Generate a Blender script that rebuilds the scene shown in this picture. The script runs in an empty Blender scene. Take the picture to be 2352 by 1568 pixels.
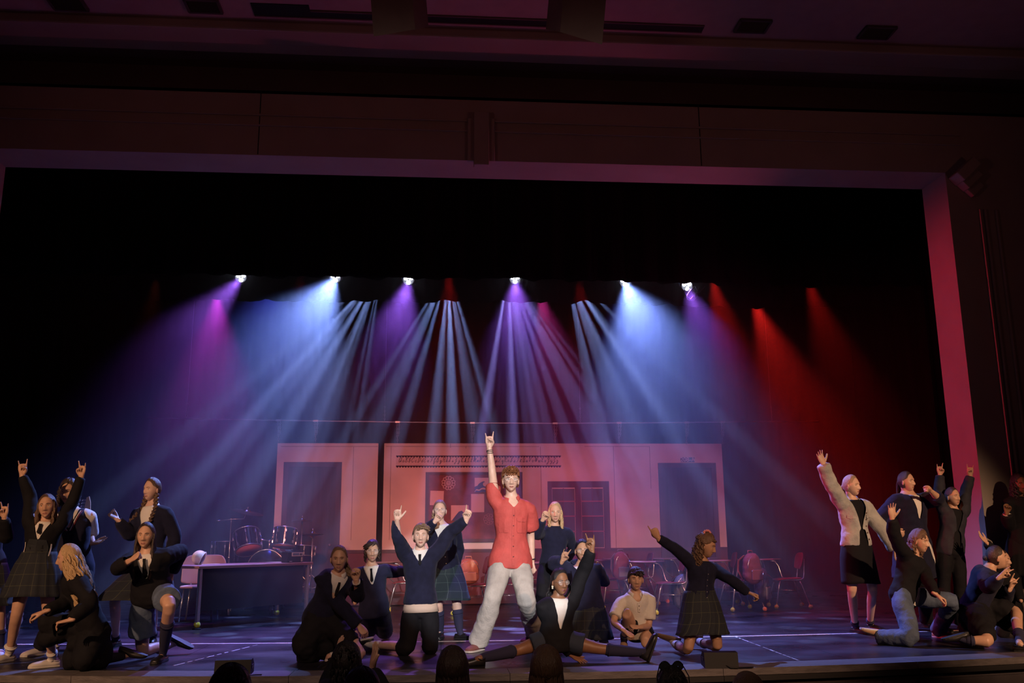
import bpy, bmesh, math, random
import numpy as np
from mathutils import Vector, Matrix
from mathutils.bvhtree import BVHTree

C = bpy.context.scene.collection
SC = bpy.context.scene
PI = math.pi

# ------------------------------------------------------------------ camera
CAMF, PITCH, YAW, ROLL, EYE = 2080.0, math.radians(12.14), math.radians(-4.64), math.radians(-0.404), 1.1
_F = np.array([-math.sin(YAW)*math.cos(PITCH), math.cos(YAW)*math.cos(PITCH), math.sin(PITCH)])
_R0 = np.array([math.cos(YAW), math.sin(YAW), 0.0])
_U0 = np.cross(_R0, _F)
_R = math.cos(ROLL)*_R0 + math.sin(ROLL)*_U0
_U = -math.sin(ROLL)*_R0 + math.cos(ROLL)*_U0
CAM = np.array([0.0, 0.0, EYE])
cd = bpy.data.cameras.new('camera')
cd.sensor_width = 36.0
cd.lens = CAMF*36.0/2352.0
cd.clip_end = 200
co = bpy.data.objects.new('camera', cd)
C.objects.link(co)
M = Matrix(((_R[0], _U[0], -_F[0], CAM[0]), (_R[1], _U[1], -_F[1], CAM[1]), (_R[2], _U[2], -_F[2], CAM[2]), (0, 0, 0, 1)))
co.matrix_world = M
SC.camera = co

# measured points of the photograph turned into metres on known planes of the stage
def ray(x, y):
    d = _F*CAMF + _R*(x-1176.0) - _U*(y-784.0)
    return d/np.linalg.norm(d)
def at(x, y, Y):
    d = ray(x, y)
    return CAM + d*(Y/d[1])
def ground(x, y, z=0.0):
    d = ray(x, y)
    return CAM + d*((z-EYE)/d[2])
def reach(parent, x, y, L, sgn):
    """the point seen at x, y that lies L metres from parent (nearer or farther solution)"""
    d = ray(x, y)
    w = parent - CAM
    b = w@d
    disc = b*b - (w@w - L*L)
    if disc <= 0:
        q = CAM + d*b
        v = q-parent
        return parent + v/np.linalg.norm(v)*min(np.linalg.norm(v), L*1.12)
    return CAM + d*(b + (1 if sgn > 0 else -1)*math.sqrt(disc))

# ------------------------------------------------------------------ world, exposure
wd = bpy.data.worlds.new('dark_house')
SC.world = wd
wd.use_nodes = True
wd.node_tree.nodes['Background'].inputs[0].default_value = (0.30, 0.10, 0.13, 1)
wd.node_tree.nodes['Background'].inputs[1].default_value = 0.0
SC.view_settings.view_transform = 'Standard'
SC.view_settings.look = 'None'
SC.view_settings.gamma = 1.0
SC.view_settings.use_curve_mapping = False
SC.view_settings.exposure = 0.0
SC.cycles.use_denoising = True
SC.cycles.max_bounces = 4
SC.cycles.diffuse_bounces = 2
SC.cycles.glossy_bounces = 2
SC.cycles.transmission_bounces = 3
SC.cycles.transparent_max_bounces = 6
SC.cycles.volume_bounces = 0
SC.cycles.sample_clamp_indirect = 3.0
SC.cycles.caustics_reflective = False
SC.cycles.caustics_refractive = False

LS = 1.0
def aim(o, src, dst):
    o.location = Vector(src)
    o.rotation_euler = (Vector(dst)-Vector(src)).to_track_quat('-Z', 'Y').to_euler()
def spot(name, src, dst, col, watts, deg, blend=0.6, rad=0.05):
    l = bpy.data.lights.new(name, 'SPOT')
    l.color = col
    l.energy = watts*LS
    l.spot_size = math.radians(deg)
    l.spot_blend = blend
    l.shadow_soft_size = rad
    o = bpy.data.objects.new(name, l)
    C.objects.link(o)
    aim(o, src, dst)
    return o
def gobo(o, seed, n=10.0):
    """a rotating-head pattern wheel: bright openings round the beam's axis"""
    l = o.data
    l.use_nodes = True
    nt = l.node_tree
    em = nt.nodes['Emission']
    geo = nt.nodes.new('ShaderNodeTexCoord')
    sep = nt.nodes.new('ShaderNodeSeparateXYZ')
    nt.links.new(geo.outputs['Normal'], sep.inputs[0])
    dx = nt.nodes.new('ShaderNodeMath'); dx.operation = 'DIVIDE'
    dy = nt.nodes.new('ShaderNodeMath'); dy.operation = 'DIVIDE'
    nt.links.new(sep.outputs[0], dx.inputs[0]); nt.links.new(sep.outputs[2], dx.inputs[1])
    nt.links.new(sep.outputs[1], dy.inputs[0]); nt.links.new(sep.outputs[2], dy.inputs[1])
    cmb = nt.nodes.new('ShaderNodeCombineXYZ')
    nt.links.new(dx.outputs[0], cmb.inputs[0]); nt.links.new(dy.outputs[0], cmb.inputs[1])
    cmb.inputs[2].default_value = seed*3.7
    vo = nt.nodes.new('ShaderNodeTexVoronoi')
    vo.inputs['Scale'].default_value = n
    vo.inputs['Randomness'].default_value = 0.6
    nt.links.new(cmb.outputs[0], vo.inputs['Vector'])
    mr = nt.nodes.new('ShaderNodeMapRange')
    mr.inputs['From Min'].default_value = 0.24
    mr.inputs['From Max'].default_value = 0.34
    mr.inputs['To Min'].default_value = 1.0
    mr.inputs['To Max'].default_value = 0.0
    nt.links.new(vo.outputs['Distance'], mr.inputs['Value'])
    nt.links.new(mr.outputs[0], em.inputs['Strength'])

WHB, PUR, RED = (0.22, 0.34, 1.0), (0.36, 0.12, 1.0), (1.0, 0.02, 0.015)
YE1 = 12.75       # first electric
YE2 = 14.35       # second electric, behind the second border
FIX1 = [(553, 637, PUR, 1), (770, 638, WHB, 3), (938, 643, PUR, 1), (1183, 641, PUR, 1), (1436, 648, WHB, 3), (1578, 657, PUR, 1.2)]
def lamp_at(x, y, Y):
    return tuple(float(v) for v in at(x, y, Y))
# wash heads of the first electric: aimed down and out over the front of the stage
AIMS1 = [(-5.4, 10.2), (-3.6, 10.8), (-1.2, 9.8), (1.0, 9.8), (3.8, 10.9), (4.2, 10.4)]
for (x, y, c, k), (ax, ay) in zip(FIX1, AIMS1):
    big = c is WHB
    spot('wash_light', lamp_at(x, y+2, YE1), (ax, ay, 0), c, 2900 if big else 900, 74 if big else 46, 1.0, 0.05)
# patterned heads of the second electric
for i, (x, ax, ay, c, w) in enumerate([(875, -3.3, 11.9, (0.30, 0.42, 1.0), 800), (1030, -0.5, 11.6, (0.30, 0.42, 1.0), 1000), (1168, 1.9, 11.6, (0.36, 0.30, 1.0), 1000), (1300, 4.3, 11.9, (0.30, 0.42, 1.0), 800)]):
    g = spot('pattern_light', lamp_at(x, 618, YE2), (ax, ay, 0), c, w*8.5, 40, 0.3, 0.01)
    gobo(g, i+1)
for x, y, Y, ax, ay, w, c in [(500, 676, YE2, -2.9, 11.8, 700, (0.6, 0.03, 0.6)), (1030, 625, YE1, 0.3, 13.4, 120, RED), (1330, 640, YE1, 2.4, 13.4, 80, RED),
                              (1635, 640, YE1, 5.0, 13.0, 420, RED), (1730, 690, YE2, 6.0, 12.9, 800, RED), (1855, 645, YE1, 6.6, 12.6, 230, RED),
                              (690, 625, YE1, -2.0, 13.4, 14, RED), (360, 640, YE1, -4.8, 14.2, 14, (1, 0.15, 0.02)), (1240, 676, YE2, 2.2, 12.5, 400, (0.8, 0.04, 0.35))]:
    spot('red_wash_light', lamp_at(x, y, Y), (ax, ay, 0.6), c, w, 42, 1.0, 0.05)
for x_, ax_ in ((-2.6, -3.2), (3.2, 3.4)):
    spot('blue_wash_light', (x_, YE2, 5.35), (ax_, 13.2, 0.0), (0.07, 0.09, 1.0), 460, 74, 1.0, 0.1)  # added fill, no visible fixture: tints the haze blue behind the rear border
# red-pink wash on the painted classroom wall
for x_, c_, w_ in ((-1.3, (1.0, 0.22, 0.17), 2700), (1.0, (1.0, 0.18, 0.17), 2100), (3.3, (1.0, 0.12, 0.16), 1600)):
    spot('scenery_light', (x_, 4.0, 5.4), (x_*1.02+0.1, 15.5, 1.0), c_, w_, 24, 0.8, 0.1)
# follow spot from the back of the house, warm front wash from its sides
spot('follow_spot', (1.5, -9.0, 5.5), (0.50, 9.6, 1.10), (0.96, 0.95, 1.0), 14000, 7.3, 0.15, 0.08)
spot('side_light', (-5.3, 11.45, 3.6), (6.7, 10.9, 2.2), (1.0, 0.03, 0.07), 2400, 34, 0.7, 0.1)  # added unseen spot, stands in for red stage bounce on the right reveal
spot('side_light', (6.4, 11.45, 2.4), (-0.5, 10.95, 6.0), (1.0, 0.10, 0.25), 200, 70, 1.0, 0.1)  # added unseen spot, stands in for stage bounce on the soffit
for x_ in (-6.6, 7.8):
    spot('house_wall_light', (x_, 1.5, 2.2), (1.5-x_*0.2, 10.6, 6.6), (1.0, 0.34, 0.30), 95, 90, 1.0, 0.3)  # added fill with no real fixture, brightens header and ceiling
spot('front_light', (-6.6, -1.0, 4.8), (-3.4, 9.2, 0.9), (1.0, 0.54, 0.30), 2900, 26, 0.8, 0.1)
spot('front_wash_light', (0.5, -2.0, 6.6), (0.5, 10.6, 0.6), (1.0, 0.66, 0.50), 1050, 40, 0.7, 0.15)
spot('front_light', (7.7, -1.0, 4.8), (5.2, 9.9, 0.8), (1.0, 0.56, 0.32), 4600, 20, 0.8, 0.1)
spot('front_light', (5.5, -3.0, 5.2), (1.8, 9.0, 0.6), (1.0, 0.52, 0.28), 2300, 20, 0.8, 0.1)
spot('front_light', (-5.5, -3.0, 5.2), (-0.8, 9.2, 0.5), (1.0, 0.44, 0.24), 420, 18, 0.8, 0.1)

# ------------------------------------------------------------------ materials
MATS = {}
def mat(name, col=(0.5, 0.5, 0.5), rough=0.7, metal=0.0, bump=0.0, bscale=80.0, var=0.0, vscale=6.0, spec=0.5, emit=None, estr=0.0, sheen=0.0, trans=0.0, alpha=1.0, stretch=None):
    if name in MATS:
        return MATS[name]
    m = bpy.data.materials.new(name)
    m.use_nodes = True
    nt = m.node_tree
    b = nt.nodes['Principled BSDF']
    b.inputs['Base Color'].default_value = (*col, 1)
    b.inputs['Roughness'].default_value = rough
    b.inputs['Metallic'].default_value = metal
    b.inputs['Specular IOR Level'].default_value = spec
    if sheen:
        b.inputs['Sheen Weight'].default_value = sheen
    if trans:
        b.inputs['Transmission Weight'].default_value = trans
    b.inputs['Alpha'].default_value = alpha
    if emit:
        b.inputs['Emission Color'].default_value = (*emit, 1)
        b.inputs['Emission Strength'].default_value = estr
    if bump or var:
        tc = nt.nodes.new('ShaderNodeTexCoord')
        src = tc.outputs['Object']
        if stretch:
            mp = nt.nodes.new('ShaderNodeMapping')
            mp.inputs['Scale'].default_value = stretch
            nt.links.new(src, mp.inputs[0])
            src = mp.outputs[0]
    if var:
        n = nt.nodes.new('ShaderNodeTexNoise')
        n.inputs['Scale'].default_value = vscale
        n.inputs['Detail'].default_value = 4
        nt.links.new(src, n.inputs['Vector'])
        r = nt.nodes.new('ShaderNodeMapRange')
        r.inputs['From Min'].default_value = 0.3
        r.inputs['From Max'].default_value = 0.7
        r.inputs['To Min'].default_value = 1-var
        r.inputs['To Max'].default_value = 1+var
        nt.links.new(n.outputs[0], r.inputs['Value'])
        mx = nt.nodes.new('ShaderNodeVectorMath'); mx.operation = 'SCALE'
        mx.inputs[0].default_value = col
        nt.links.new(r.outputs[0], mx.inputs['Scale'])
        nt.links.new(mx.outputs[0], b.inputs['Base Color'])
    if bump:
        n = nt.nodes.new('ShaderNodeTexNoise')
        n.inputs['Scale'].default_value = bscale
        n.inputs['Detail'].default_value = 3
        nt.links.new(src, n.inputs['Vector'])
        bp = nt.nodes.new('ShaderNodeBump')
        bp.inputs['Strength'].default_value = bump
        bp.inputs['Distance'].default_value = 0.01
        nt.links.new(n.outputs[0], bp.inputs['Height'])
        nt.links.new(bp.outputs[0], b.inputs['Normal'])
    MATS[name] = m
    return m

def plaid(name, base, line, nu, nv, w=0.06):
    if name in MATS:
        return MATS[name]
    m = bpy.data.materials.new(name)
    m.use_nodes = True
    nt = m.node_tree
    b = nt.nodes['Principled BSDF']
    b.inputs['Roughness'].default_value = 0.85
    uv = nt.nodes.new('ShaderNodeTexCoord')
    sp = nt.nodes.new('ShaderNodeSeparateXYZ')
    nt.links.new(uv.outputs['UV'], sp.inputs[0])
    outs = []
    for k, n in ((0, nu), (1, nv)):
        a = nt.nodes.new('ShaderNodeMath'); a.operation = 'MULTIPLY'; a.inputs[1].default_value = n
        nt.links.new(sp.outputs[k], a.inputs[0])
        f = nt.nodes.new('ShaderNodeMath'); f.operation = 'FRACT'
        nt.links.new(a.outputs[0], f.inputs[0])
        l = nt.nodes.new('ShaderNodeMath'); l.operation = 'LESS_THAN'; l.inputs[1].default_value = w
        nt.links.new(f.outputs[0], l.inputs[0])
        outs.append(l)
    mx = nt.nodes.new('ShaderNodeMath'); mx.operation = 'MAXIMUM'
    nt.links.new(outs[0].outputs[0], mx.inputs[0]); nt.links.new(outs[1].outputs[0], mx.inputs[1])
    mix = nt.nodes.new('ShaderNodeMix'); mix.data_type = 'RGBA'
    mix.inputs['A'].default_value = (*base, 1)
    mix.inputs['B'].default_value = (*line, 1)
    nt.links.new(mx.outputs[0], mix.inputs['Factor'])
    nt.links.new(mix.outputs['Result'], b.inputs['Base Color'])
    MATS[name] = m
    return m

# ------------------------------------------------------------------ mesh building
def nz(v):
    v = np.asarray(v, float)
    n = np.linalg.norm(v)
    return v/n if n > 1e-9 else np.array([0, 0, 1.0])

class MB:
    def __init__(s):
        s.v, s.f, s.m, s.uv, s.sm = [], [], [], {}, []
        s.n = 0
    def add(s, vs, fs, mi=0, smooth=True):
        vs = np.asarray(vs, float).reshape(-1, 3)
        s.v.append(vs)
        o = s.n
        for f in fs:
            s.f.append([int(i)+o for i in f])
        s.m += [mi]*len(fs)
        s.sm += [smooth]*len(fs)
        s.n += len(vs)
        return o
    def box(s, c, d, mi=0, rot=None, bev=0.0):
        """box with chamfered edges when bev > 0"""
        x, y, z = np.array(d)/2.0
        if bev <= 0:
            vs = np.array([(a*x, b*y, e*z) for a in (-1, 1) for b in (-1, 1) for e in (-1, 1)])
            fs = [(0, 1, 3, 2), (4, 6, 7, 5), (0, 4, 5, 1), (2, 3, 7, 6), (0, 2, 6, 4), (1, 5, 7, 3)]
        else:
            bm = bmesh.new()
            bmesh.ops.create_cube(bm, size=1.0)
            for v in bm.verts:
                v.co = Vector((v.co.x*2*x, v.co.y*2*y, v.co.z*2*z))
            bmesh.ops.bevel(bm, geom=bm.edges[:], offset=min(bev, 0.45*min(d)), segments=2, affect='EDGES', profile=0.5)
            bm.verts.index_update()
            vs = np.array([tuple(v.co) for v in bm.verts])
            fs = [[v.index for v in f.verts] for f in bm.faces]
            bm.free()
        if rot is not None:
            vs = vs@np.array(rot).T
        return s.add(vs+np.array(c), fs, mi, False)
    def tube(s, pts, rad, n=8, mi=0, cap=True, side=None, closed=False):
        """sweep; rad: scalar, list, or list of (rx, ry) with side = direction of rx"""
        pts = np.asarray(pts, float)
        k = len(pts)
        R = np.asarray(rad, float)
        if R.ndim == 0:
            R = np.full((k, 2), float(R))
        elif R.ndim == 1:
            R = np.stack([R, R], 1)
        T = np.zeros_like(pts)
        if closed:
            T = np.roll(pts, -1, 0)-np.roll(pts, 1, 0)
        else:
            T[1:-1] = pts[2:]-pts[:-2]
            T[0] = pts[1]-pts[0]
            T[-1] = pts[-1]-pts[-2]
        T /= np.maximum(np.linalg.norm(T, axis=1, keepdims=True), 1e-9)
        a = np.arange(n)*2*PI/n
        ca, sa = np.cos(a)[:, None], np.sin(a)[:, None]
        u = side if side is not None else (np.array([1, 0, 0.]) if abs(T[0][0]) < 0.8 else np.array([0, 1., 0]))
        vs = []
        for i in range(k):
            if side is not None:
                u = side[i] if np.ndim(side) == 2 else side
            u = nz(u-T[i]*(u@T[i]))
            w = np.cross(T[i], u)
            vs.append(pts[i]+ca*u*R[i, 0]+sa*w*R[i, 1])
        vs = np.concatenate(vs)
        fs = []
        for i in range(k if closed else k-1):
            j = (i+1) % k
            for q in range(n):
                fs.append((i*n+q, i*n+(q+1) % n, j*n+(q+1) % n, j*n+q))
        if cap and not closed:
            fs.append(tuple(range(n-1, -1, -1)))
            fs.append(tuple((k-1)*n+q for q in range(n)))
        return s.add(vs, fs, mi)
    def limb(s, pts, rad, n=14, mi=0, side=None, sub=4):
        """tube with rounded ends along a gently smoothed path"""
        P = [np.asarray(p, float) for p in pts]
        R = [np.atleast_1d(np.asarray(r, float)) for r in rad]
        R = [np.array([r[0], r[-1]]) for r in R]
        Q, S = [], []
        for i in range(len(P)-1):
            for t in np.arange(sub)/sub:
                Q.append(P[i]*(1-t)+P[i+1]*t)
                S.append(R[i]*(1-t)+R[i+1]*t)
        Q.append(P[-1]); S.append(R[-1])
        Q = np.array(Q); S = np.array(S)
        for _ in range(1):
            Q[1:-1] = Q[1:-1]*0.5+(Q[:-2]+Q[2:])*0.25
            S[1:-1] = S[1:-1]*0.5+(S[:-2]+S[2:])*0.25
        d0, d1 = nz(Q[0]-Q[1]), nz(Q[-1]-Q[-2])
        r0, r1 = S[0].mean(), S[-1].mean()
        pre = [(Q[0]+d0*r0*math.sin(a), S[0]*math.cos(a)) for a in (1.45, 1.0, 0.5)]
        post = [(Q[-1]+d1*r1*math.sin(a), S[-1]*math.cos(a)) for a in (0.5, 1.0, 1.45)]
        if getattr(s, 'flat', False): post = []
        Q = np.array([p[0] for p in pre]+list(Q)+[p[0] for p in post])
        S = np.array([p[1] for p in pre]+list(S)+[p[1] for p in post])
        return s.tube(Q, S, n, mi, True, side)
    def ball(s, c, r, n=12, mi=0, rot=None):
        r = np.ones(3)*np.asarray(r, float)
        th = np.linspace(0.0, PI, n//2+2)
        vs = [(0, 0, 1.0)]
        for t in th[1:-1]:
            for q in range(n):
                a = 2*PI*q/n
                vs.append((math.sin(t)*math.cos(a), math.sin(t)*math.sin(a), math.cos(t)))
        vs.append((0, 0, -1.0))
        vs = np.array(vs)*r
        if rot is not None:
            vs = vs@np.array(rot).T
        fs = [(0, 1+q, 1+(q+1) % n) for q in range(n)]
        rows = n//2
        for i in range(rows-1):
            for q in range(n):
                a, b = 1+i*n+q, 1+i*n+(q+1) % n
                fs.append((a, a+n, b+n, b))
        e = len(vs)-1
        o = 1+(rows-1)*n
        fs += [(e, o+(q+1) % n, o+q) for q in range(n)]
        return s.add(vs+np.array(c), fs, mi)
    def lathe(s, prof, n=20, c=(0, 0, 0), mi=0, rot=None, cap=True):
        vs = []
        for r, z in prof:
            for q in range(n):
                a = 2*PI*q/n
                vs.append((r*math.cos(a), r*math.sin(a), z))
        vs = np.array(vs)
        if rot is not None:
            vs = vs@np.array(rot).T
        fs = []
        for i in range(len(prof)-1):
            for q in range(n):
                a, b = i*n+q, i*n+(q+1) % n
                fs.append((a, b, b+n, a+n))
        if cap:
            fs.append(tuple(range(n-1, -1, -1)))
            fs.append(tuple((len(prof)-1)*n+q for q in range(n)))
        return s.add(vs+np.array(c), fs, mi)
    def poly(s, pts, depth, nrm, mi=0):
        """flat outline (counter-clockwise seen against nrm) given a thickness"""
        pts = np.asarray(pts, float)
        k = len(pts)
        vs = np.concatenate([pts, pts+np.asarray(nrm, float)*depth])
        fs = [tuple(range(k-1, -1, -1)), tuple(range(k, 2*k))]+[(i, (i+1) % k, k+(i+1) % k, k+i) for i in range(k)]
        return s.add(vs, fs, mi, False)
    def mesh(s, name, mats):
        me = bpy.data.meshes.new(name)
        V = np.concatenate(s.v) if s.v else np.zeros((0, 3))
        me.from_pydata(V.tolist(), [], s.f)
        for m in mats:
            me.materials.append(m)
        me.polygons.foreach_set('material_index', s.m)
        me.polygons.foreach_set('use_smooth', s.sm)
        me.update()
        return me
    def build(s, name, mats, parent=None, origin=None):
        if not isinstance(mats, (list, tuple)):
            mats = [mats]
        me = s.mesh(name, mats)
        return link(name, me, parent, origin)

def link(name, me, parent=None, origin=None):
    """mesh data are in world space; origin moves the object's origin"""
    o = bpy.data.objects.new(name, me)
    C.objects.link(o)
    base = np.zeros(3)
    if parent is not None:
        o.parent = parent
        q = parent
        while q is not None:
            base = base+np.array(q.location)
            q = q.parent
    if origin is not None:
        me.transform(Matrix.Translation(-Vector(origin)))
        o.location = Vector(np.array(origin)-base)
    elif parent is not None:
        me.transform(Matrix.Translation(-Vector(base)))
    return o

def tag(o, label=None, cat=None, group=None, kind=None):
    if label: o['label'] = label
    if cat: o['category'] = cat
    if group: o['group'] = group
    if kind: o['kind'] = kind
    return o
def empty(name, loc, label=None, cat=None, group=None, kind=None):
    o = bpy.data.objects.new(name, None)
    C.objects.link(o)
    o.location = Vector([float(v) for v in loc])
    o.empty_display_size = 0.05
    return tag(o, label, cat, group, kind)
def copy_tree(o, parent=None):
    c = o.copy()
    C.objects.link(c)
    c.parent = parent
    if parent is not None:
        c.matrix_parent_inverse = o.matrix_parent_inverse
    for ch in list(o.children):
        copy_tree(ch, c)
    return c

def remeshed(mb, voxel, smooth=3, disp=0.0, dscale=0.15, name='m'):
    """fuse the shells of mb into one continuous surface"""
    me = mb.mesh(name, [])
    o = bpy.data.objects.new('tmp', me)
    C.objects.link(o)
    r = o.modifiers.new('r', 'REMESH')
    r.mode = 'VOXEL'
    r.voxel_size = voxel
    r.use_smooth_shade = True
    if smooth:
        sm = o.modifiers.new('s', 'SMOOTH')
        sm.factor = 0.5
        sm.iterations = smooth
    if disp:
        t = bpy.data.textures.get('fold') or bpy.data.textures.new('fold', 'CLOUDS')
        t.noise_scale = dscale
        t.noise_depth = 2
        d = o.modifiers.new('d', 'DISPLACE')
        d.texture = t
        d.texture_coords = 'LOCAL'
        d.strength = disp
        d.mid_level = 0.32
    dg = bpy.context.evaluated_depsgraph_get()
    ev = o.evaluated_get(dg)
    out = ev.to_mesh()
    n = len(out.vertices)
    V = np.empty(n*3)
    out.vertices.foreach_get('co', V)
    V = V.reshape(-1, 3).copy()
    nl = len(out.loops)
    li = np.empty(nl, int); out.loops.foreach_get('vertex_index', li)
    npz = len(out.polygons)
    ls = np.empty(npz, int); out.polygons.foreach_get('loop_start', ls)
    lt = np.empty(npz, int); out.polygons.foreach_get('loop_total', lt)
    F = [li[a:a+b].tolist() for a, b in zip(ls, lt)]
    ev.to_mesh_clear()
    bpy.data.objects.remove(o)
    bpy.data.meshes.remove(me)
    return V, F
# ------------------------------------------------------------------ the setting
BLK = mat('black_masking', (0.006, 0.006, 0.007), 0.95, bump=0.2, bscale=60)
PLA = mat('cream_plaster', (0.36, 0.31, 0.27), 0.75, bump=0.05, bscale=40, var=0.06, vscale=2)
PLD = mat('dark_plaster', (0.10, 0.065, 0.06), 0.8, bump=0.05, bscale=40, var=0.1, vscale=2)  # plaster colour darkened to carry the shade of the recess and lower cornice

def lip_y(x): return 7.80+0.022*(x-0.9)**2
def tape_y(x): return 10.20+0.012*(x-1.2)**2

def structure(o): 
    o['kind'] = 'structure'
    return o

# stage floor: hardboard sheets over the deck
fl = MB()
xs = np.linspace(-8.5, 9.5, 37)
top = [(x, lip_y(x)+0.30, -0.030) for x in xs]+[(9.5, 18.2, -0.030), (-8.5, 18.2, -0.030)]
fl.poly(top, -0.08, (0, 0, 1))
FLOOR = structure(fl.build('floor', mat('deck_under', (0.01, 0.01, 0.012), 0.8)))
def floor_mat():
    m = bpy.data.materials.new('painted_hardboard')
    m.use_nodes = True
    nt = m.node_tree; b = nt.nodes['Principled BSDF']
    geo = nt.nodes.new('ShaderNodeNewGeometry')
    def noise(scale, sx, sy, rot, det=3):
        mp = nt.nodes.new('ShaderNodeMapping'); mp.inputs['Rotation'].default_value = (0, 0, rot); mp.inputs['Scale'].default_value = (sx, sy, 1)
        nt.links.new(geo.outputs['Position'], mp.inputs[0])
        n = nt.nodes.new('ShaderNodeTexNoise'); n.inputs['Scale'].default_value = scale; n.inputs['Detail'].default_value = det
        nt.links.new(mp.outputs[0], n.inputs['Vector'])
        return n
    def thresh(n, a, c):
        r = nt.nodes.new('ShaderNodeMapRange'); r.inputs['From Min'].default_value = a; r.inputs['From Max'].default_value = c
        nt.links.new(n.outputs[0], r.inputs['Value']); return r
    s1 = thresh(noise(9, 1, 14, 0.15, 2), 0.70, 0.78)
    s2 = thresh(noise(8, 1, 12, -0.7, 2), 0.72, 0.78)
    s3 = thresh(noise(30, 1, 3, 0.4, 2), 0.74, 0.80)
    mx = nt.nodes.new('ShaderNodeMath'); mx.operation = 'MAXIMUM'
    nt.links.new(s1.outputs[0], mx.inputs[0]); nt.links.new(s2.outputs[0], mx.inputs[1])
    mx2 = nt.nodes.new('ShaderNodeMath'); mx2.operation = 'MAXIMUM'
    nt.links.new(mx.outputs[0], mx2.inputs[0]); nt.links.new(s3.outputs[0], mx2.inputs[1])
    big = thresh(noise(1.3, 1, 1.6, 0, 5), 0.35, 0.65)
    c1 = nt.nodes.new('ShaderNodeMix'); c1.data_type = 'RGBA'
    c1.inputs['A'].default_value = (0.010, 0.010, 0.014, 1); c1.inputs['B'].default_value = (0.026, 0.024, 0.032, 1)
    nt.links.new(big.outputs[0], c1.inputs['Factor'])
    c2 = nt.nodes.new('ShaderNodeMix'); c2.data_type = 'RGBA'
    c2.inputs['B'].default_value = (0.30, 0.28, 0.30, 1)
    mul = nt.nodes.new('ShaderNodeMath'); mul.operation = 'MULTIPLY'; mul.inputs[1].default_value = 0.75
    nt.links.new(mx2.outputs[0], mul.inputs[0]); nt.links.new(mul.outputs[0], c2.inputs['Factor'])
    nt.links.new(c1.outputs['Result'], c2.inputs['A']); nt.links.new(c2.outputs['Result'], b.inputs['Base Color'])
    rr = nt.nodes.new('ShaderNodeMapRange'); rr.inputs['To Min'].default_value = 0.26; rr.inputs['To Max'].default_value = 0.42
    nt.links.new(big.outputs[0], rr.inputs['Value']); nt.links.new(rr.outputs[0], b.inputs['Roughness'])
    nb = noise(60, 1, 1, 0, 3); bp = nt.nodes.new('ShaderNodeBump'); bp.inputs['Strength'].default_value = 0.12; bp.inputs['Distance'].default_value = 0.004
    nt.links.new(nb.outputs[0], bp.inputs['Height']); nt.links.new(bp.outputs[0], b.inputs['Normal'])
    return m
FM = floor_mat()
rngf = random.Random(4)
# sheets 1.22 x 2.44 m, running left to right, joints broken from row to row; the front row is cut to the curve
sheet = MB(); sheet.box((0, 0, -0.0045), (2.436, 1.216, 0.009)); sheet_me = sheet.mesh('floor_panel', [FM])
rows = [9.33+1.22*i for i in range(7)]
for r, y0 in enumerate(rows):
    x0 = -8.5+(0 if r % 2 else -1.22)
    while x0 < 9.5:
        o = bpy.data.objects.new('floor_panel', sheet_me); C.objects.link(o)
        o.location = (x0+1.22, y0+0.61, 0); o.parent = FLOOR
        x0 += 2.44
x0 = -8.5
while x0 < 9.4:
    p = MB(); x1 = x0+2.436
    q = np.linspace(x0, x1, 6)
    p.poly([(x, lip_y(x)+0.32, -0.009) for x in q]+[(x1, 9.326, -0.009), (x0, 9.326, -0.009)], 0.009, (0, 0, 1))
    p.build('floor_panel', FM, FLOOR)
    x0 += 2.44
# stage lip boards and the panelled apron
LIPW = mat('worn_lip_wood', (0.13, 0.115, 0.115), 0.55, bump=0.25, bscale=30, var=0.35, vscale=5, stretch=(1, 6, 6))
apr = MB()
apr.poly([(x, lip_y(x)+0.06, -1.05) for x in xs]+[(9.5, 12, -1.05), (-8.5, 12, -1.05)], 0.94, (0, 0, 1))
APR = structure(apr.build('wall_apron', mat('apron_panel', (0.055, 0.045, 0.05), 0.6, var=0.2)))
x0 = -8.4
while x0 < 9.3:
    x1 = x0+1.796
    q = np.linspace(x0, x1, 5)
    p = MB(); p.poly([(x, lip_y(x), -0.055) for x in q]+[(x, lip_y(x)+0.315, -0.055) for x in q[::-1]], 0.057, (0, 0, 1))
    o = p.build('plank', LIPW, APR)
    p = MB(); p.poly([(x, lip_y(x)-0.012, -0.10) for x in q]+[(x, lip_y(x)+0.05, -0.10) for x in q[::-1]], 0.042, (0, 0, 1))
    p.build('nosing', mat('nosing_black', (0.012, 0.011, 0.012), 0.6), APR)
    for (a, b_) in ((0.02, 1.45), (1.48, 1.77)):
        q2 = np.linspace(x0+a, x0+b_, 4)
        p = MB(); p.poly([(x, lip_y(x)+0.035, -1.0) for x in q2]+[(x, lip_y(x)+0.065, -1.0) for x in q2[::-1]], 0.85, (0, 0, 1))
        p.build('panel', mat('apron_panel', (0.05, 0.042, 0.045), 0.6), APR)
    x0 += 1.80
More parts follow.
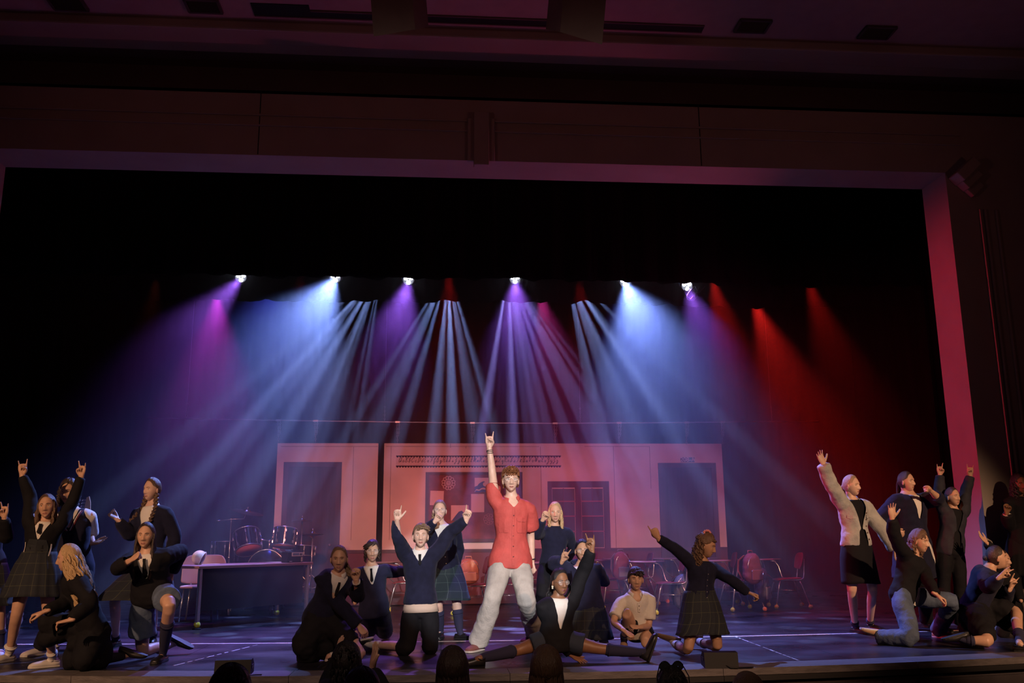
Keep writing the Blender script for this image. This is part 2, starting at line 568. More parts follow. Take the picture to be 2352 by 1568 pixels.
# curtain-line tape and spike tape
tp = MB()
q = np.linspace(-6.4, 7.4, 60)
tp.poly([(x, tape_y(x), 0.0) for x in q]+[(x, tape_y(x)+0.055, 0.0) for x in q[::-1]], 0.0012, (0, 0, 1))
tag(tp.build('floor_tape', mat('pale_tape', (0.62, 0.50, 0.46), 0.6, var=0.15, vscale=30)), 'long pale tape line running across the whole stage floor', 'tape')
for k_, (a, b_) in enumerate(((( 400, 1528), (600, 1478)), ((1690, 1462), (1860, 1526)))):
    A_, B_ = ground(*a), ground(*b_)
    d = nz(B_-A_); n_ = np.array([-d[1], d[0], 0]); sp = MB(); L_ = np.linalg.norm(B_-A_)
    rg = random.Random(k_); t = 0
    while t < L_-0.1:
        ln = rg.uniform(0.04, 0.22); w = rg.uniform(0.006, 0.02)
        c = A_+d*t
        for off in (0.0,):
            sp.poly([c+n_*(off-w/2), c+d*ln*0.8+n_*(off-w/2), c+d*ln+n_*(off+w/2), c+n_*(off+w/2)], 0.001, (0, 0, 1))
        t += ln+rg.uniform(0.01, 0.07)
    tag(sp.build('floor_tape', mat('worn_tape', (0.55, 0.52, 0.55), 0.6)), 'broken diagonal tape marks on the floor %s' % ('left of the wedge monitor' if k_ == 0 else 'right of the box monitor'), 'tape')
# stage house: back and side walls, grid
for nm, c, d in (('wall_back', (0.5, 18.4, 4), (19, 0.2, 9)), ('wall_left', (-8.6, 14.3, 4), (0.2, 8, 9)), ('wall_right', (9.6, 14.3, 4), (0.2, 8, 9))):
    w = MB(); w.box(c, d); structure(w.build(nm, BLK))
w = MB(); w.box((0.5, 14.4, 8.5), (19, 8, 0.2)); structure(w.build('ceiling_stage', BLK))

# proscenium
YP0, YP1 = 10.60, 11.18
XL, XR = at(12, 391, YP1)[0], at(2118, 439, YP1)[0]
ZT = at(1176, 412, YP1)[2]
pr = MB()
ZB = at(1176, 226, YP0)[2]
pr.box(((XL+XR)/2, (YP0+YP1)/2, (ZT+ZB)/2), (XR-XL+5.0, YP1-YP0, ZB-ZT))
PRO = structure(pr.build('wall_front', PLA))
PRO['label'] = 'plastered proscenium header over the stage opening'
XO = at(2310, 600, YP0)[0]
for sgn, xi, xo in ((1, XR, 7.85), (-1, XL, -6.9)):
    c = MB(); c.box(((xi+xo)/2, (YP0+YP1)/2, ZT/2-0.5), (abs(xo-xi), YP1-YP0, ZT+1.0))
    c.build('pier', PLA, PRO)
    # reeded mouldings down the pier and the stepped bracket at its head
    for dx in (0.40, 0.47, 0.62):
        m_ = MB(); m_.box((xi+sgn*dx, YP0-0.018, ZT/2-0.25), (0.028, 0.036, ZT-0.5), bev=0.008)
        m_.build('moulding', PLA, PRO)
    for i, (dz, dd) in enumerate(((0.0, 0.22), (0.10, 0.15), (0.20, 0.08))):
        b = MB(); b.box((xi+sgn*(0.20+dz*0.7), YP0-dd/2, ZT-0.02-dz), (0.34-dz*0.6, dd, 0.14), rot=np.array(Matrix.Rotation(-sgn*0.75, 3, 'Y')), bev=0.01)
        b.build('bracket', PLA, PRO)
for y_, th, dpt in ((282, 0.022, 0.035), (305, 0.02, 0.03)):
    z = at(1176, y_, YP0)[2]
    m_ = MB(); m_.box(((XL+XR)/2+0.0, YP0-dpt/2, z), (XR-XL+0.5, dpt, th), bev=0.006)
    m_.build('moulding', PLA, PRO)
for x_ in (595, 1607):
    X = at(x_, 300, YP0)[0]
    m_ = MB(); m_.box((X, YP0-0.0015, (ZT+ZB)/2), (0.012, 0.003, ZB-ZT-0.02)); m_.build('joint', mat('joint_dark', (0.03, 0.02, 0.02), 0.9), PRO)
# stepped keystone
kz0, kz1 = at(1105, 385, YP0)[2], at(1105, 265, YP0)[2]
kx = at(1105, 320, YP0)[0]
for w_, a, b_, d in ((0.34, 0.07, 0.06, 0.05), (0.19, 0.0, 0.0, 0.10)):
    m_ = MB(); m_.box((kx, YP0-d/2, (kz0+a+kz1-b_)/2), (w_, d, kz1-b_-kz0-a), bev=0.008); m_.build('keystone', PLA, PRO)
# recessed dark band above, stepped cornice, ceiling
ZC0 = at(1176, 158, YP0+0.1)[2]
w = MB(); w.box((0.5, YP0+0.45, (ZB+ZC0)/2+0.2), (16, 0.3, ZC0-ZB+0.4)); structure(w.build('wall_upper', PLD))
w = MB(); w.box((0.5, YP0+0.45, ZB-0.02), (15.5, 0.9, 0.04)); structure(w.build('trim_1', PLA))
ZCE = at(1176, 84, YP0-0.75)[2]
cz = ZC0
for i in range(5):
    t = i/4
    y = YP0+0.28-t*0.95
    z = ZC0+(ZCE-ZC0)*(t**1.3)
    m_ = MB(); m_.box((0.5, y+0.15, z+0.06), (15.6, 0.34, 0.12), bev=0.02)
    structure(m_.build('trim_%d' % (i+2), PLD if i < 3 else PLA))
ce = MB(); ce.box((0.5, (YP0-0.5-2.5)/2, ZCE+0.20), (15.6, YP0-0.5+2.5, 0.14))
CE = structure(ce.build('ceiling', mat('house_ceiling', (0.42, 0.30, 0.30), 0.8, var=0.05)))
ZCL = ZCE+0.13
DV = mat('vent_black', (0.01, 0.008, 0.008), 0.6)
def on_ceiling(x, y):
    d = ray(x, y); return CAM+d*((ZCL-EYE)/d[2])
for n_, (x, y) in enumerate(((155, 6), (467, 12), (1729, 58), (2014, 73))):
    c = on_ceiling(x, y)
    t = empty('ceiling_vent', c, 'dark slatted ceiling vent, %s' % ['farthest left', 'second from the left', 'first to the right of the hanging speakers', 'farthest right'][n_], 'vent')
    f = MB()
    for dx, dy, sx, sy in ((0, -0.17, 0.62, 0.03), (0, 0.17, 0.62, 0.03), (-0.3, 0, 0.03, 0.34), (0.3, 0, 0.03, 0.34)):
        f.box(c+np.array([dx*0.62, dy*0.75, -0.012]), (sx*(0.62 if sx > 0.1 else 1), sy*(0.75 if sy > 0.1 else 1), 0.03))
    f.build('frame', mat('vent_frame', (0.08, 0.06, 0.06), 0.5), t)
    b = MB(); b.box(c+np.array([0, 0, -0.001]), (0.37, 0.25, 0.006)); b.build('backing', DV, t)
    for i in range(7):
        b = MB(); b.box(c+np.array([0, -0.10+i*0.034, -0.014]), (0.36, 0.005, 0.022), rot=np.array(Matrix.Rotation(0.6, 3, 'X'))); b.build('slat', DV, t)
A_, B_ = on_ceiling(582, 26), on_ceiling(1615, 66)
c = (A_+B_)/2
t = empty('lighting_slot', c, 'long narrow black slot in the auditorium ceiling behind the speakers', 'ceiling slot')
b = MB(); b.box(c+np.array([0, 0, -0.004]), (B_[0]-A_[0], 0.12, 0.01)); b.build('opening', DV, t)
b = MB(); b.box((A_[0]+0.33, c[1]-0.12, c[2]-0.004), (0.66, 0.12, 0.01)); b.build('hatch', DV, t)
for dy in (-0.07, 0.07):
    b = MB(); b.box((c[0]+(0.33 if dy < 0 else 0), c[1]+dy, c[2]-0.008), (B_[0]-A_[0]-(0.67 if dy < 0 else 0), 0.02, 0.02)); b.build('edge_trim', mat('slot_trim', (0.12, 0.08, 0.08), 0.6), t)
# auditorium side walls
for nm, x in (('wall_house_left', -7.3), ('wall_house_right', 8.4)):
    w = MB(); w.box((x, 4.0, 3.2), (0.2, 13.2, 8.6)); structure(w.build(nm, mat('house_wall', (0.02, 0.015, 0.015), 0.9)))
w = MB(); w.box((0.5, 3.7, -1.1), (16, 12.6, 0.1)); structure(w.build('floor_house', mat('house_carpet', (0.02, 0.012, 0.014), 0.95)))

# hanging loudspeakers: wedge cabinets pointing down at the stalls
SPB, SPG = mat('speaker_cream', (0.16, 0.12, 0.12), 0.6, var=0.1), mat('speaker_grille', (0.035, 0.028, 0.028), 0.8, bump=0.6, bscale=300)
for i, (pa, lab) in enumerate((([(832, -30), (942, -30), (984, 62), (858, 84), (950, 48)], 'pale wedge loudspeaker hung from the ceiling, its grille turned left'),
                               ([(1408, -30), (1290, -30), (1254, 67), (1383, 102), (1290, 62)], 'pale wedge loudspeaker hung from the ceiling, its grille turned right'))):
    Yk = 7.2
    # seen from below: the underside is the wedge between three lower corners
    m = -1 if i == 0 else 1
    g0 = at(*pa[3], Yk-0.25)      # front outer low corner
    g1 = at(*pa[2], Yk+0.10)
    g2 = at(pa[4][0], pa[4][1], Yk+0.25)
    upv = np.array([0, 0, 1.0]); lean = np.array([m*-0.10*-1, 0.0, 0.0])
    Z_ = 1.15
    low = [g0, g1, g2]
    back = g1+(g0-g2)*0.35+np.array([0, -0.05, 0])
    low = [g0, back, g1, g2] if i == 0 else [g0, g2, g1, back]
    cen = np.mean(low, 0)
    tilt = np.array([m*0.10, -0.18, Z_])
    t = empty('hanging_loudspeaker', cen, lab, 'loudspeaker')
    cab = MB(); cab.poly([p for p in (low if i == 0 else low)], 1.0, tilt)
    # winding is found afterwards
    cab.build('cabinet', SPB, t)
    a_, b2 = g0, g2
    nrm = nz(np.cross(b2-a_, tilt)); 
    if nrm@(cen-(a_+b2)/2) > 0: nrm = -nrm
    gr = MB(); e = (b2-a_)
    for (u0, u1, v0, v1) in ((0.06, 0.94, 0.05, 0.95),):
        q = [a_+e*u0+tilt*v0, a_+e*u1+tilt*v0, a_+e*u1+tilt*v1, a_+e*u0+tilt*v1]
        gr.poly(q, 0.012, nrm)
    gr.build('grille', SPG, t)
    hn = MB(); hn.box((a_+e*0.55+tilt*0.30+nrm*0.014), (0.16, 0.02, 0.22), rot=np.array(Matrix.Rotation(m*0.4, 3, 'Z')), bev=0.005); hn.build('horn', mat('horn_black', (0.006, 0.006, 0.006), 0.5), t)
    for u in (0.2, 0.8):
        cb = MB(); tp_ = cen+tilt+np.array([m*(u-0.5)*0.2, (u-0.5)*0.3, 0]); cb.tube([tp_-tilt*0.02, np.array([tp_[0], tp_[1], ZCL])], 0.008, 6); cb.build('hanging_cable', DV, t)

# ------------------------------------------------------------------ stage masking: borders, legs and backdrop
VEL = mat('black_velour', (0.0022, 0.0022, 0.003), 0.95, spec=0.05, bump=0.3, bscale=30)
def cloth_x(name, x0, x1, Y, z0f, z1, lab, cat='curtain', amp=0.05, per=0.45, seed=1, step=0.05, kind=None):
    rg = np.random.default_rng(seed)
    n = int((x1-x0)/step); X = np.linspace(x0, x1, n)
    ph = rg.uniform(0, 6, 4)
    fold = amp*(np.sin(X*2*PI/per+ph[0])+0.5*np.sin(X*2*PI/(per*0.37)+ph[1]))
    mb = MB(); vs = []
    R_ = 7
    for r in range(R_):
        for i in range(n):
            z0 = z0f(X[i])
            t = r/(R_-1)
            vs.append((X[i], Y+fold[i]*(1-0.4*t), z0*(1-t)+z1*t))
    fs = [(r*n+i, r*n+i+1, (r+1)*n+i+1, (r+1)*n+i) for r in range(R_-1) for i in range(n-1)]
    mb.add(vs, fs)
    me = mb.mesh(name, [VEL])
    o = link(name, me)
    s_ = o.modifiers.new('t', 'SOLIDIFY'); s_.thickness = 0.006
    return tag(o, lab, cat, kind=kind)
def hemline(pix, Y):
    P_ = np.array([at(x, y, Y)[[0, 2]] for x, y in pix])
    rg = np.random.default_rng(7)
    return lambda x: float(np.interp(x, P_[:, 0], P_[:, 1]))+0.012*math.sin(x*9)+0.008*math.sin(x*23)
cloth_x('border_curtain', -8.4, 9.4, 12.3, hemline([(0, 628), (520, 630), (548, 631), (600, 636), (720, 636), (755, 634), (790, 634), (830, 640), (900, 638), (960, 640), (1160, 640), (1180, 637), (1215, 642), (1400, 646), (1440, 643), (1470, 648), (1560, 650), (1600, 650), (1680, 653), (1830, 655), (1850, 659), (1880, 656), (2350, 655)], 12.3), 8.2, 'front black border curtain hanging across above the brightest lamps', seed=2, amp=0.035)
cloth_x('border_curtain', -8.4, 9.4, 13.75, hemline([(0, 690), (450, 689), (510, 687), (560, 690), (840, 693), (870, 688), (905, 695), (985, 694), (1015, 690), (1055, 692), (1130, 694), (1160, 690), (1200, 694), (1275, 695), (1320, 696), (1345, 692), (1400, 697), (1520, 700), (1600, 703), (1690, 706), (1735, 712), (1760, 704), (2350, 700)], 13.75), 8.2, 'rear black border curtain with a ragged hem behind the first row of lamps', seed=5, amp=0.035)
cloth_x('backdrop_curtain', -8.3, 9.3, 17.6, lambda x: 0.02, 7.6, 'full black backdrop curtain behind the painted classroom wall', amp=0.07, per=0.6, seed=9)
for i, (sx, Y) in enumerate(((-1, 12.2), (1, 12.2), (-1, 14.6), (1, 14.6))):
    a, b_ = ((-8.3, -6.0) if sx < 0 else (7.0, 9.3))
    cloth_x('leg_curtain', a, b_, Y, lambda x: 0.02, 7.6, '%s black leg curtain at the %s end of the stage' % ('downstage' if Y < 13 else 'upstage', 'desk' if sx < 0 else 'denim jacket'), amp=0.05, per=0.4, seed=20+i)

# ------------------------------------------------------------------ lanterns on the electrics
HOUS, LENSM = mat('lantern_black', (0.012, 0.012, 0.013), 0.4), mat('lit_lens', (1, 1, 1), 0.3, emit=(0.75, 0.80, 1.0), estr=14)
LENSR = mat('lit_lens_red', (1, 0.1, 0.05), 0.3, emit=(1.0, 0.04, 0.02), estr=1.2)
YOKE = mat('yoke_grey', (0.05, 0.05, 0.05), 0.5, 0.6)
for nm, Y, ypx in (('lighting_batten', YE1, 575), ('lighting_batten', YE2, 565)):
    z = at(1176, ypx, Y)[2]
    p = MB(); p.tube([(-7.5, Y, z), (0, Y, z), (8.5, Y, z)], 0.025, 10)
    tag(p.build(nm, HOUS), 'steel lighting bar hidden above the %s black border' % ('front' if Y < 13 else 'rear'), 'pipe')
BARZ = (at(1176, 575, YE1)[2], at(1176, 565, YE2)[2])
def lantern(x, y, Y, ax, ay, az, lab, lens, r=0.085, leds=3):
    P_ = at(x, y, Y)
    d = nz(np.array([ax, ay, az])-P_)
    s_ = nz(np.cross(d, [0, 0, 1.0])); u = np.cross(s_, d)
    t = empty('stage_lantern', P_, lab, 'stage light')
    R_ = np.stack([s_, u, d], 1)
    h = MB(); h.lathe([(r*0.7, -0.30), (r*1.0, -0.26), (r*1.05, -0.06), (r*1.2, -0.03), (r*1.2, 0.012), (r*1.05, 0.012), (r*1.05, -0.02), (0.001, -0.022)], 20, P_-d*0.01, 0, R_, cap=False)
    h.build('housing', HOUS, t)
    for i in range(leds):
        a = i*2*PI/leds+0.5
        c = P_-d*0.018+(s_*math.cos(a)+u*math.sin(a))*r*0.55
        l = MB(); l.lathe([(r*0.42, 0.0), (r*0.38, 0.010), (r*0.2, 0.016), (0.001, 0.018)], 14, c, 0, R_, cap=False); l.build('lens', lens, t)
    yk = MB(); yk.tube([P_-d*0.15+s_*r*1.25, P_-d*0.15+s_*r*1.25+np.array([0, 0, 0.17]), P_-d*0.15-s_*r*1.25+np.array([0, 0, 0.17]), P_-d*0.15-s_*r*1.25], (0.012), 6); yk.build('yoke', YOKE, t)
    zb_ = BARZ[0] if Y < 13.4 else BARZ[1]
    hc_ = MB(); tp_ = P_-d*0.15+np.array([0, 0, 0.17]); hc_.tube([tp_, (tp_[0], (YE1 if Y < 13.4 else YE2), zb_)], 0.014, 8); hc_.box((tp_[0], (YE1 if Y < 13.4 else YE2), zb_), (0.05, 0.07, 0.07), bev=0.008); hc_.build('hanging_clamp', YOKE, t)
    return t
names1 = ['violet', 'ice-blue', 'violet', 'violet', 'ice-blue', 'violet']
pos1 = ['farthest left of the lit row', 'big beam over the drum kit', 'between the big left beam and the centre', 'over the man in the red shirt', 'big beam over the dark window', 'farthest right white one with cables round it']
for (x, y, c, k), (ax, ay), n_, p_ in zip(FIX1, AIMS1, names1, pos1):
    # lens faces lie just behind the spot's own position
    P_ = at(x, y+2, YE1); d = nz(np.array([ax, ay, 0])-P_)
    lantern(x, y-1, YE1+0.02, ax*0.5, 3.0, 1.5, 'glaring %s stage light under the front border, %s' % (n_, p_), LENSM, 0.075)
for x, l_ in ((875, 'leftmost'), (1030, 'second from left'), (1168, 'third from left'), (1300, 'rightmost')):
    lantern(x, 610, YE2+0.03, at(x, 610, YE2)[0], 11.0, 0, 'patterned beam light hidden behind the rear border, %s of four' % l_, HOUS, 0.1, 1)
for x, y, Y, l_ in ((1030, 618, YE1, 'faint one left of the red shirt'), (1330, 632, YE1, 'faint one right of the red shirt'), (1635, 632, YE1, 'bright one right of the last white lamp'), (1855, 638, YE1, 'farthest right'), (1730, 682, YE2, 'behind the torn end of the rear border')):
    lantern(x, y, Y+0.03, at(x, y, Y)[0], 14.0 if Y < 13 else 12, 0, 'red stage light on the bar, %s' % l_, LENSR, 0.09, 1)
lo = MB()
P_ = at(1582, 672, YE1-0.02)
rg = np.random.default_rng(8)
for i in range(3):
    q = [P_+np.array([(-0.05+0.05*i)+0.12*math.sin(t*5+i), 0, 0.10-0.22*math.sin(t*PI)]) +np.array([0.12*t, 0, 0]) for t in np.linspace(0, 1, 12)]
    lo.tube(q, 0.006, 5)
tag(lo.build('slack_cable', mat('cable_grey', (0.05, 0.05, 0.06), 0.5)), 'slack loops of cable hanging under the last white lamp', 'cable')

# ------------------------------------------------------------------ batten, chains and the painted classroom flats
YW = 15.5
RUST = mat('pipe_steel', (0.45, 0.40, 0.40), 0.35, 0.7)
PIPEP = [(340, 960), (640, 965), (913, 969), (1085, 971), (1275, 972), (1422, 971), (1577, 970), (1659, 969), (1880, 967)]
bt = empty('scenery_batten', at(1085, 971, YW), 'long thin steel pipe from which the classroom walls hang on chains', 'pipe')
p = MB(); p.tube([at(x, y, YW) for x, y in PIPEP], 0.011, 8); p.build('pipe', RUST, bt)
def chain(mb, a, b_, r=0.020, w=0.0045):
    a, b_ = np.asarray(a), np.asarray(b_); L_ = np.linalg.norm(b_-a); d = (b_-a)/L_; n = max(3, int(L_/(r*1.55)))
    s1 = np.array([1.0, 0, 0]); s1 = nz(s1-d*(s1@d)); s2 = np.cross(d, s1)
    for i in range(n):
        c = a+d*L_*(i+0.5)/n; s_ = s1 if i % 2 else s2
        al = np.arange(8)*PI/4
        mb.tube([c+d*math.cos(q)*r+s_*math.sin(q)*r*0.55 for q in al], w, 4, closed=True)
for x, yb in ((640, 1015), (725, 1015), (913, 1017), (1085, 1018), (1275, 1018), (1422, 1019), (1577, 1019), (1659, 1019)):
    yp = np.interp(x, [q[0] for q in PIPEP], [q[1] for q in PIPEP])
    a = at(x, yp, YW); b_ = at(x, yb, YW)
    m_ = MB(); chain(m_, a+np.array([-0.015, 0, 0]), b_); chain(m_, a+np.array([0.03, 0.0, 0.0]), a*0.35+b_*0.65+np.array([0.02, 0, 0]))
    m_.build('chain', mat('chain_steel', (0.30, 0.25, 0.25), 0.4, 0.5), bt)
    cl = MB(); cl.box(a, (0.09, 0.03, 0.035), bev=0.006); cl.build('clamp', RUST, bt)
for x in (428, 883, 1333, 1773):
    yp = np.interp(x, [q[0] for q in PIPEP], [q[1] for q in PIPEP])
    a = at(x, yp, YW); 
    cb = MB(); cb.tube([a+np.array([0, 0, 0.25]), np.array([a[0], a[1], 7.6])], 0.004, 5); cb.build('lift_cable', mat('lift_wire', (0.35, 0.33, 0.35), 0.4, 0.6), bt)
    m_ = MB(); chain(m_, a, a+np.array([0, 0, 0.27])); m_.build('chain', mat('chain_steel', (0.3, 0.25, 0.25), 0.4, 0.5), bt)

FLAT = mat('painted_flat', (0.60, 0.46, 0.42), 0.85, bump=0.06, bscale=20, var=0.14, vscale=1.6)
FLATD = mat('painted_door_frame', (0.075, 0.035, 0.05), 0.8, var=0.3, vscale=8, stretch=(1, 1, 0.2))
FLATP = mat('painted_door_leaf', (0.050, 0.024, 0.036), 0.8, var=0.35, vscale=10, stretch=(2, 1, 0.15))
WAIN = mat('painted_wainscot', (0.115, 0.030, 0.045), 0.8, var=0.2, vscale=3)
LINE = mat('drawn_line', (0.10, 0.05, 0.06), 0.8)
def wx(x, y=1140): return float(at(x, y, YW)[0])
def wz(x, y): return float(at(x, y, YW)[2])
def slab(mb, x0, x1, z0, z1, d, t=None, y=None):
    """board on the wall face: d metres proud of it"""
    mb.box(((x0+x1)/2, (YW-d/2) if y is None else y, (z0+z1)/2), (x1-x0, d, z1-z0), bev=0)
def flatpart(name, x0, x1, z0, z1, d, m, parent, label=None):
    b = MB(); slab(b, x0, x1, z0, z1, d); o = b.build(name, m, parent)
    if label: o['label'] = label
    return o
ZTOP = wz(1150, 1018); ZRAIL = wz(1150, 1262)
def flat(x0, x1, label):
    t = empty('scenery_flat', ((x0+x1)/2, YW, 0), label, 'scenery wall')
    b = MB(); b.box(((x0+x1)/2, YW+0.03, (ZTOP+ZRAIL)/2), (x1-x0, 0.06, ZTOP-ZRAIL)); b.build('wall_panel', FLAT, t)
    b = MB(); b.box(((x0+x1)/2, YW+0.03, ZRAIL/2+0.01), (x1-x0, 0.06, ZRAIL-0.02)); b.build('wainscot', WAIN, t)
    flatpart('chair_rail', x0, x1, ZRAIL-0.035, ZRAIL+0.015, 0.018, FLATD, t)
    flatpart('skirting', x0, x1, 0.02, 0.16, 0.014, FLATD, t)
    return t
XA0, XA1, XB0, XB1 = wx(632), wx(866), wx(880), wx(1664)
fa = flat(XA0, XA1, 'pink-lit classroom wall flat with one dark door, behind the drum kit')
fb = flat(XB0, XB1, 'wide pink-lit classroom wall flat with board, window and door 208-A')
# hairline joints drawn on the flats
for f_, x, y0, y1 in ((fa, 809, 1026, 1240), (fa, 640, 1023, 1023), (fb, 896, 1024, 1240), (fb, 1243, 1025, 1260), (fb, 1412, 1025, 1260), (fb, 1496, 1024, 1122), (fb, 1034, 1018, 1028), (fb, 1070, 1024, 1030)):
    if y1 > y0: flatpart('joint', wx(x)-0.003, wx(x)+0.003, wz(x, y1), wz(x, y0), 0.002, LINE, f_)
for f_, xa, xb in ((fa, 640, 865), (fb, 884, 1240), (fb, 1345, 1495)):
    flatpart('joint', wx(xa), wx(xb), wz(xa, 1025)-0.003, wz(xa, 1025)+0.003, 0.002, LINE, f_)
def painted_door(f_, xl, xr, yt, zb):
    x0, x1, z1 = wx(xl), wx(xr), wz(xl, yt)
    fw_ = 0.085
    fr = MB()
    slab(fr, x0, x0+fw_, zb, z1, 0.03); slab(fr, x1-fw_, x1, zb, z1, 0.03); slab(fr, x0+fw_, x1-fw_, z1-fw_, z1, 0.03)
    fr.build('door_frame', FLATD, f_)
    b = MB(); slab(b, x0+fw_, x1-fw_, zb, z1-fw_, 0.012); d = b.build('door', FLATP, f_)
    for a, c in ((0.10, 0.46), (0.54, 0.93)):
        H_ = z1-fw_-zb; e = 0.10
        p_ = MB()
        xa, xb, za, zc = x0+fw_+e, x1-fw_-e, zb+H_*a, zb+H_*c
        for (s0, s1, t0, t1) in ((xa, xa+0.012, za, zc), (xb-0.012, xb, za, zc), (xa, xb, za, za+0.012), (xa, xb, zc-0.012, zc)):
            slab(p_, s0, s1, t0, t1, 0.006, y=YW-0.015)
        p_.build('door_moulding', FLATP, d)
    k_ = MB(); k_.ball((x1-fw_-0.07, YW-0.03, zb+0.95), (0.025, 0.02, 0.025), 10); k_.build('door_knob', mat('painted_knob', (0.15, 0.08, 0.07), 0.6), d)
painted_door(fa, 649, 783, 1061, 0.03)
painted_door(fb, 1514, 1647, 1063, 0.03)
# dark window with twelve panes in two sashes
x0, x1, z0, z1 = wx(1258), wx(1399), wz(1330, 1262), wz(1330, 1105)
fr = MB()
for (a, b_, c, d) in ((x0, x0+0.07, z0, z1), (x1-0.10, x1, z0, z1), (x0+0.07, x1-0.10, z1-0.10, z1)):
    slab(fr, a, b_, c, d, 0.03)
xm = (x0+x1)/2-0.01
slab(fr, xm-0.05, xm+0.05, z0, z1-0.10, 0.03)
fr.build('window_frame', FLATD, fb)
PANE = mat('painted_pane', (0.010, 0.010, 0.035), 0.5)
for xa, xb in ((x0+0.07, xm-0.05), (xm+0.05, x1-0.10)):
    zs = [wz(1330, y) for y in (1121, 1151, 1185, 1220, 1258)]
    for i in range(4):
        for j in range(2):
            a = xa+(xb-xa)*j/2; b_ = xa+(xb-xa)*(j+1)/2
            flatpart('window_pane', a+0.008, b_-0.008, zs[i+1]+0.008, zs[i]-0.008, 0.006, PANE, fb)
    for i in range(1, 4):
        flatpart('glazing_bar', xa, xb, zs[i]-0.010, zs[i]+0.010, 0.024, mat('painted_bar', (0.28, 0.07, 0.08), 0.7), fb)
    flatpart('glazing_bar', (xa+xb)/2-0.008, (xa+xb)/2+0.008, z0, zs[0], 0.020, FLATD, fb)
# room number plate
x0, x1, z0, z1 = wx(1567), wx(1599), wz(1583, 1061), wz(1583, 1050)
pl = empty('room_sign', (x0/2+x1/2, YW-0.01, z0), 'small dark blue room number sign above the second door', 'sign')
b = MB(); b.box(((x0+x1)/2, YW-0.006, (z0+z1)/2), (x1-x0, 0.010, z1-z0), bev=0.002); b.build('plate', mat('sign_blue', (0.03, 0.04, 0.12), 0.5), pl)
def text_mesh(txt, size, shear=0.0, extr=0.002, off=0.0, align='CENTER'):
    cu = bpy.data.curves.new('t', 'FONT'); cu.body = txt; cu.size = size; cu.shear = shear; cu.extrude = extr; cu.offset = off
    cu.align_x = align; cu.align_y = 'CENTER'; cu.resolution_u = 3
    o = bpy.data.objects.new('t', cu); C.objects.link(o)
    dg = bpy.context.evaluated_depsgraph_get()
    me = bpy.data.meshes.new_from_object(o.evaluated_get(dg))
    bpy.data.objects.remove(o)
    return me
me = text_mesh('208-A', 0.105, 0, 0.002, 0.0015); me.materials.append(mat('sign_pale', (0.55, 0.45, 0.5), 0.6))
me.transform(Matrix.Translation(((x0+x1)/2, YW-0.013, (z0+z1)/2)) @ Matrix.Rotation(PI/2, 4, 'X'))
o = link('lettering', me, pl)

# alphabet frieze with script letters
x0, x1 = wx(908), wx(1290); zt, zb = wz(1100, 1047), wz(1100, 1070)
af = empty('alphabet_strip', ((x0+x1)/2, YW-0.01, zb), 'long handwriting alphabet strip with dark scalloped borders above the notice board', 'classroom strip')
b = MB(); slab(b, x0, x1, zb, zt, 0.004); b.build('paper', mat('strip_paper', (0.56, 0.40, 0.38), 0.85, var=0.08), af)
for z in (zt, zb):
    b = MB(); slab(b, x0, x1, z-0.010, z+0.010, 0.008); n = 60
    for i in range(n):
        X = x0+(x1-x0)*(i+0.5)/n; b.tube([(X, YW-0.008, z-0.010), (X, YW, z-0.010)], 0.016, 8)
    b.build('border', mat('strip_border', (0.03, 0.012, 0.06), 0.7), af)
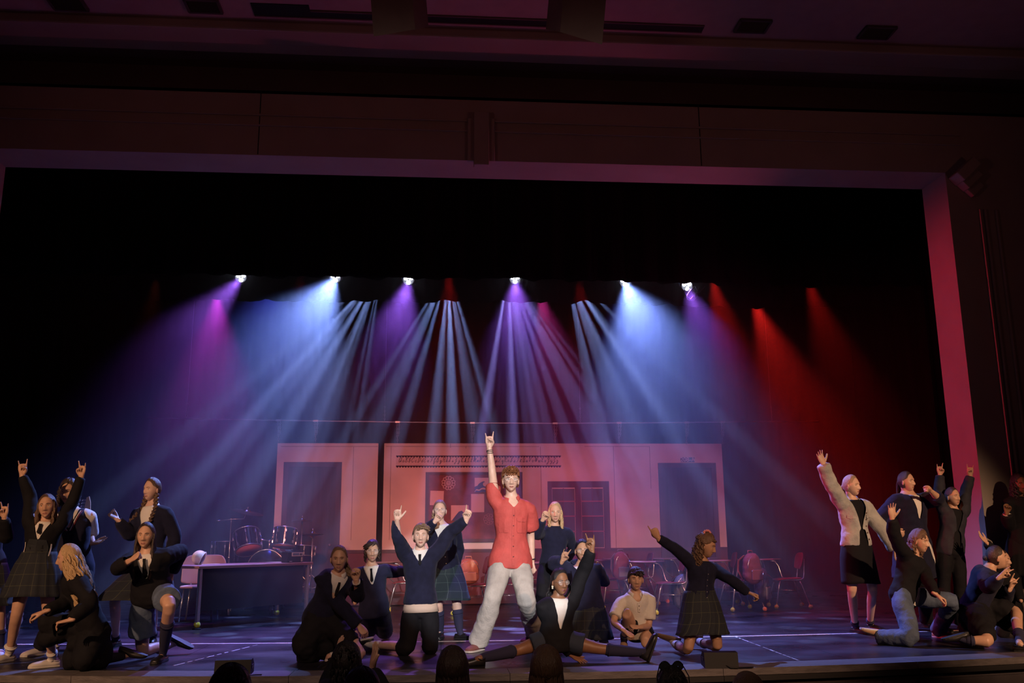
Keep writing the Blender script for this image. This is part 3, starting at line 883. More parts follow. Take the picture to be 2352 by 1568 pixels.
# every letter as one or more pen strokes in a 1 x 2 cell (x, y), baseline 0, x-height 1, capitals 2, descenders -1
LOW = {'a': [[(.8,.9),(.4,1),(.1,.5),(.4,0),(.75,.5),(.8,1),(.8,.2),(1.1,.1)]], 'b': [[(0,0.1),(.4,1.4),(.5,2),(.25,1.9),(.2,.3),(.5,0),(.8,.5),(.6,.95),(1,.9)]], 'c': [[(.8,.8),(.5,1),(.15,.5),(.45,0),(.95,.3)]],
 'd': [[(.8,.9),(.4,1),(.1,.5),(.4,0),(.75,.5),(.95,2),(.8,.3),(1.1,.1)]], 'e': [[(.1,.4),(.6,.6),(.55,1),(.2,.8),(.15,.3),(.5,0),(.95,.3)]], 'f': [[(.1,.2),(.5,1.4),(.6,2),(.35,1.8),(.3,-.8),(.5,-.9),(.5,-.1),(.95,.3)]],
 'g': [[(.8,.9),(.4,1),(.1,.5),(.4,.1),(.8,.9),(.7,-.7),(.35,-.9),(.4,-.4),(1.1,.3)]], 'h': [[(0,.1),(.4,1.5),(.5,2),(.25,1.8),(.2,0),(.5,.9),(.75,.8),(.75,.1),(1.1,.2)]], 'i': [[(0,.1),(.4,1),(.4,.1),(.8,.3)],[(.45,1.4),(.5,1.5)]],
 'j': [[(.1,.2),(.5,1),(.4,-.8),(.1,-.9),(.2,-.4),(.9,.3)],[(.55,1.4),(.6,1.5)]], 'k': [[(0,.1),(.4,1.5),(.45,2),(.2,1.8),(.2,0),(.5,.9),(.75,.8),(.4,.5),(.8,.05),(1.1,.2)]], 'l': [[(0,.1),(.5,1.5),(.45,2),(.25,1.7),(.3,.2),(.8,.3)]],
 'm': [[(0,.2),(.15,1),(.15,0),(.4,1),(.5,.9),(.5,0),(.75,1),(.85,.9),(.85,.1),(1.2,.2)]], 'n': [[(0,.2),(.2,1),(.2,0),(.5,1),(.7,.9),(.7,.1),(1.05,.2)]], 'o': [[(.6,1),(.2,.8),(.2,.2),(.55,0),(.8,.5),(.6,1),(1.1,.9)]],
 'p': [[(0,.2),(.35,1),(.2,-.9),(.35,.7),(.65,1),(.8,.5),(.4,0),(1.1,.2)]], 'q': [[(.8,.9),(.4,1),(.1,.5),(.4,.1),(.8,.9),(.7,-.8),(.9,-.8),(.85,0),(1.1,.3)]], 'r': [[(0,.1),(.3,1.1),(.6,.9),(.55,.2),(.95,.2)]],
 's': [[(0,.1),(.45,1.1),(.65,.4),(.4,0),(.15,.2),(.95,.2)]], 't': [[(0,.1),(.5,1.7),(.4,.2),(.9,.2)],[(.2,1.2),(.8,1.25)]], 'u': [[(0,.2),(.2,1),(.25,.1),(.6,.2),(.75,1),(.75,.1),(1.05,.2)]], 'v': [[(0,.6),(.15,1),(.3,.1),(.6,.1),(.75,1),(1.1,.9)]],
 'w': [[(0,.6),(.15,1),(.25,.1),(.5,.1),(.55,1),(.6,.1),(.85,.1),(.95,1),(1.2,.9)]], 'x': [[(.1,.8),(.3,1),(.6,.1),(.9,.2)],[(.9,1),(.1,0)]], 'y': [[(0,.6),(.15,1),(.3,.2),(.7,.3),(.8,1),(.65,-.8),(.3,-.8),(1.05,.3)]], 'z': [[(.1,.7),(.3,1),(.6,.8),(.3,.1),(.7,-.3),(.4,-.9),(.3,-.5),(1,.3)]]}
UP = {'a': [[(.9,1.6),(.5,2),(.1,.9),(.4,0),(.9,1),(1,2),(.95,.2),(1.2,.2)]], 'b': [[(.2,1.5),(.4,2),(.3,0)],[(.1,1.4),(.5,2),(1,1.6),(.5,1.05),(1.1,.5),(.6,0),(.1,.3)]], 'c': [[(.9,1.6),(.7,2),(.15,1),(.5,0),(1.1,.4)]], 'd': [[(.5,2),(.3,.2),(.1,.1),(.6,0),(1.1,1),(.8,1.9),(.2,1.9)]],
 'e': [[(.9,1.7),(.6,2),(.3,1.5),(.6,1.1),(.15,.5),(.5,0),(1.1,.4)]], 'f': [[(.1,1.7),(.4,2),(1.1,1.9)],[(.7,1.9),(.5,.2),(.1,.2)],[(.3,1),(.9,1)]], 'g': [[(0,.2),(.6,1.4),(.6,2),(.3,1.4),(.9,1.2),(.8,.1),(.3,.1),(1.1,.4)]], 'h': [[(.1,1.7),(.3,2),(.2,0)],[(1,2),(.8,.1),(1.1,.2)],[(.2,1),(.9,1.1)]],
 'i': [[(.1,.5),(.6,1.4),(.6,2),(.4,1),(.5,.1),(.1,.3),(.9,.6)]], 'j': [[(.1,.8),(.6,1.6),(.6,2),(.4,-.6),(.1,-.6),(1,.6)]], 'k': [[(.1,1.7),(.3,2),(.2,0)],[(1,2),(.3,1),(.8,.1),(1.1,.2)]], 'l': [[(.2,1.3),(.7,1.9),(.5,2),(.4,.3),(.1,0),(.5,.1),(1.1,.2)]],
 'm': [[(0,1.6),(.2,2),(.15,0),(.5,1.9),(.55,.1),(.9,1.9),(1,.1),(1.3,.2)]], 'n': [[(0,1.6),(.2,2),(.15,0),(.6,1.9),(.8,1.8),(.8,.1),(1.1,.2)]], 'o': [[(.6,2),(.15,1.4),(.2,.3),(.6,0),(1,.8),(.8,1.8),(.5,1.8),(.8,1.5),(1.2,1.8)]], 'p': [[(.1,1.6),(.3,2),(.25,0)],[(.1,1.5),(.6,2),(1,1.5),(.3,1)]],
 'q': [[(.1,1.5),(.5,2),(.9,1.4),(.3,.1),(.1,.2),(.6,.1),(1.1,.1)]], 'r': [[(.1,1.6),(.3,2),(.25,0)],[(.1,1.5),(.6,2),(.9,1.5),(.3,1),(.9,.1),(1.2,.2)]], 's': [[(0,.2),(.7,1.6),(.6,2),(.35,1.5),(.8,.6),(.4,0),(.1,.3),(.9,.5)]], 't': [[(.1,1.7),(.4,2),(1.1,1.9)],[(.7,1.9),(.5,.2),(.1,.2)]],
 'u': [[(0,1.6),(.2,2),(.25,.3),(.6,.1),(.8,2),(.8,.1),(1.1,.2)]], 'v': [[(0,1.6),(.2,2),(.4,.1),(.9,2),(1.1,1.9)]], 'w': [[(0,1.6),(.2,2),(.3,.1),(.6,1.9),(.7,.1),(1.1,2)]], 'x': [[(0,1.6),(.2,2),(.7,.1),(1.1,.3)],[(1,2),(.1,0)]], 'y': [[(0,1.6),(.2,2),(.4,1),(.8,1.2),(.8,2),(.6,-.7),(.2,-.7),(1.1,.4)]], 'z': [[(.1,1.6),(.5,2),(.8,1.5),(.3,.9),(.8,.4),(.4,-.7),(.2,-.3),(1.1,.4)]]}
def smoothline(P_, n=4):
    P_ = [P_[0]]+list(P_)+[P_[-1]]; out = []
    for i in range(1, len(P_)-2):
        a, b_, c, d = [np.array(P_[i+j], float) for j in (-1, 0, 1, 2)]
        for t in np.arange(n)/n:
            out.append(0.5*((2*b_)+(c-a)*t+(2*a-5*b_+4*c-d)*t*t+(3*b_-a-3*c+d)*t**3))
    out.append(np.array(P_[-2], float)); return out
LET = mat('pen_ink', (0.05, 0.02, 0.06), 0.7)
u = 0.040; cw = (x1-x0-0.08)/26
for i, ch in enumerate('abcdefghijklmnopqrstuvwxyz'):
    mb = MB()
    X = x0+0.04+i*cw
    for src, dx, sc_ in ((UP, 0, 1.0), (LOW, 0.062, 0.85)):
        for st in src[ch]:
            P_ = [(X+dx+(px+0.25*py)*u*sc_, YW-0.006, zb+0.065+py*u*sc_) for px, py in smoothline(st)]
            mb.tube(P_, 0.0036, 4)
    mb.build('letter', LET, af)

# notice board and what is pinned to it
x0, x1, z0, z1 = wx(977), wx(1200), wz(1080, 1245), wz(1080, 1084)
nb = empty('notice_board', ((x0+x1)/2, YW-0.02, z0), 'big dark red notice board with a darker frame on the classroom wall', 'board')
b = MB(); slab(b, x0, x1, z0, z1, 0.016); b.build('cork', mat('board_red', (0.17, 0.040, 0.055), 0.9, bump=0.3, bscale=90, var=0.3, vscale=9), nb)
b = MB()
for (a, c, d, e) in ((x0-0.0, x0+0.055, z0, z1), (x1-0.055, x1, z0, z1), (x0+0.055, x1-0.055, z0, z0+0.055), (x0+0.055, x1-0.055, z1-0.045, z1)): slab(b, a, c, d, e, 0.035)
b.build('frame', FLATD, nb)
PAP = mat('pinned_paper', (0.62, 0.42, 0.42), 0.85); INK = mat('print_blue', (0.03, 0.045, 0.22), 0.7)
def sheet_at(name, xl, yt, xr, yb, lab, m=PAP, rot=0.0, wave=None):
    x0, x1, z0, z1 = wx(xl), wx(xr), wz((xl+xr)/2, yb), wz((xl+xr)/2, yt)
    c = np.array([(x0+x1)/2, YW-0.020, (z0+z1)/2])
    t = empty(name, c, lab, 'paper')
    R_ = np.array(Matrix.Rotation(rot, 3, 'Y'))
    b = MB(); b.box(c, (x1-x0, 0.003, z1-z0), rot=R_); b.build('sheet', m, t)
    w, h = x1-x0, z1-z0
    if wave:
        for pts in wave:
            q = [c+R_@np.array([(px-0.5)*w, -0.0025, (0.5-py)*h]) for px, py in pts]
            b = MB(); b.poly(q, 0.002, (0, -1, 0)); b.build('print', INK, t)
    pn = MB(); pn.ball(c+R_@np.array([0, -0.005, h*0.44]), 0.008, 8); pn.build('pin', mat('pin_white', (0.7, 0.6, 0.6), 0.4), t)
    return t
crest = [[(0, .95), (0, .62), (.18, .56), (.28, .42), (.42, .32), (.60, .24), (.72, .28), (.60, .34), (.55, .44), (.60, .56), (.74, .62), (1, .50), (1, .62), (.8, .74), (.6, .68), (.45, .72), (.3, .82), (.12, .78)],
         [(0, 1), (.1, .88), (.3, .92), (.5, .80), (.7, .82), (.85, .92), (1, .86), (1, 1)]]
sheet_at('wave_print', 1090, 1097, 1124, 1130, 'pinned paper with a blue wave print near the top of the notice board', wave=crest)
sheet_at('wave_print', 1036, 1160, 1076, 1195, 'paler pinned wave print low in the middle of the notice board', wave=[[(0.05, 1), (.25, .70), (.45, .42), (.62, .36), (.75, .50), (.62, .58), (.70, .72), (.95, .62), (1.15, .55), (1.0, .85), (.6, .95), (.3, 1.02)]])
sheet_at('blank_sheet', 988, 1127, 1019, 1160, 'blank pinned sheet at the left of the notice board', rot=0.03)
sheet_at('blank_sheet', 1082, 1134, 1112, 1176, 'blank pinned sheet below the blue wave print')
def snowflake(x, y, r, lab, m, petals=12):
    c = at(x, y, YW-0.02); t = MB()
    a = np.arange(24)*2*PI/24
    P3 = lambda rr, an: c+np.array([rr*math.cos(an), 0, rr*math.sin(an)])
    for rr in (r*0.95,):
        pts = []
        for i in range(petals*4):
            an = i*2*PI/(petals*4); pts.append(P3(r*(0.82+0.16*abs(math.sin(an*petals/2))), an))
        t.tube(pts, r*0.055, 4, closed=True)
    for rr in (0.28, 0.55): t.tube([P3(r*rr, q) for q in a], r*0.04, 4, closed=True)
    for i in range(petals):
        an = i*2*PI/petals
        t.tube([P3(r*0.06, an), P3(r*0.9, an)], r*0.035, 4)
        t.tube([P3(r*0.55, an-0.13), P3(r*0.86, an), P3(r*0.55, an+0.13)], r*0.03, 4)
    o = t.build('paper_snowflake', m); tag(o, lab, 'paper')
snowflake(1030, 1109, 0.118, 'pale cut-paper snowflake at the top left of the notice board', PAP)
snowflake(1123, 1192, 0.095, 'reddish cut-paper snowflake at the right edge of the notice board', mat('red_paper', (0.45, 0.16, 0.17), 0.8), 9)
# ------------------------------------------------------------------ people: head, hands, body, clothes
def skin_mat(name, col):
    return mat('skin_'+name, col, 0.45, bump=0.08, bscale=250, var=0.06, vscale=25)
SKIN = {'fair': (0.66, 0.43, 0.33), 'light': (0.58, 0.35, 0.24), 'tan': (0.46, 0.26, 0.16), 'brown': (0.24, 0.115, 0.06), 'olive': (0.52, 0.31, 0.20)}
EYEW = mat('eye_white', (0.75, 0.73, 0.70), 0.2)
EYEP = mat('eye_pupil', (0.02, 0.015, 0.012), 0.1)
IRIS = {'brown': mat('iris_brown', (0.10, 0.045, 0.02), 0.2), 'blue': mat('iris_blue', (0.16, 0.26, 0.34), 0.2)}
LIP = mat('lips', (0.44, 0.19, 0.15), 0.4)
LIPD = mat('lips_deep', (0.20, 0.06, 0.05), 0.4)
MOUTH = mat('mouth_inside', (0.05, 0.01, 0.01), 0.6)
TEETH = mat('teeth', (0.72, 0.68, 0.60), 0.3)

def head_base():
    nr, nc = 78, 64
    th = np.linspace(0, PI, nr)
    ph = np.arange(nc)*2*PI/nc
    # finer columns towards the face (+y)
    ph = ph - 0.35*np.sin(2*(ph-PI/2))*0.0
    T, P_ = np.meshgrid(th, ph, indexing='ij')
    x = np.sin(T)*np.cos(P_)
    y = np.sin(T)*np.sin(P_)
    z = np.cos(T)
    X, Y, Z = x*0.074, y*0.096, z*0.118
    t = np.clip(-z, 0, 1)
    front = np.clip(y*1.6, 0, 1)
    X = X*(1-0.30*t**1.5*front-0.42*t**1.2*(1-front))
    # fuller jaw: keep width down the face
    X = X*(1+0.32*np.clip(t, 0, 0.9)**2*front)
    Y = np.where(y > 0, Y*(0.93-0.02*t)+0.016*t**2*front, Y*(1-0.55*t**1.3))
    Y = Y+np.where((y > 0) & (z < 0), 0.022*np.clip(t-0.5, 0, 1)*front, 0)
    Y = np.where(y < 0, Y*(1+0.06*np.clip(z+0.3, 0, 1)), Y)
    f = np.clip(y*3, 0, 1)
    g = lambda a, s: np.exp(-(a/s)**2)
    prof = np.interp(Z, [-0.056, -0.046, -0.038, -0.02, 0.005, 0.02], [0, 0.45, 1, 0.72, 0.22, 0])
    d = 0.026*prof*g(X, 0.0105+0.006*np.clip(-Z*20, 0, 1))
    d += 0.006*g(np.abs(X)-0.014, 0.007)*g(Z+0.040, 0.008)
    d -= 0.0105*g(np.abs(X)-0.030, 0.016)*g(Z-0.001, 0.013)
    d += 0.005*g(Z-0.024, 0.010)*g(np.abs(X)-0.02, 0.03)
    d += 0.0060*g(X, 0.020)*g(Z+0.0640, 0.0050)+0.0070*g(X, 0.017)*g(Z+0.0765, 0.0055)
    d -= 0.0040*g(X, 0.022)*g(Z+0.070, 0.0025)
    d -= 0.003*g(X, 0.022)*g(Z+0.087, 0.006)
    d += 0.007*g(X, 0.018)*g(Z+0.103, 0.014)
    d += 0.004*g(np.abs(X)-0.042, 0.018)*g(Z+0.024, 0.018)
    Y = Y+d*f
    V = np.stack([X, Y, Z], -1).reshape(-1, 3)
    F = []
    for i in range(nr-1):
        for j in range(nc):
            a, b = i*nc+j, i*nc+(j+1) % nc
            F.append((a, a+nc, b+nc, b))
    fr = V[:, 1] > 0.02
    def ys(px, pz):
        dd = (V[:, 0]-px)**2+(V[:, 2]-pz)**2+np.where(fr, 0, 9)
        k = np.argsort(dd)[:4]
        w = 1/(dd[k]+1e-8)
        return float((V[k, 1]*w).sum()/w.sum())
    return V, F, nr, nc, ys
HV, HF, HNR, HNC, YS = head_base()
HN = HV/np.array([0.074**2, 0.096**2, 0.118**2])
HN /= np.linalg.norm(HN, axis=1, keepdims=True)

FING = [(0.028, 0.072, 0.0088), (0.010, 0.080, 0.0090), (-0.009, 0.074, 0.0086), (-0.027, 0.058, 0.0078)]
def hand_shape(g):
    E_, K = (6, 8, 6), (82, 98, 55)
    sp = {'flat': [(4, 5, 4)]*4, 'rock': [E_, K, K, E_], 'point': [E_, K, K, K], 'fist': [K]*4, 'open': [E_]*4, 'gun': [E_, K, K, K],
          'relax': [(28, 35, 20), (32, 38, 22), (36, 40, 25), (40, 42, 25)], 'claw': [(45, 55, 35), (52, 60, 35), (55, 62, 35), (60, 62, 35)]}[g]
    mb = MB()
    mb.limb([(0, -0.03, 0), (0, 0.012, 0), (0.001, 0.045, 0.001), (0.0, 0.082, 0.0)], [(0.024, 0.019), (0.027, 0.018), (0.040, 0.016), (0.041, 0.0125)], 14, side=np.array([1., 0, 0]), sub=3)
    spr = {'open': (9, 2, -6, -15), 'rock': (8, 0, 0, -12), 'relax': (3, 1, -2, -5), 'claw': (5, 1, -3, -8)}.get(g, (4, 0, 0, -4))
    for (bx, L, r), c, s_ in zip(FING, sp, spr):
        p = np.array([bx, 0.078, 0.0]); pts = [p.copy()]; ang = 0; rad = [r*1.08]
        for fr, a in zip((0.46, 0.30, 0.24), c):
            ang += math.radians(a)
            d = np.array([0, math.cos(ang), math.sin(ang)])
            sr = math.radians(s_)
            d = np.array([math.sin(sr)*d[1], math.cos(sr)*d[1], d[2]])
            p = p+d*L*fr
            pts.append(p.copy()); rad.append(r*(1.0-0.12*len(rad)))
        mb.limb(pts, rad, 8, sub=2)
    if g in ('open', 'gun', 'flat'):
        tp = [(0.022, 0.02, 0.004), (0.047, 0.046, 0.012), (0.066, 0.070, 0.014), (0.080, 0.090, 0.012)]
    elif g in ('relax', 'claw'):
        tp = [(0.022, 0.02, 0.006), (0.042, 0.048, 0.020), (0.048, 0.076, 0.030), (0.044, 0.098, 0.036)]
    else:
        tp = [(0.022, 0.02, 0.006), (0.040, 0.048, 0.022), (0.026, 0.070, 0.040), (0.000, 0.074, 0.046)]
    mb.limb(tp, [0.015, 0.0125, 0.0105, 0.009], 8, sub=2)
    mb.limb([(0.018, 0.012, 0.006), (0.030, 0.040, 0.010)], [0.014, 0.014], 8, sub=2)
    return remeshed(mb, 0.0042, 2)
HANDS = {g: hand_shape(g) for g in ('rock', 'point', 'fist', 'open', 'gun', 'relax', 'claw', 'flat')}
DIRS = {'f': (0, -1, 0), 'b': (0, 1, 0), 'l': (-1, 0, 0), 'r': (1, 0, 0), 'u': (0, 0, 1), 'd': (0, 0, -1)}
def vec(v):
    return np.array(DIRS[v] if isinstance(v, str) else v, float)

def surface_strip(bvh, frame, uv, out=0.004, depth=0.25):
    """points (u, v) on the front of a garment: shot back onto its surface"""
    O, S, U_, W, kv = frame
    res = []
    for u, v in uv:
        src = O+S*u+U_*v*kv+W*depth
        h = bvh.ray_cast(Vector(src), Vector(-W), 0.6)
        if h[0] is None:
            res.append(None)
        else:
            res.append(np.array(h[0])+W*out)
    return res

class Person:
    def __init__(s, label, Y, H, pel, neck, head, look, face=0, armA=None, armB=None, legA=None, legB=None, handA=None, handB=None,
                 footA=None, footB=None, skin='light', build=1.0, fem=True, tilt=0.0, anat=1, eye='brown', smile=0.0, hs=1.0, category='person', base=None, name='person'):
        s.H = H; k = s.k = H/1.70
        s.name = name; s.label = label; s.skin = skin_mat(skin, SKIN[skin]); s.skinname = skin
        s.anat = anat; s.build = build; s.rng = np.random.default_rng(abs(hash(label[:5]+str(len(label)))) % 9999 if False else len(label)*31+int(Y*10)); s.hs = hs
        P_ = s.P = at(pel[0], pel[1], Y+(pel[2] if len(pel) > 2 else 0))
        N_ = s.N = at(neck[0], neck[1], Y+(neck[2] if len(neck) > 2 else 0))
        up = s.up = nz(N_-P_)
        fa = math.radians(face)
        fw = np.array([math.sin(fa), -math.cos(fa), 0.0])
        fw = s.fw = nz(fw-up*(fw@up))
        sd = s.sd = np.cross(fw, up)
        if sd[0] < 0 and abs(face) <= 90: sd = s.sd = -sd     # image-right side
        s.L = float(np.linalg.norm(N_-P_))
        if len(head) > 2:
            s.Hc = at(head[0], head[1], Y+head[2])
        else:
            s.Hc = reach(N_, head[0], head[1], 0.165*k, -1)
        s.look = nz(look)
        s.tilt = tilt
        # joints
        sw = (0.155 if fem else 0.175)*k*build**0.5
        hw = 0.085*k*build**0.5
        s.j = {}
        for q, sg, arm, leg in (('A', -1, armA, legA), ('B', 1, armB, legB)):
            sh = N_-up*0.068*k+sd*sg*sw
            if arm:
                e = arm[0]
                if e[1] < 1e6:
                    ed = ray(e[0], e[1])
                    ap = CAM+ed*((sh-CAM)@ed)
                    if (ap-sh)@up > 0.08*k:
                        sh = sh+up*0.04*k-sd*sg*0.015*k
                E = reach(sh, e[0], e[1], 0.285*k, e[2])
                w = arm[1]
                W_ = reach(E, w[0], w[1], 0.245*k, w[2])
                s.j['arm'+q] = (sh, E, W_)
            hp = P_+sd*sg*hw
            if leg:
                a = leg[1]
                if a[2] == 'g':
                    A_ = ground(a[0], a[1], 0.075*k)
                elif a[2] == 's':
                    A_ = ground(a[0], a[1], a[3])
                else:
                    A_ = at(a[0], a[1], Y+a[2])
                kn = leg[0]
                if kn[2] == 'g':
                    K = ground(kn[0], kn[1], 0.075*k)
                elif kn[2] == 'y':
                    K = at(kn[0], kn[1], Y+kn[3])
                else:
                    K = reach(hp, kn[0], kn[1], 0.42*k, kn[2])
                s.j['leg'+q] = (hp, K, A_)
        s.foot = {'A': footA, 'B': footB}
        s.hand = {'A': handA, 'B': handB}
        b = base
        if b is None:
            fz = [s.j[x][2] for x in ('legA', 'legB') if x in s.j]
            b = np.mean(fz, 0) if fz else P_
            b = np.array([b[0], b[1], 0.0])
        s.root = empty(name, b, label, category)
        s.body()

    # ---- shells
    def torso(s, mb, off=0.0, t0=-0.10, t1=0.56, hemw=1.0, n=22):
        k, b = s.k, s.build
        kk = s.L/0.50
        prof = [(-0.10, .10, .085), (-0.05, .150, .108), (0.03, .155, .112), (0.12, .138, .10), (0.21, .122, .092), (0.31, .138, .102), (0.39, .150, .108), (0.45, .142, .098), (0.50, .100, .075), (0.54, .062, .058), (0.56, .055, .055)]
        if t0 < -0.10:
            prof = [(t0, .165*hemw, .125*hemw)]+[(-0.08, .160, .118)]+prof[2:]
        if t0 > -0.10:
            tt = [q[0] for q in prof]
            prof = [(t0, float(np.interp(t0, tt, [q[1] for q in prof]))*hemw, float(np.interp(t0, tt, [q[2] for q in prof]))*hemw)]+[q for q in prof if q[0] > t0+0.02]
        if t0 > -0.10 and hemw > 1.1:
            prof = [prof[0]]+[(q[0], q[1]*(1+(hemw-1)*max(0, 1-(q[0]-t0)/0.28)), q[2]*(1+(hemw-1)*max(0, 1-(q[0]-t0)/0.28))) for q in prof[1:]]
        prof = [p for p in prof if t0 <= p[0] <= t1]
        pts = [s.P+s.up*(t*kk if t > 0 else t*k) for t, _, _ in prof]
        rad = [((w*b+off)*k, (d*b+off)*k) for _, w, d in prof]
        # round off both ends
        pts = [pts[0]-s.up*0.004*k]+pts+[pts[-1]+s.up*0.01*k]
        rad = [(rad[0][0]*0.9, rad[0][1]*0.9)]+rad+[(rad[-1][0]*0.7, rad[-1][1]*0.7)]
        mb.tube(pts, rad, n, 0, True, s.sd)
    def arm(s, mb, q, off=0.0, t=1.0, cuff=0.0):
        mb.flat = off > 0
        if 'arm'+q not in s.j: return
        k = s.k
        S, E, W_ = s.j['arm'+q]
        sg = -1 if q == 'A' else 1
        a0 = s.N-s.up*0.085*k+s.sd*sg*0.06*k
        o = off*k; b = s.build**0.6
        if t >= 1.0:
            mb.limb([a0, S, (S+E)/2, E, E*0.6+W_*0.4, W_-(W_-E)*0.06 if off else W_], [0.062*k*b+o, 0.056*k*b+o, 0.046*k*b+o, 0.039*k*b+o, 0.037*k*b+o, (0.026*k if not off else 0.032*k+cuff)+o*0.6], 12, sub=3)
        elif t > 0.5:
            u = (t-0.5)*2
            mb.limb([a0, S, (S+E)/2, E, E*(1-u)+W_*u], [0.062*k*b+o, 0.058*k*b+o, 0.05*k*b+o, 0.043*k*b+o, 0.042*k+o], 12, sub=3)
        else:
            u = t*2
            mb.limb([a0, S, S*(1-u)+E*u], [0.060*k*b+o, 0.052*k*b+o, 0.050*k*b+o*1.3+cuff], 14, sub=3)
    def leg(s, mb, q, off=0.0, t=1.0, flare=0.0):
        mb.flat = off > 0
        if 'leg'+q not in s.j: return
        k = s.k
        Hp, K, A_ = s.j['leg'+q]
        o = off*k; b = s.build**0.7
        calf = K*0.65+A_*0.35
        bk = nz(np.cross(np.cross(K-Hp, A_-K), A_-K)+1e-6*s.fw)
        if np.linalg.norm(np.cross(nz(K-Hp), nz(A_-K))) < 0.15: bk = s.fw*1.0
        calf = calf-bk*0.012*k*(1 if bk@s.fw > 0 else -1)
        P1 = [s.P+(Hp-s.P)*0.75+s.up*0.02*k, Hp*0.75+K*0.25, (Hp+K)/2, K]
        oh = o*0.35
        R1 = [0.090*k*b+oh, 0.084*k*b+o*0.7, 0.072*k*b+o, 0.053*k*b+o]
        if t >= 1.0:
            P1 += [calf, A_*0.8+K*0.2, A_]
            R1 += [0.053*k*b+o+flare*0.3, 0.038*k+o+flare*0.7, 0.034*k+o+flare]
        elif t > 0.5:
            u = (t-0.5)*2
            P1 += [K*(1-u)+A_*u]; R1 += [0.052*k*b+o+flare]
        else:
            u = t*2
            P1 = P1[:2]+[Hp*(1-u*0.9)+K*u*0.9]; R1 = R1[:2]+[0.070*k*b+o+flare]
        mb.limb(P1, R1, 14, sub=3)
    def headM(s):
        f = s.look
        u = nz(np.array([0, 0, 1.0])-f*f[2])
        r = np.cross(f, u)
        c, sn = math.cos(math.radians(s.tilt)), math.sin(math.radians(s.tilt))
        r, u = r*c+u*sn, -r*sn+u*c
        return np.stack([r, f, u], 1)*(s.k**0.55)*s.hs
    def hp(s, v):
        """head space to world"""
        return s.Hc+np.asarray(v, float)@s.headM().T
    def body(s):
        k = s.k
        mb = MB()
        s.torso(mb, -0.008)
        Mh = s.headM()
        hb = s.Hc+Mh@np.array([0, -0.028, -0.055])
        mb.limb([s.P+s.up*s.L*0.92, s.N, hb], [0.06*k, 0.050*k, 0.050*k], 14, sub=3)
        for q in 'AB':
            s.arm(mb, q); s.leg(mb, q)
            if 'leg'+q in s.j:
                A_ = s.j['leg'+q][2]; fv, uv = s.footdir(q)
                mb.limb([A_, A_+fv*0.05*k-uv*0.035*k, A_+fv*0.12*k-uv*0.052*k], [0.034*k, 0.024*k, 0.014*k], 10, sub=2)
        V, F = remeshed(mb, 0.0125*max(0.8, k), 3)
        out = MB()
        out.add(V, F, 0)
        # head shell
        mi = []
        for f in HF:
            c = HV[list(f)].mean(0)
            lipw = 0.0205*(1+0.25*s.smile_())
            zz = c[2]-0.004*(abs(c[0])/0.024)**2*s.smile_()
            m = 0
            if c[1] > 0.03 and abs(c[0]) < lipw and -0.0815 < zz < -0.0610 and abs(zz+0.0705) < 0.0105*(1-(abs(c[0])/lipw)**2)+0.001:
                m = 1
            mi.append(m)
        o = out.add(s.hp(HV), HF, 0)
        nb = len(F)
        for i, m in enumerate(mi): out.m[nb+i] = m
        for sg in (-1, 1):
            out.ball(s.hp((sg*0.074, -0.006, -0.012)), np.array([0.009, 0.019, 0.031])*k**0.55*s.hs, 12, 0, s.headM()/(k**0.55*s.hs)@rotz(-sg*0.35))
            out.ball(s.hp((sg*0.079, -0.004, -0.012)), np.array([0.005, 0.009, 0.017])*k**0.55*s.hs, 8, 0, s.headM()/(k**0.55*s.hs)@rotz(-sg*0.35))
        # mouth line and teeth
        sm = s.smile_()
        pts = [(x, YS(x, -0.070)-0.0005, -0.0705+4*sm*x*x*1.6) for x in np.linspace(-0.022, 0.022, 7)]
        out.tube(s.hp(np.array(pts)), [0.0008, 0.0018, 0.0022+0.001*sm, 0.0024+0.001*sm, 0.0022+0.001*sm, 0.0018, 0.0008], 6, 3 if sm > 0.6 else 2)
        # hands
        for q in 'AB':
            h = s.hand[q]
            if h and 'arm'+q in s.j:
                g, d, n = h[0], vec(h[1]), vec(h[2])
                d = nz(d); n = nz(n-d*(n@d))
                right = (q == 'A') == (s.anat > 0)
                th = np.cross(d, n)*(1 if right else -1)
                W_ = s.j['arm'+q][2]
                hv, hf = HANDS[g]
                R_ = np.stack([th, d, n], 1)*k**0.7*1.03
                vs = hv@R_.T+W_
                ff = hf if np.linalg.det(R_) > 0 else [f[::-1] for f in hf]
                out.add(vs, ff, 0)
        bo = out.build('body', [s.skin, LIPD if s.skinname == 'brown' else LIP, MOUTH, TEETH], s.root)
        # eyes
        for sg in (-1, 1):
            e = MB()
            ex = 0.0305*sg
            c = np.array([ex, YS(ex, 0.001)-0.0035, 0.001])
            e.ball((0, 0, 0), (0.0135, 0.0085, 0.0058), 12, 0)
            e.ball((0, 0.0036, 0.0004), (0.0054, 0.0054, 0.0054), 10, 1)
            e.ball((0, 0.0058, 0), (0.0028, 0.0040, 0.0028), 8, 2)
            e.tube([(-0.0155*1, -0.001, -0.001), (-0.008, 0.007, 0.0050), (0, 0.0086, 0.0066), (0.008, 0.007, 0.0050), (0.0155, -0.001, -0.001)], 0.0011, 5, 2)
            V = np.concatenate(e.v)+c
            e.v = [s.hp(V)]
            e.build('eye', [EYEW, IRIS[s.eyec], EYEP], s.root)
    eyec = 'brown'
    def smile_(s):
        return getattr(s, 'sm', 0.3)
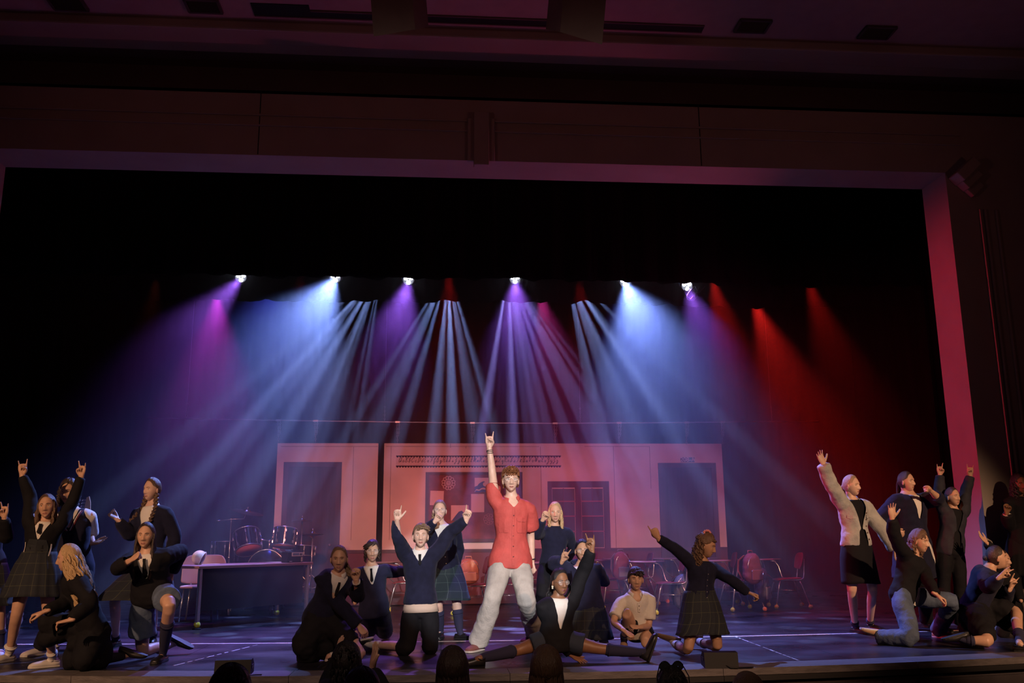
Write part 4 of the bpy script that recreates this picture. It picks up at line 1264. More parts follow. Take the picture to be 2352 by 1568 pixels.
    def footdir(s, q):
        f = s.foot[q]
        if f is None:
            fv = np.array([s.fw[0], s.fw[1], 0])
            return nz(fv), np.array([0, 0, 1.0])
        if isinstance(f, (int, float)):
            a = math.radians(f)
            return np.array([math.sin(a), -math.cos(a), 0.0]), np.array([0, 0, 1.0])
        fv = nz(vec(f[0])); uv = vec(f[1]); uv = nz(uv-fv*(uv@fv))
        return fv, uv

def rotz(a):
    c, s_ = math.cos(a), math.sin(a)
    return np.array([[c, -s_, 0], [s_, c, 0], [0, 0, 1.0]])

# ---- clothes
def frame(s):
    return s.P, s.sd, s.up, (s.fw if True else 0)
def rim_smooth(V, F, it=5):
    """even out the cut edges of a cloth mesh"""
    E_ = np.array([(f[i], f[(i+1) % len(f)]) for f in F for i in range(len(f))])
    if not len(E_): return V
    Es = np.sort(E_, 1); key = Es[:, 0].astype(np.int64)*len(V)+Es[:, 1]
    uq, cnt = np.unique(key, return_counts=True)
    b = uq[cnt == 1]; a0, a1 = b//len(V), b % len(V)
    if not len(a0): return V
    V = V.copy()
    for _ in range(it):
        acc = np.zeros_like(V); n = np.zeros(len(V))
        np.add.at(acc, a0, V[a1]); np.add.at(acc, a1, V[a0]); np.add.at(n, a0, 1); np.add.at(n, a1, 1)
        q = n > 0
        V[q] = V[q]*0.4+acc[q]/n[q][:, None]*0.6
    return V
def garment(s, name, m, off=0.014, sleeve=1.0, hem=-0.10, hemw=1.0, neck='crew', vbot=0.30, open_=0.0, disp=0.03, dscale=0.12, label=None, t1=0.53, cuff=0.0, voxel=0.0125, vtop=0.075, slA=None, slB=None):
    mb = MB()
    s.torso(mb, off, hem, t1, hemw)
    for q in 'AB':
        sl = {'A': slA, 'B': slB}[q]
        sl = sleeve if sl is None else sl
        if sl > 0: s.arm(mb, q, off, sl, cuff)
    V, F = remeshed(mb, voxel*max(0.8, s.k), 4, disp*0.7, dscale*1.25)
    k = s.k
    X = V-s.P
    u, v, w = X@s.sd, X@s.up/s.L*0.5, X@s.fw
    sc = s.k
    vx = voxel*max(0.8, s.k)
    V0 = V.copy()
    kill = np.zeros(len(V), bool)
    rr = np.hypot(u, w)/k
    near_neck = (v > 0.474) & (rr < 0.14)
    gN = np.where(near_neck, (rr-np.interp(v, [0.47, 0.485, 0.53, 0.56], [-1, 0.060, 0.088, 0.12]))*k, 9.0)
    gV = np.full(len(V), 9.0)
    if neck in ('v', 'open'):
        gV = np.where((w > 0) & (v > vbot), np.abs(u)-(v-vbot)/(0.50-vbot)*vtop*k, 9.0)
    kill |= np.minimum(gN, gV) < -0.4*vx
    if open_:
        wo = open_*k*np.clip(1.3-v*2, 0.35, 1.6)
        g2 = np.abs(u)-wo
        fr = (w > 0) & (v < vbot+0.02)
        kill |= fr & (g2 < -0.6*vx)
        mv = fr & (g2 < 0.75*vx) & ~kill
        V = V+(np.where(mv, -g2, 0)*np.sign(u))[:, None]*s.sd
    keep = ~kill
    idx = np.cumsum(keep)-1
    F2 = [[idx[i] for i in f] for f in F if all(keep[i] for i in f)]
    out = MB()
    out.add(rim_smooth(V[keep], F2), F2)
    o = out.build(name, m, s.root)
    if label: o['label'] = label
    s.last = BVHTree.FromPolygons([tuple(p) for p in V0.tolist()], F)
    return o
def legwear(s, name, m, off=0.02, t=1.0, flare=0.0, top=0.06, disp=0.03, dscale=0.12, label=None, which='AB', voxel=0.0125):
    mb = MB()
    if which == 'AB':
        s.torso(mb, off*0.35, -0.10, max(0.12, top))
    for q in which:
        s.leg(mb, q, off, t, flare)
    V, F = remeshed(mb, voxel*max(0.8, s.k), 4, disp*0.7, dscale*1.25)
    out = MB(); out.add(V, F)
    o = out.build(name, m, s.root)
    if label: o['label'] = label
    return o
def body_points(s):
    pts = []
    for q in 'AB':
        if 'leg'+q not in s.j: continue
        Hp, K, A_ = s.j['leg'+q]
        for a, b, r0, r1 in ((Hp, K, 0.088, 0.060), (K, A_, 0.060, 0.045)):
            for t in np.linspace(0, 1, 14):
                c = a*(1-t)+b*t; r = (r0*(1-t)+r1*t)*s.k*s.build**0.6
                for i in range(10):
                    for e in (-0.7, 0, 0.7):
                        an = i*PI/5
                        pts.append(c+r*np.array([math.cos(an)*math.cos(e), math.sin(an)*math.cos(e), math.sin(e)]))
    return np.array(pts)
def nz2(a): return a/np.maximum(np.linalg.norm(a, axis=1, keepdims=True), 1e-6)
def skirt(s, m, length=0.42, hem=None, flare=0.06, top=0.08, pleats=22, amp=0.008, name='skirt', label=None, tight=0.02, thru=1.0, lean=(0, 0), minr=0.0):
    """cloth rings that hang round whatever the legs do inside them"""
    k = s.k
    B = body_points(s)
    wst = s.P+s.up*top*k
    dn = np.array([0, 0, -1.0])
    z0 = wst[2]
    z1 = hem if hem is not None else z0-length*k
    nr, nc = 15, 72
    mb = MB(); vs = []; UV = []
    cs = None; prev = None
    a = np.arange(nc)*2*PI/nc
    D = np.stack([np.cos(a), np.sin(a)], 1)
    for i in range(nr):
        t = i/(nr-1)
        z = z0*(1-t)+z1*t
        near = B[(B[:, 2] > z-0.05*k) & (B[:, 2] < z+0.07*k+0.06*t)]
        c0 = wst[:2]*(1-t)+(s.P[:2]+np.array(lean)*t)*t
        waist = np.stack([c0+np.array([s.sd[0]*math.cos(b)*0.14*s.build*k+s.fw[0]*math.sin(b)*0.105*s.build*k, s.sd[1]*math.cos(b)*0.14*s.build*k+s.fw[1]*math.sin(b)*0.105*s.build*k]) for b in a])
        hips = c0+(waist-c0)*(1+0.30*min(1, t*3)+minr*t)
        if thru > 0 and len(near):
            pp = np.concatenate([hips, near[:, :2]]) if t < 0.999 else np.concatenate([hips, near[:, :2]])
        else:
            pp = hips
        c = c0 if cs is None else cs
        if i == 0: c = c0
        cc = 0.5*(pp.min(0)+pp.max(0))
        if i == 0: cc = c0
        rel = pp-cc
        sup = (rel@D.T).max(0)+tight*k+flare*k*t
        P2 = cc+D*sup[:, None]*0.0
        # support lines -> outline
        ds = (np.roll(sup, -1)-np.roll(sup, 1))/(2*(a[1]-a[0]))
        T = np.stack([-D[:, 1], D[:, 0]], 1)
        P2 = cc+D*sup[:, None]+T*ds[:, None]
        cl = np.vstack([P2, P2[:1]]); dl = np.r_[0, np.cumsum(np.linalg.norm(np.diff(cl, axis=0), axis=1))]
        q_ = np.linspace(0, dl[-1], nc+1)[:-1]
        P2 = np.stack([np.interp(q_, dl, cl[:, 0]), np.interp(q_, dl, cl[:, 1])], 1)
        D2 = nz2(P2-cc)
        if prev is not None and t < 1:
            P2 = P2*0.5+prev*0.5
        prev = P2.copy()
        am = amp*k*(0.15+t*1.3)
        P2 = P2+D2*(am*np.abs(np.sin(a*pleats/2))[:, None])*1.4
        for q in range(nc):
            vs.append((P2[q, 0], P2[q, 1], z+0.006*k*math.sin(a[q]*3)*t)); UV.append((a[q]/(2*PI), t))
    fs = []; 
    for i in range(nr-1):
        for q in range(nc):
            fs.append((i*nc+q, (i+1)*nc+q, (i+1)*nc+(q+1) % nc, i*nc+(q+1) % nc))
    mb.add(vs, fs)
    me = mb.mesh(name, [m])
    uvl = me.uv_layers.new(name='UVMap')
    dat = []
    for f in fs:
        q0 = f[0] % nc
        for vi in f:
            q, r = vi % nc, vi//nc
            uu = q/nc if not (q0 == nc-1 and q == 0) else 1.0
            dat += [uu, r/(nr-1)]
    uvl.data.foreach_set('uv', dat)
    o = link(name, me, s.root)
    sol = o.modifiers.new('thick', 'SOLIDIFY'); sol.thickness = 0.004
    if label: o['label'] = label
    return o
def socks(s, m, t=0.5, which='AB', label=None, frill=False):
    for q in which:
        if 'leg'+q not in s.j: continue
        Hp, K, A_ = s.j['leg'+q]
        k = s.k; b = s.build**0.7
        top = A_+(K-A_)*t
        r = (0.036+0.018*min(t*1.6, 1))*k*b+0.004
        fv, uv = s.footdir(q)
        mb = MB()
        mb.limb([top, A_*0.6+top*0.4, A_+(K-A_)*0.06, A_-uv*0.02*k+fv*0.02*k, A_+fv*0.08*k-uv*0.048*k], [r, 0.5*(r+0.040*k), 0.038*k, 0.034*k, 0.018*k], 14, sub=3)
        mb.tube([top-(K-A_)*0.03, top+(K-A_)*0.012], [r+0.003, r+0.004], 16)
        if frill:
            mb.tube([top+(K-A_)*0.0, top+(K-A_)*0.02], [r+0.012, r+0.014], 18)
        o = mb.build('sock', m, s.root)
        if label: o['label'] = label
def shoes(s, m, msole, which='AB', kind='flat', label=None, laces=None):
    for q in which:
        if 'leg'+q not in s.j: continue
        A_ = s.j['leg'+q][2]
        fv, uv = s.footdir(q)
        k = s.k
        sd = np.cross(fv, uv)
        Rm = np.stack([sd, fv, uv], 1)*k
        o0 = A_-uv*0.072*k
        up = MB()
        hi = {'flat': 0.055, 'sneaker': 0.078, 'boot': 0.088}[kind]
        xs = [(-0.064, .022, .05), (-0.056, .034, hi), (-0.02, .041, hi+.004), (0.02, .043, hi*0.95), (0.06, .045, .068), (0.10, .048, .060), (0.14, .048, .053), (0.175, .042, .045), (0.195, .030, .034), (0.203, .014, .024)]
        vs = []; n = 12
        for yy, w, h in xs:
            for i in range(n):
                an = PI*i/(n-1)
                vs.append((w*math.cos(an), yy, 0.014+(h-0.014)*math.sin(an)**0.8))
        fs = []
        for i in range(len(xs)-1):
            for j in range(n):
                fs.append((i*n+j, i*n+(j+1) % n, (i+1)*n+(j+1) % n, (i+1)*n+j))
        fs.append(tuple(range(n-1, -1, -1))); fs.append(tuple((len(xs)-1)*n+j for j in range(n)))
        up.add(np.array(vs)@Rm.T+o0, fs)
        up.tube(np.array([(0.034*math.cos(a)*1.0, -0.02+0.036*math.sin(a), hi*0.98) for a in np.arange(12)*PI/6])@Rm.T+o0, 0.005*k, 6, 0, closed=True)
        if laces:
            for yy in (0.035, 0.055, 0.075, 0.095):
                hh = np.interp(yy, [0.02, 0.06, 0.10], [hi*0.92, 0.060, 0.050])
                up.tube(np.array([(-0.02, yy, hh-0.004), (0, yy+0.004, hh+0.003), (0.02, yy, hh-0.004)])@Rm.T+o0, 0.0028*k, 5, 1)
        so = up.build('shoe', [m, laces or m], s.root)
        if label: so['label'] = label
        b = MB(); vs = []
        for z in (0.0, 0.016):
            for yy, w, h in xs:
                vs.append((w*1.06, yy*1.02, z))
            for yy, w, h in xs[::-1]:
                vs.append((-w*1.06, yy*1.02, z))
        nn = len(xs)*2
        fs = [tuple(range(nn-1, -1, -1)), tuple(range(nn, 2*nn))]+[(i, (i+1) % nn, nn+(i+1) % nn, nn+i) for i in range(nn)]
        b.add(np.array(vs)@Rm.T+o0, fs, 0, False)
        b.build('sole', msole, so)
def collar(s, m, r=0.060, name='collar', label=None, pts=True, h=0.034, label_=None, spread=0.33):
    k = s.k
    mb = MB(); vs = []
    n = 26
    hx = s.Hc+s.headM()@np.array([0, -0.02, -0.10])
    ax = nz(hx-s.N)
    w = nz(s.fw-ax*(s.fw@ax)); sd = np.cross(w, ax); 
    for i in range(n):
        a = -PI+spread+ (2*PI-2*spread)*i/(n-1)   # from one side of the throat round the back
        d = sd*math.sin(a)-w*math.cos(a)
        fr = max(0, math.cos(a+PI))**2
        p0 = s.N+ax*(-0.012*k-0.012*k*fr)+d*r*k*1.02
        p1 = s.N+ax*((h-0.004)*k-0.012*k*fr)+d*r*k*0.93
        p2 = s.N+ax*(-0.006*k-(0.040*k*fr**3 if pts else 0.0))+d*(r+0.020+0.012*fr)*k
        vs += [p0, p1, p1+d*0.004, p2]
    fs = []
    for i in range(n-1):
        for j in range(3):
            fs.append((i*4+j, i*4+j+1, (i+1)*4+j+1, (i+1)*4+j))
    mb.add(vs, fs)
    me = mb.mesh(name, [m])
    o = link(name, me, s.root)
    so = o.modifiers.new('t', 'SOLIDIFY'); so.thickness = 0.004
    return o
def turtleneck(s, m, r=0.058):
    mb = MB(); k = s.k
    hx = s.Hc+s.headM()@np.array([0, -0.02, -0.10])
    ax = nz(hx-s.N)
    mb.tube([s.N-ax*0.02*k, s.N+ax*0.02*k, s.N+ax*0.045*k, s.N+ax*0.05*k, s.N+ax*0.03*k], [r*1.15*k, r*1.05*k, r*k, r*1.1*k, r*1.14*k], 20)
    mb.build('collar', m, s.root)
def strip(s, name, uv, w, m, out=0.004, thick=0.004, parent=None, label=None):
    """a band of cloth laid on the front of the last garment; uv centre points in metres"""
    fr = (s.P, s.sd, s.up, s.fw, s.L/0.5)
    ww = w if isinstance(w, (list, tuple)) else [w]*len(uv)
    L_ = surface_strip(s.last, fr, [(u-a/2, v) for (u, v), a in zip(uv, ww)], out)
    R_ = surface_strip(s.last, fr, [(u+a/2, v) for (u, v), a in zip(uv, ww)], out)
    M_ = surface_strip(s.last, fr, uv, out+0.003)
    ok = [i for i in range(len(uv)) if L_[i] is not None and R_[i] is not None and M_[i] is not None]
    if len(ok) < 2: return None
    vs = []
    for i in ok: vs += [L_[i], M_[i], R_[i]]
    k = len(ok)
    vs += [v+s.fw*thick for v in vs]
    o = 3*k
    fs = []
    for i in range(k-1):
        for j in (0, 1):
            a = i*3+j
            fs.append((a, a+3, a+4, a+1)); fs.append((o+a, o+a+1, o+a+4, o+a+3))
        fs.append((i*3, o+i*3, o+i*3+3, i*3+3)); fs.append((i*3+2, i*3+5, o+i*3+5, o+i*3+2))
    fs.append((0, 1, o+1, o)); fs.append((1, 2, o+2, o+1))
    e = 3*(k-1); fs.append((e, o+e, o+e+1, e+1)); fs.append((e+1, o+e+1, o+e+2, e+2))
    mb = MB(); mb.add(vs, fs, 0, False)
    ob = mb.build(name, m, parent or s.root)
    if label: ob['label'] = label
    return ob
def tie(s, m, long=0.16, w=0.042, out=0.006):
    k = s.k; T = 0.478
    strip(s, 'tie', [(0, T-0.0*k), (0, T-0.025*k), (0, T-0.04*k), (0, T-(0.04+long*0.5)*k), (0, T-(0.04+long)*k), (0, T-(0.06+long)*k)], [0.03*k, 0.026*k, 0.022*k, w*0.8*k, w*k, 0.004], m, out)
def buttons(s, vs, m, u=0.0, r=0.006, out=0.003):
    fr = (s.P, s.sd, s.up, s.fw, s.L/0.5)
    for p in surface_strip(s.last, fr, [(u, v) for v in vs], out):
        if p is None: continue
        mb = MB()
        mb.tube([p-s.fw*0.002, p+s.fw*0.003], [r*s.k, r*0.9*s.k], 10)
        mb.build('button', m, s.root)
def glasses(s, m, r=0.021, round_=False, wire=0.0013):
    mb = MB()
    lens = MB()
    for sg in (-1, 1):
        c = np.array([sg*0.032, YS(sg*0.032, 0.0)+0.016, -0.001])
        a = np.arange(20)*PI/10
        hx, hz = (r*1.05, r) if round_ else (r*1.22, r*0.86)
        P_ = np.stack([c[0]+hx*np.cos(a), c[1]-0.006*np.abs(np.cos(a))*(np.sign(np.cos(a)) == sg), c[2]+hz*np.sin(a)], 1)
        mb.tube(s.hp(P_), wire*s.k, 6, closed=True)
        lens.add(s.hp(P_+np.array([0, 0.0, 0])), [tuple(range(20))], 0, False)
        mb.tube(s.hp(np.array([(sg*(0.032+hx), c[1]-0.006, 0.004), (sg*0.074, 0.045, 0.004), (sg*0.079, -0.005, 0.002)])), wire*s.k, 5)
    yb = YS(0, 0.004)+0.007
    mb.tube(s.hp(np.array([(-0.011, yb, 0.003), (0, yb+0.004, 0.006), (0.011, yb, 0.003)])), wire*s.k, 5)
    g = mb.build('glasses', m, s.root)
    lens.build('lens', mat('lens_glass', (0.9, 0.95, 1.0), 0.03, alpha=0.10), g)

# ---- hair
def hair_mat(name, col, rough=0.42):
    return mat('hair_'+name, col, rough, bump=0.7, bscale=40, var=0.35, vscale=60, stretch=(6, 6, 0.8), spec=0.6)
def scalp(s, mb, k=1.07, low=-0.07, side=0.0, top=0.082, slope=1.25, puff=0.0, seed=1, rough=0.002, part=None):
    rng = np.random.default_rng(seed)
    V = HV.copy()
    nrm = HN
    th = np.arctan2(V[:, 0], V[:, 1]-0.0)
    groove = np.sin(th*34+V[:, 2]*60+seed)*0.5+np.sin(th*57+V[:, 2]*25)*0.5
    off = 0.006+0.095*(k-1)+puff*np.clip(V[:, 2]/0.118+0.2, 0, 1)
    # thinner at the hairline
    f1 = V[:, 1]-(side+0.004)
    ell = np.sqrt((V[:, 0]/0.069)**2+((V[:, 2]+0.020)/(0.020+top+(1.30-slope)*0.03))**2)
    f2 = np.maximum(np.maximum((1-ell)*0.07, 0.012-V[:, 2]), V[:, 1]-(side+0.006+1.9*(V[:, 2]-0.012)))
    f = np.minimum(f1, f2)
    edge = np.clip(-f/0.018, 0, 1)
    W_ = V+nrm*(off*(0.35+0.65*edge)+rough*groove*edge)[:, None]
    keep = (f < 0.002) & (V[:, 2] > low)
    idx = np.cumsum(keep)-1
    F2 = [[idx[i] for i in fc] for fc in HF if all(keep[i] for i in fc)]
    mb.add(s.hp(W_[keep]), F2)
def brows(s, mb, th=0.0022, mi=0):
    for sg in (-1, 1):
        P_ = [(sg*x, YS(sg*x, z)+0.0012, z) for x, z in ((0.014, 0.0185), (0.024, 0.0225), (0.034, 0.0235), (0.045, 0.0185))]
        mb.tube(s.hp(np.array(P_)), [th, th*1.2, th, th*0.5], 6, mi)
def lock(mb, p, d, L, r, g, rng, wave=0.0, freq=2.0, out=None, steps=9, curl=0.0, avoid=None):
    pts = [p.copy()]; q = p.copy(); v = nz(d); h = L/steps
    ph = rng.uniform(0, 6)
    a1 = nz(np.cross(g, [0.3, 1, 0.2])); a2 = np.cross(nz(g), a1)
    for i in range(steps):
        t = (i+1)/steps
        v = nz(v*0.55+g*0.45)
        q = q+v*h
        w = np.zeros(3)
        if wave: w = a1*math.sin(ph+t*freq*2*PI)*wave*t**0.5
        if curl: w = w+(a1*math.sin(ph+t*freq*2*PI)+a2*math.cos(ph+t*freq*2*PI))*curl
        x = q+w
        if avoid is not None:
            c, rr = avoid
            dd = x-c; dd[2] = 0
            n_ = np.linalg.norm(dd)
            if n_ < rr and x[2] < c[2]+0.05:
                x = x+dd/max(n_, 1e-4)*(rr-n_)*min(1, (c[2]+0.05-x[2])/0.06)
        pts.append(x)
    rad = [r*(0.7+0.6*math.sin(PI*min(1, (i+0.6)/steps*0.9))) for i in range(steps)]+[r*0.15]
    mb.tube(pts, rad, 5, 0, False)
def mane(s, mb, n, L, r, where='back', wave=0.006, curl=0.0, freq=2.0, seed=3, g=(0, 0, -1), spread=0.35, avoid=0.0, jit=0.2, steps=9):
    """locks that grow from the scalp and fall under gravity"""
    rng = np.random.default_rng(seed)
    g = nz(g); kk = s.k**0.55*s.hs
    Mh = s.headM()/kk
    for i in range(n):
        if where == 'back':
            th = rng.uniform(-2.2, 2.2); z = rng.uniform(-0.06, 0.09)
        elif where == 'sides':
            th = rng.choice([-1, 1])*rng.uniform(0.9, 1.9)-0; z = rng.uniform(-0.05, 0.08)
            th = th
        elif where == 'all':
            th = rng.uniform(-2.0, 2.0); z = rng.uniform(-0.05, 0.11)
        elif where == 'nape':
            th = rng.uniform(-1.5, 1.5); z = rng.uniform(-0.05, 0.09)
        elif where == 'top':
            th = rng.uniform(-PI, PI); z = rng.uniform(0.055, 0.115)
        elif where == 'tail':
            th = rng.uniform(-0.3, 0.3); z = rng.uniform(-0.02, 0.03)
        elif where == 'fringe':
            th = PI+rng.uniform(-0.75, 0.75); z = rng.uniform(0.075, 0.10)
        # th = 0 points to the back of the head
        d = np.array([math.sin(th), -math.cos(th), 0])
        if where in ('all',) and d[1] > 0.35 and z < 0.062: 
            z = rng.uniform(0.065, 0.11)
        rr = math.sqrt(max(0.02, 1-(z/0.118)**2))
        p = np.array([d[0]*0.078*rr, d[1]*0.098*rr, z])
        nn = nz(p/np.array([0.078**2, 0.098**2, 0.118**2]))
        pw = s.hp(p)
        dw = Mh@nn
        lock(mb, pw, dw*spread+g*(1-spread)+rng.normal(0, jit, 3)*0.5, L*rng.uniform(0.8, 1.1)*kk, r*rng.uniform(0.8, 1.25)*kk, g, rng, wave, freq, curl=curl, steps=steps,
             avoid=(s.N, avoid*s.k) if avoid else None)
def braid(s, name, pts, r, m, parent=None, tie_m=None):
    """three-strand plait as interleaved lobes along a path"""
    P_ = [np.asarray(p, float) for p in pts]
    seg = [np.linalg.norm(P_[i+1]-P_[i]) for i in range(len(P_)-1)]
    Lt = sum(seg)
    def at_(t):
        d = t*Lt
        for i, sl in enumerate(seg):
            if d <= sl or i == len(seg)-1:
                return P_[i]+(P_[i+1]-P_[i])*min(1, d/max(sl, 1e-6)), nz(P_[i+1]-P_[i])
            d -= sl
    mb = MB()
    n = max(6, int(Lt/(r*0.85)))
    for i in range(n):
        t = i/(n-1)
        c, d = at_(t*0.97)
        sd = nz(np.cross(d, [0, 1, 0.01]))
        rr = r*(1-0.35*t)
        sg = 1 if i % 2 else -1
        ax = nz(d*0.8+sd*sg*-0.6)
        R_ = np.stack([np.cross(ax, np.cross(nz([0, -1, 0.0]), ax)), nz(np.cross(nz([0, -1, 0.0]), ax)), ax], 1)
        R_[:, 0] = np.cross(R_[:, 1], R_[:, 2])
        mb.ball(c+sd*sg*rr*0.40, (rr*0.85, rr*0.80, rr*1.45), 8, 0, R_)
    c, d = at_(1.0)
    for j in range(4):
        mb.tube([c, c+d*r*1.2+np.array([(j-1.5)*r*0.3, 0, 0]), c+d*r*2.4+np.array([(j-1.5)*r*0.5, 0, 0])], [r*0.4, r*0.35, r*0.05], 5)
    o = mb.build(name, m, parent or s.root)
    if tie_m:
        t_ = MB()
        for j in range(7):
            a = j*2*PI/7
            t_.ball(c+np.array([math.cos(a)*r*0.9, math.sin(a)*r*0.4-0.003, math.sin(a)*r*0.5]), r*0.6, 6)
        t_.build('hair_tie', tie_m, o)
    return o
def done_hair(s, mb, m, brow=None, label=None):
    brows(s, mb)
    o = mb.build('hair', m, s.root)
    if label: o['label'] = label
    return o

def lapskirt(s, m, cover=0.85, drop=(), off=0.035, name='skirt', disp=0.05):
    """skirt of someone crouching or kneeling low: cloth over the thighs, sagging between them and down to the floor behind"""
    k = s.k; mb = MB()
    s.torso(mb, 0.012, -0.10, 0.12)
    ks = []
    for q in 'AB':
        Hp, K, A_ = s.j['leg'+q]
        e = Hp*(1-cover)+K*cover; ks.append(e)
        mb.limb([s.P*0.5+Hp*0.5, (Hp+e)/2, e], [(0.10+off)*k, (0.085+off)*k, (0.058+off)*k], 14, sub=4)
        lo = e.copy(); lo[2] = max(0.10*k, e[2]-0.14*k)
        mb.limb([(Hp+e)/2, lo*0.5+(Hp+e)*0.25, lo], [(0.07+off)*k, (0.06+off)*k, (0.035+off)*k], 12, sub=3)
    c = (ks[0]+ks[1])/2; c = s.P*0.35+c*0.65
    mb.limb([s.P, s.P*0.5+c*0.5-np.array([0, 0, 0.02]), c-np.array([0, 0, 0.04])], [0.11*k, 0.10*k, 0.07*k], 14, sub=4)
    for d in drop:
        d = np.asarray(d, float)
        mb.limb([s.P, s.P*0.5+d*0.5, d], [0.14*k, 0.13*k, 0.12*k], 14, sub=4)
    V, F = remeshed(mb, 0.014*max(0.8, k), 6, disp, 0.12)
    V[:, 2] = np.maximum(V[:, 2], 0.004)
    out = MB(); out.add(V, F)
    return out.build(name, m, s.root)
# ------------------------------------------------------------------ cloth and hair colours
NAVY = mat('navy_knit', (0.010, 0.011, 0.032), 0.9, bump=0.3, bscale=220, sheen=0.05, var=0.2, vscale=20, spec=0.25)
NAVY2 = mat('navy_knit_worn', (0.014, 0.015, 0.042), 0.9, bump=0.3, bscale=200, sheen=0.05, var=0.2, vscale=14, spec=0.25)
BLACKC = mat('black_cloth', (0.007, 0.007, 0.010), 0.85, bump=0.2, bscale=150, spec=0.25)
WHITEC = mat('white_shirt', (0.70, 0.68, 0.64), 0.75, bump=0.25, bscale=60)
POLO = mat('white_polo', (0.72, 0.69, 0.62), 0.7, bump=0.25, bscale=80)
REDC = mat('brick_red_shirt', (0.50, 0.075, 0.065), 0.75, bump=0.35, bscale=40, var=0.12, vscale=9)
JEAN = mat('pale_jeans', (0.42, 0.40, 0.37), 0.85, bump=0.35, bscale=55, var=0.16, vscale=9)
JEANB = mat('blue_jeans', (0.075, 0.105, 0.165), 0.85, bump=0.35, bscale=70, var=0.3, vscale=7)
DENIM = mat('faded_denim_jacket', (0.40, 0.41, 0.40), 0.85, bump=0.4, bscale=70, var=0.2, vscale=8)
SHORTB = mat('blue_grey_shorts', (0.09, 0.13, 0.20), 0.85, bump=0.3, bscale=60, var=0.15)
PLAID = plaid('dark_plaid', (0.014, 0.018, 0.026), (0.065, 0.072, 0.045), 14, 4, 0.035)
PLAIDG = plaid('green_plaid', (0.010, 0.022, 0.030), (0.055, 0.09, 0.09), 12, 4, 0.035)
SOCKN, SOCKW = mat('navy_sock', (0.02, 0.02, 0.055), 0.9, bump=0.2, bscale=200), mat('white_sock', (0.68, 0.64, 0.60), 0.9, bump=0.2, bscale=200)
TIGHT = mat('black_tights', (0.012, 0.011, 0.014), 0.7)
SHB, SHW, SHG, SHT = mat('black_leather', (0.012, 0.011, 0.012), 0.35), mat('white_rubber', (0.60, 0.57, 0.53), 0.6), mat('gold_leather', (0.36, 0.21, 0.10), 0.3, 0.4), mat('tan_suede', (0.42, 0.25, 0.14), 0.8)
SHC = mat('burgundy_canvas', (0.18, 0.06, 0.055), 0.8)
SOLB = mat('black_sole', (0.010, 0.010, 0.010), 0.6)
BTN = mat('dark_button', (0.03, 0.025, 0.03), 0.35)
WIRE = mat('spectacle_wire', (0.55, 0.45, 0.40), 0.25, 0.8)
WIREC = mat('clear_frame', (0.70, 0.62, 0.60), 0.25)
H_BR, H_DB, H_BL, H_BK, H_GI, H_LB, H_CU = (hair_mat('brown', (0.10, 0.055, 0.030)), hair_mat('dark_brown', (0.035, 0.020, 0.014)), hair_mat('blonde', (0.50, 0.34, 0.17)), hair_mat('black', (0.010, 0.008, 0.009)),
    hair_mat('ginger', (0.26, 0.095, 0.035)), hair_mat('light_brown', (0.20, 0.125, 0.070)), hair_mat('curl_brown', (0.13, 0.07, 0.04)))
SCR_R, SCR_P = mat('red_ribbon', (0.55, 0.02, 0.025), 0.6), mat('pink_scrunchie', (0.72, 0.26, 0.26), 0.7)
CAMD = (0, -1, 0)

def mic(s, side=1):
    mb = MB(); mb.tube(s.hp(np.array([(side*0.075, 0.0, -0.012), (side*0.066, 0.045, -0.030), (side*0.052, 0.066, -0.042)])), 0.0012, 5)
    mb.ball(s.hp((side*0.050, 0.069, -0.043)), 0.0032, 6)
    mb.build('microphone', mat('mic_beige', (0.45, 0.30, 0.22), 0.5), s.root)
def scrunch(s, p, r, m, name='scrunchie'):
    t_ = MB()
    for j in range(11):
        a = j*2*PI/11
        t_.ball(np.array(p)+np.array([math.cos(a)*r, 0.3*r*math.sin(a*3), math.sin(a)*r*0.7]), r*0.42, 7)
    t_.build(name, m, s.root)

# ---- the man in the red shirt
s = Person('tall young man in a brick-red short-sleeved shirt and pale jeans, one arm straight up', 9.40, 1.84, (1172, 1292), (1175, 1147), (1173, 1103, -0.04), (0.02, -1, 0.06), 6,
    armA=[(1131, 1088, 1), (1124, 1027, -1)], armB=[(1219, 1229, 1), (1222, 1291, -1)], legA=[(1131, 1378, -1), (1099, 1474, 'g')], legB=[(1209, 1380, -1), (1231, 1456, 'g')],
    handA=('rock', (0.0, -0.1, 1), 'f'), handB=('fist', 'd', (0.6, 0.6, 0)), footA=-32, footB=-50, skin='fair', fem=False, eye='blue')
garment(s, 'shirt', REDC, 0.018, 0.38, -0.045, 1.28, 'open', 0.435, 0.0, 0.035, 0.12, cuff=0.006, vtop=0.062, slA=0.30, voxel=0.011)
collar(s, REDC, 0.072, h=0.046, spread=0.55)
strip(s, 'placket', [(0, v) for v in np.linspace(0.43, -0.02, 12)], 0.030, REDC, 0.003, 0.003)
buttons(s, [0.37, 0.29, 0.21, 0.13, 0.05], mat('shirt_button', (0.08, 0.03, 0.03), 0.4), out=0.008)
strip(s, 'pocket', [(0.088, v) for v in (0.345, 0.30, 0.26, 0.235)], [0.105, 0.105, 0.105, 0.09], REDC, 0.003, 0.004)
strip(s, 'pocket_flap', [(0.088, v) for v in (0.355, 0.335, 0.322)], [0.112, 0.112, 0.07], REDC, 0.009, 0.004)
strip(s, 'pocket', [(-0.088, v) for v in (0.345, 0.30, 0.26, 0.235)], [0.105, 0.105, 0.105, 0.09], REDC, 0.003, 0.004)
legwear(s, 'jeans', JEAN, 0.022, 1.0, 0.042, 0.06, 0.045, 0.13, voxel=0.011)
shoes(s, SHC, SHW, 'AB', 'sneaker', laces=SHW); socks(s, SOCKW, 0.25)
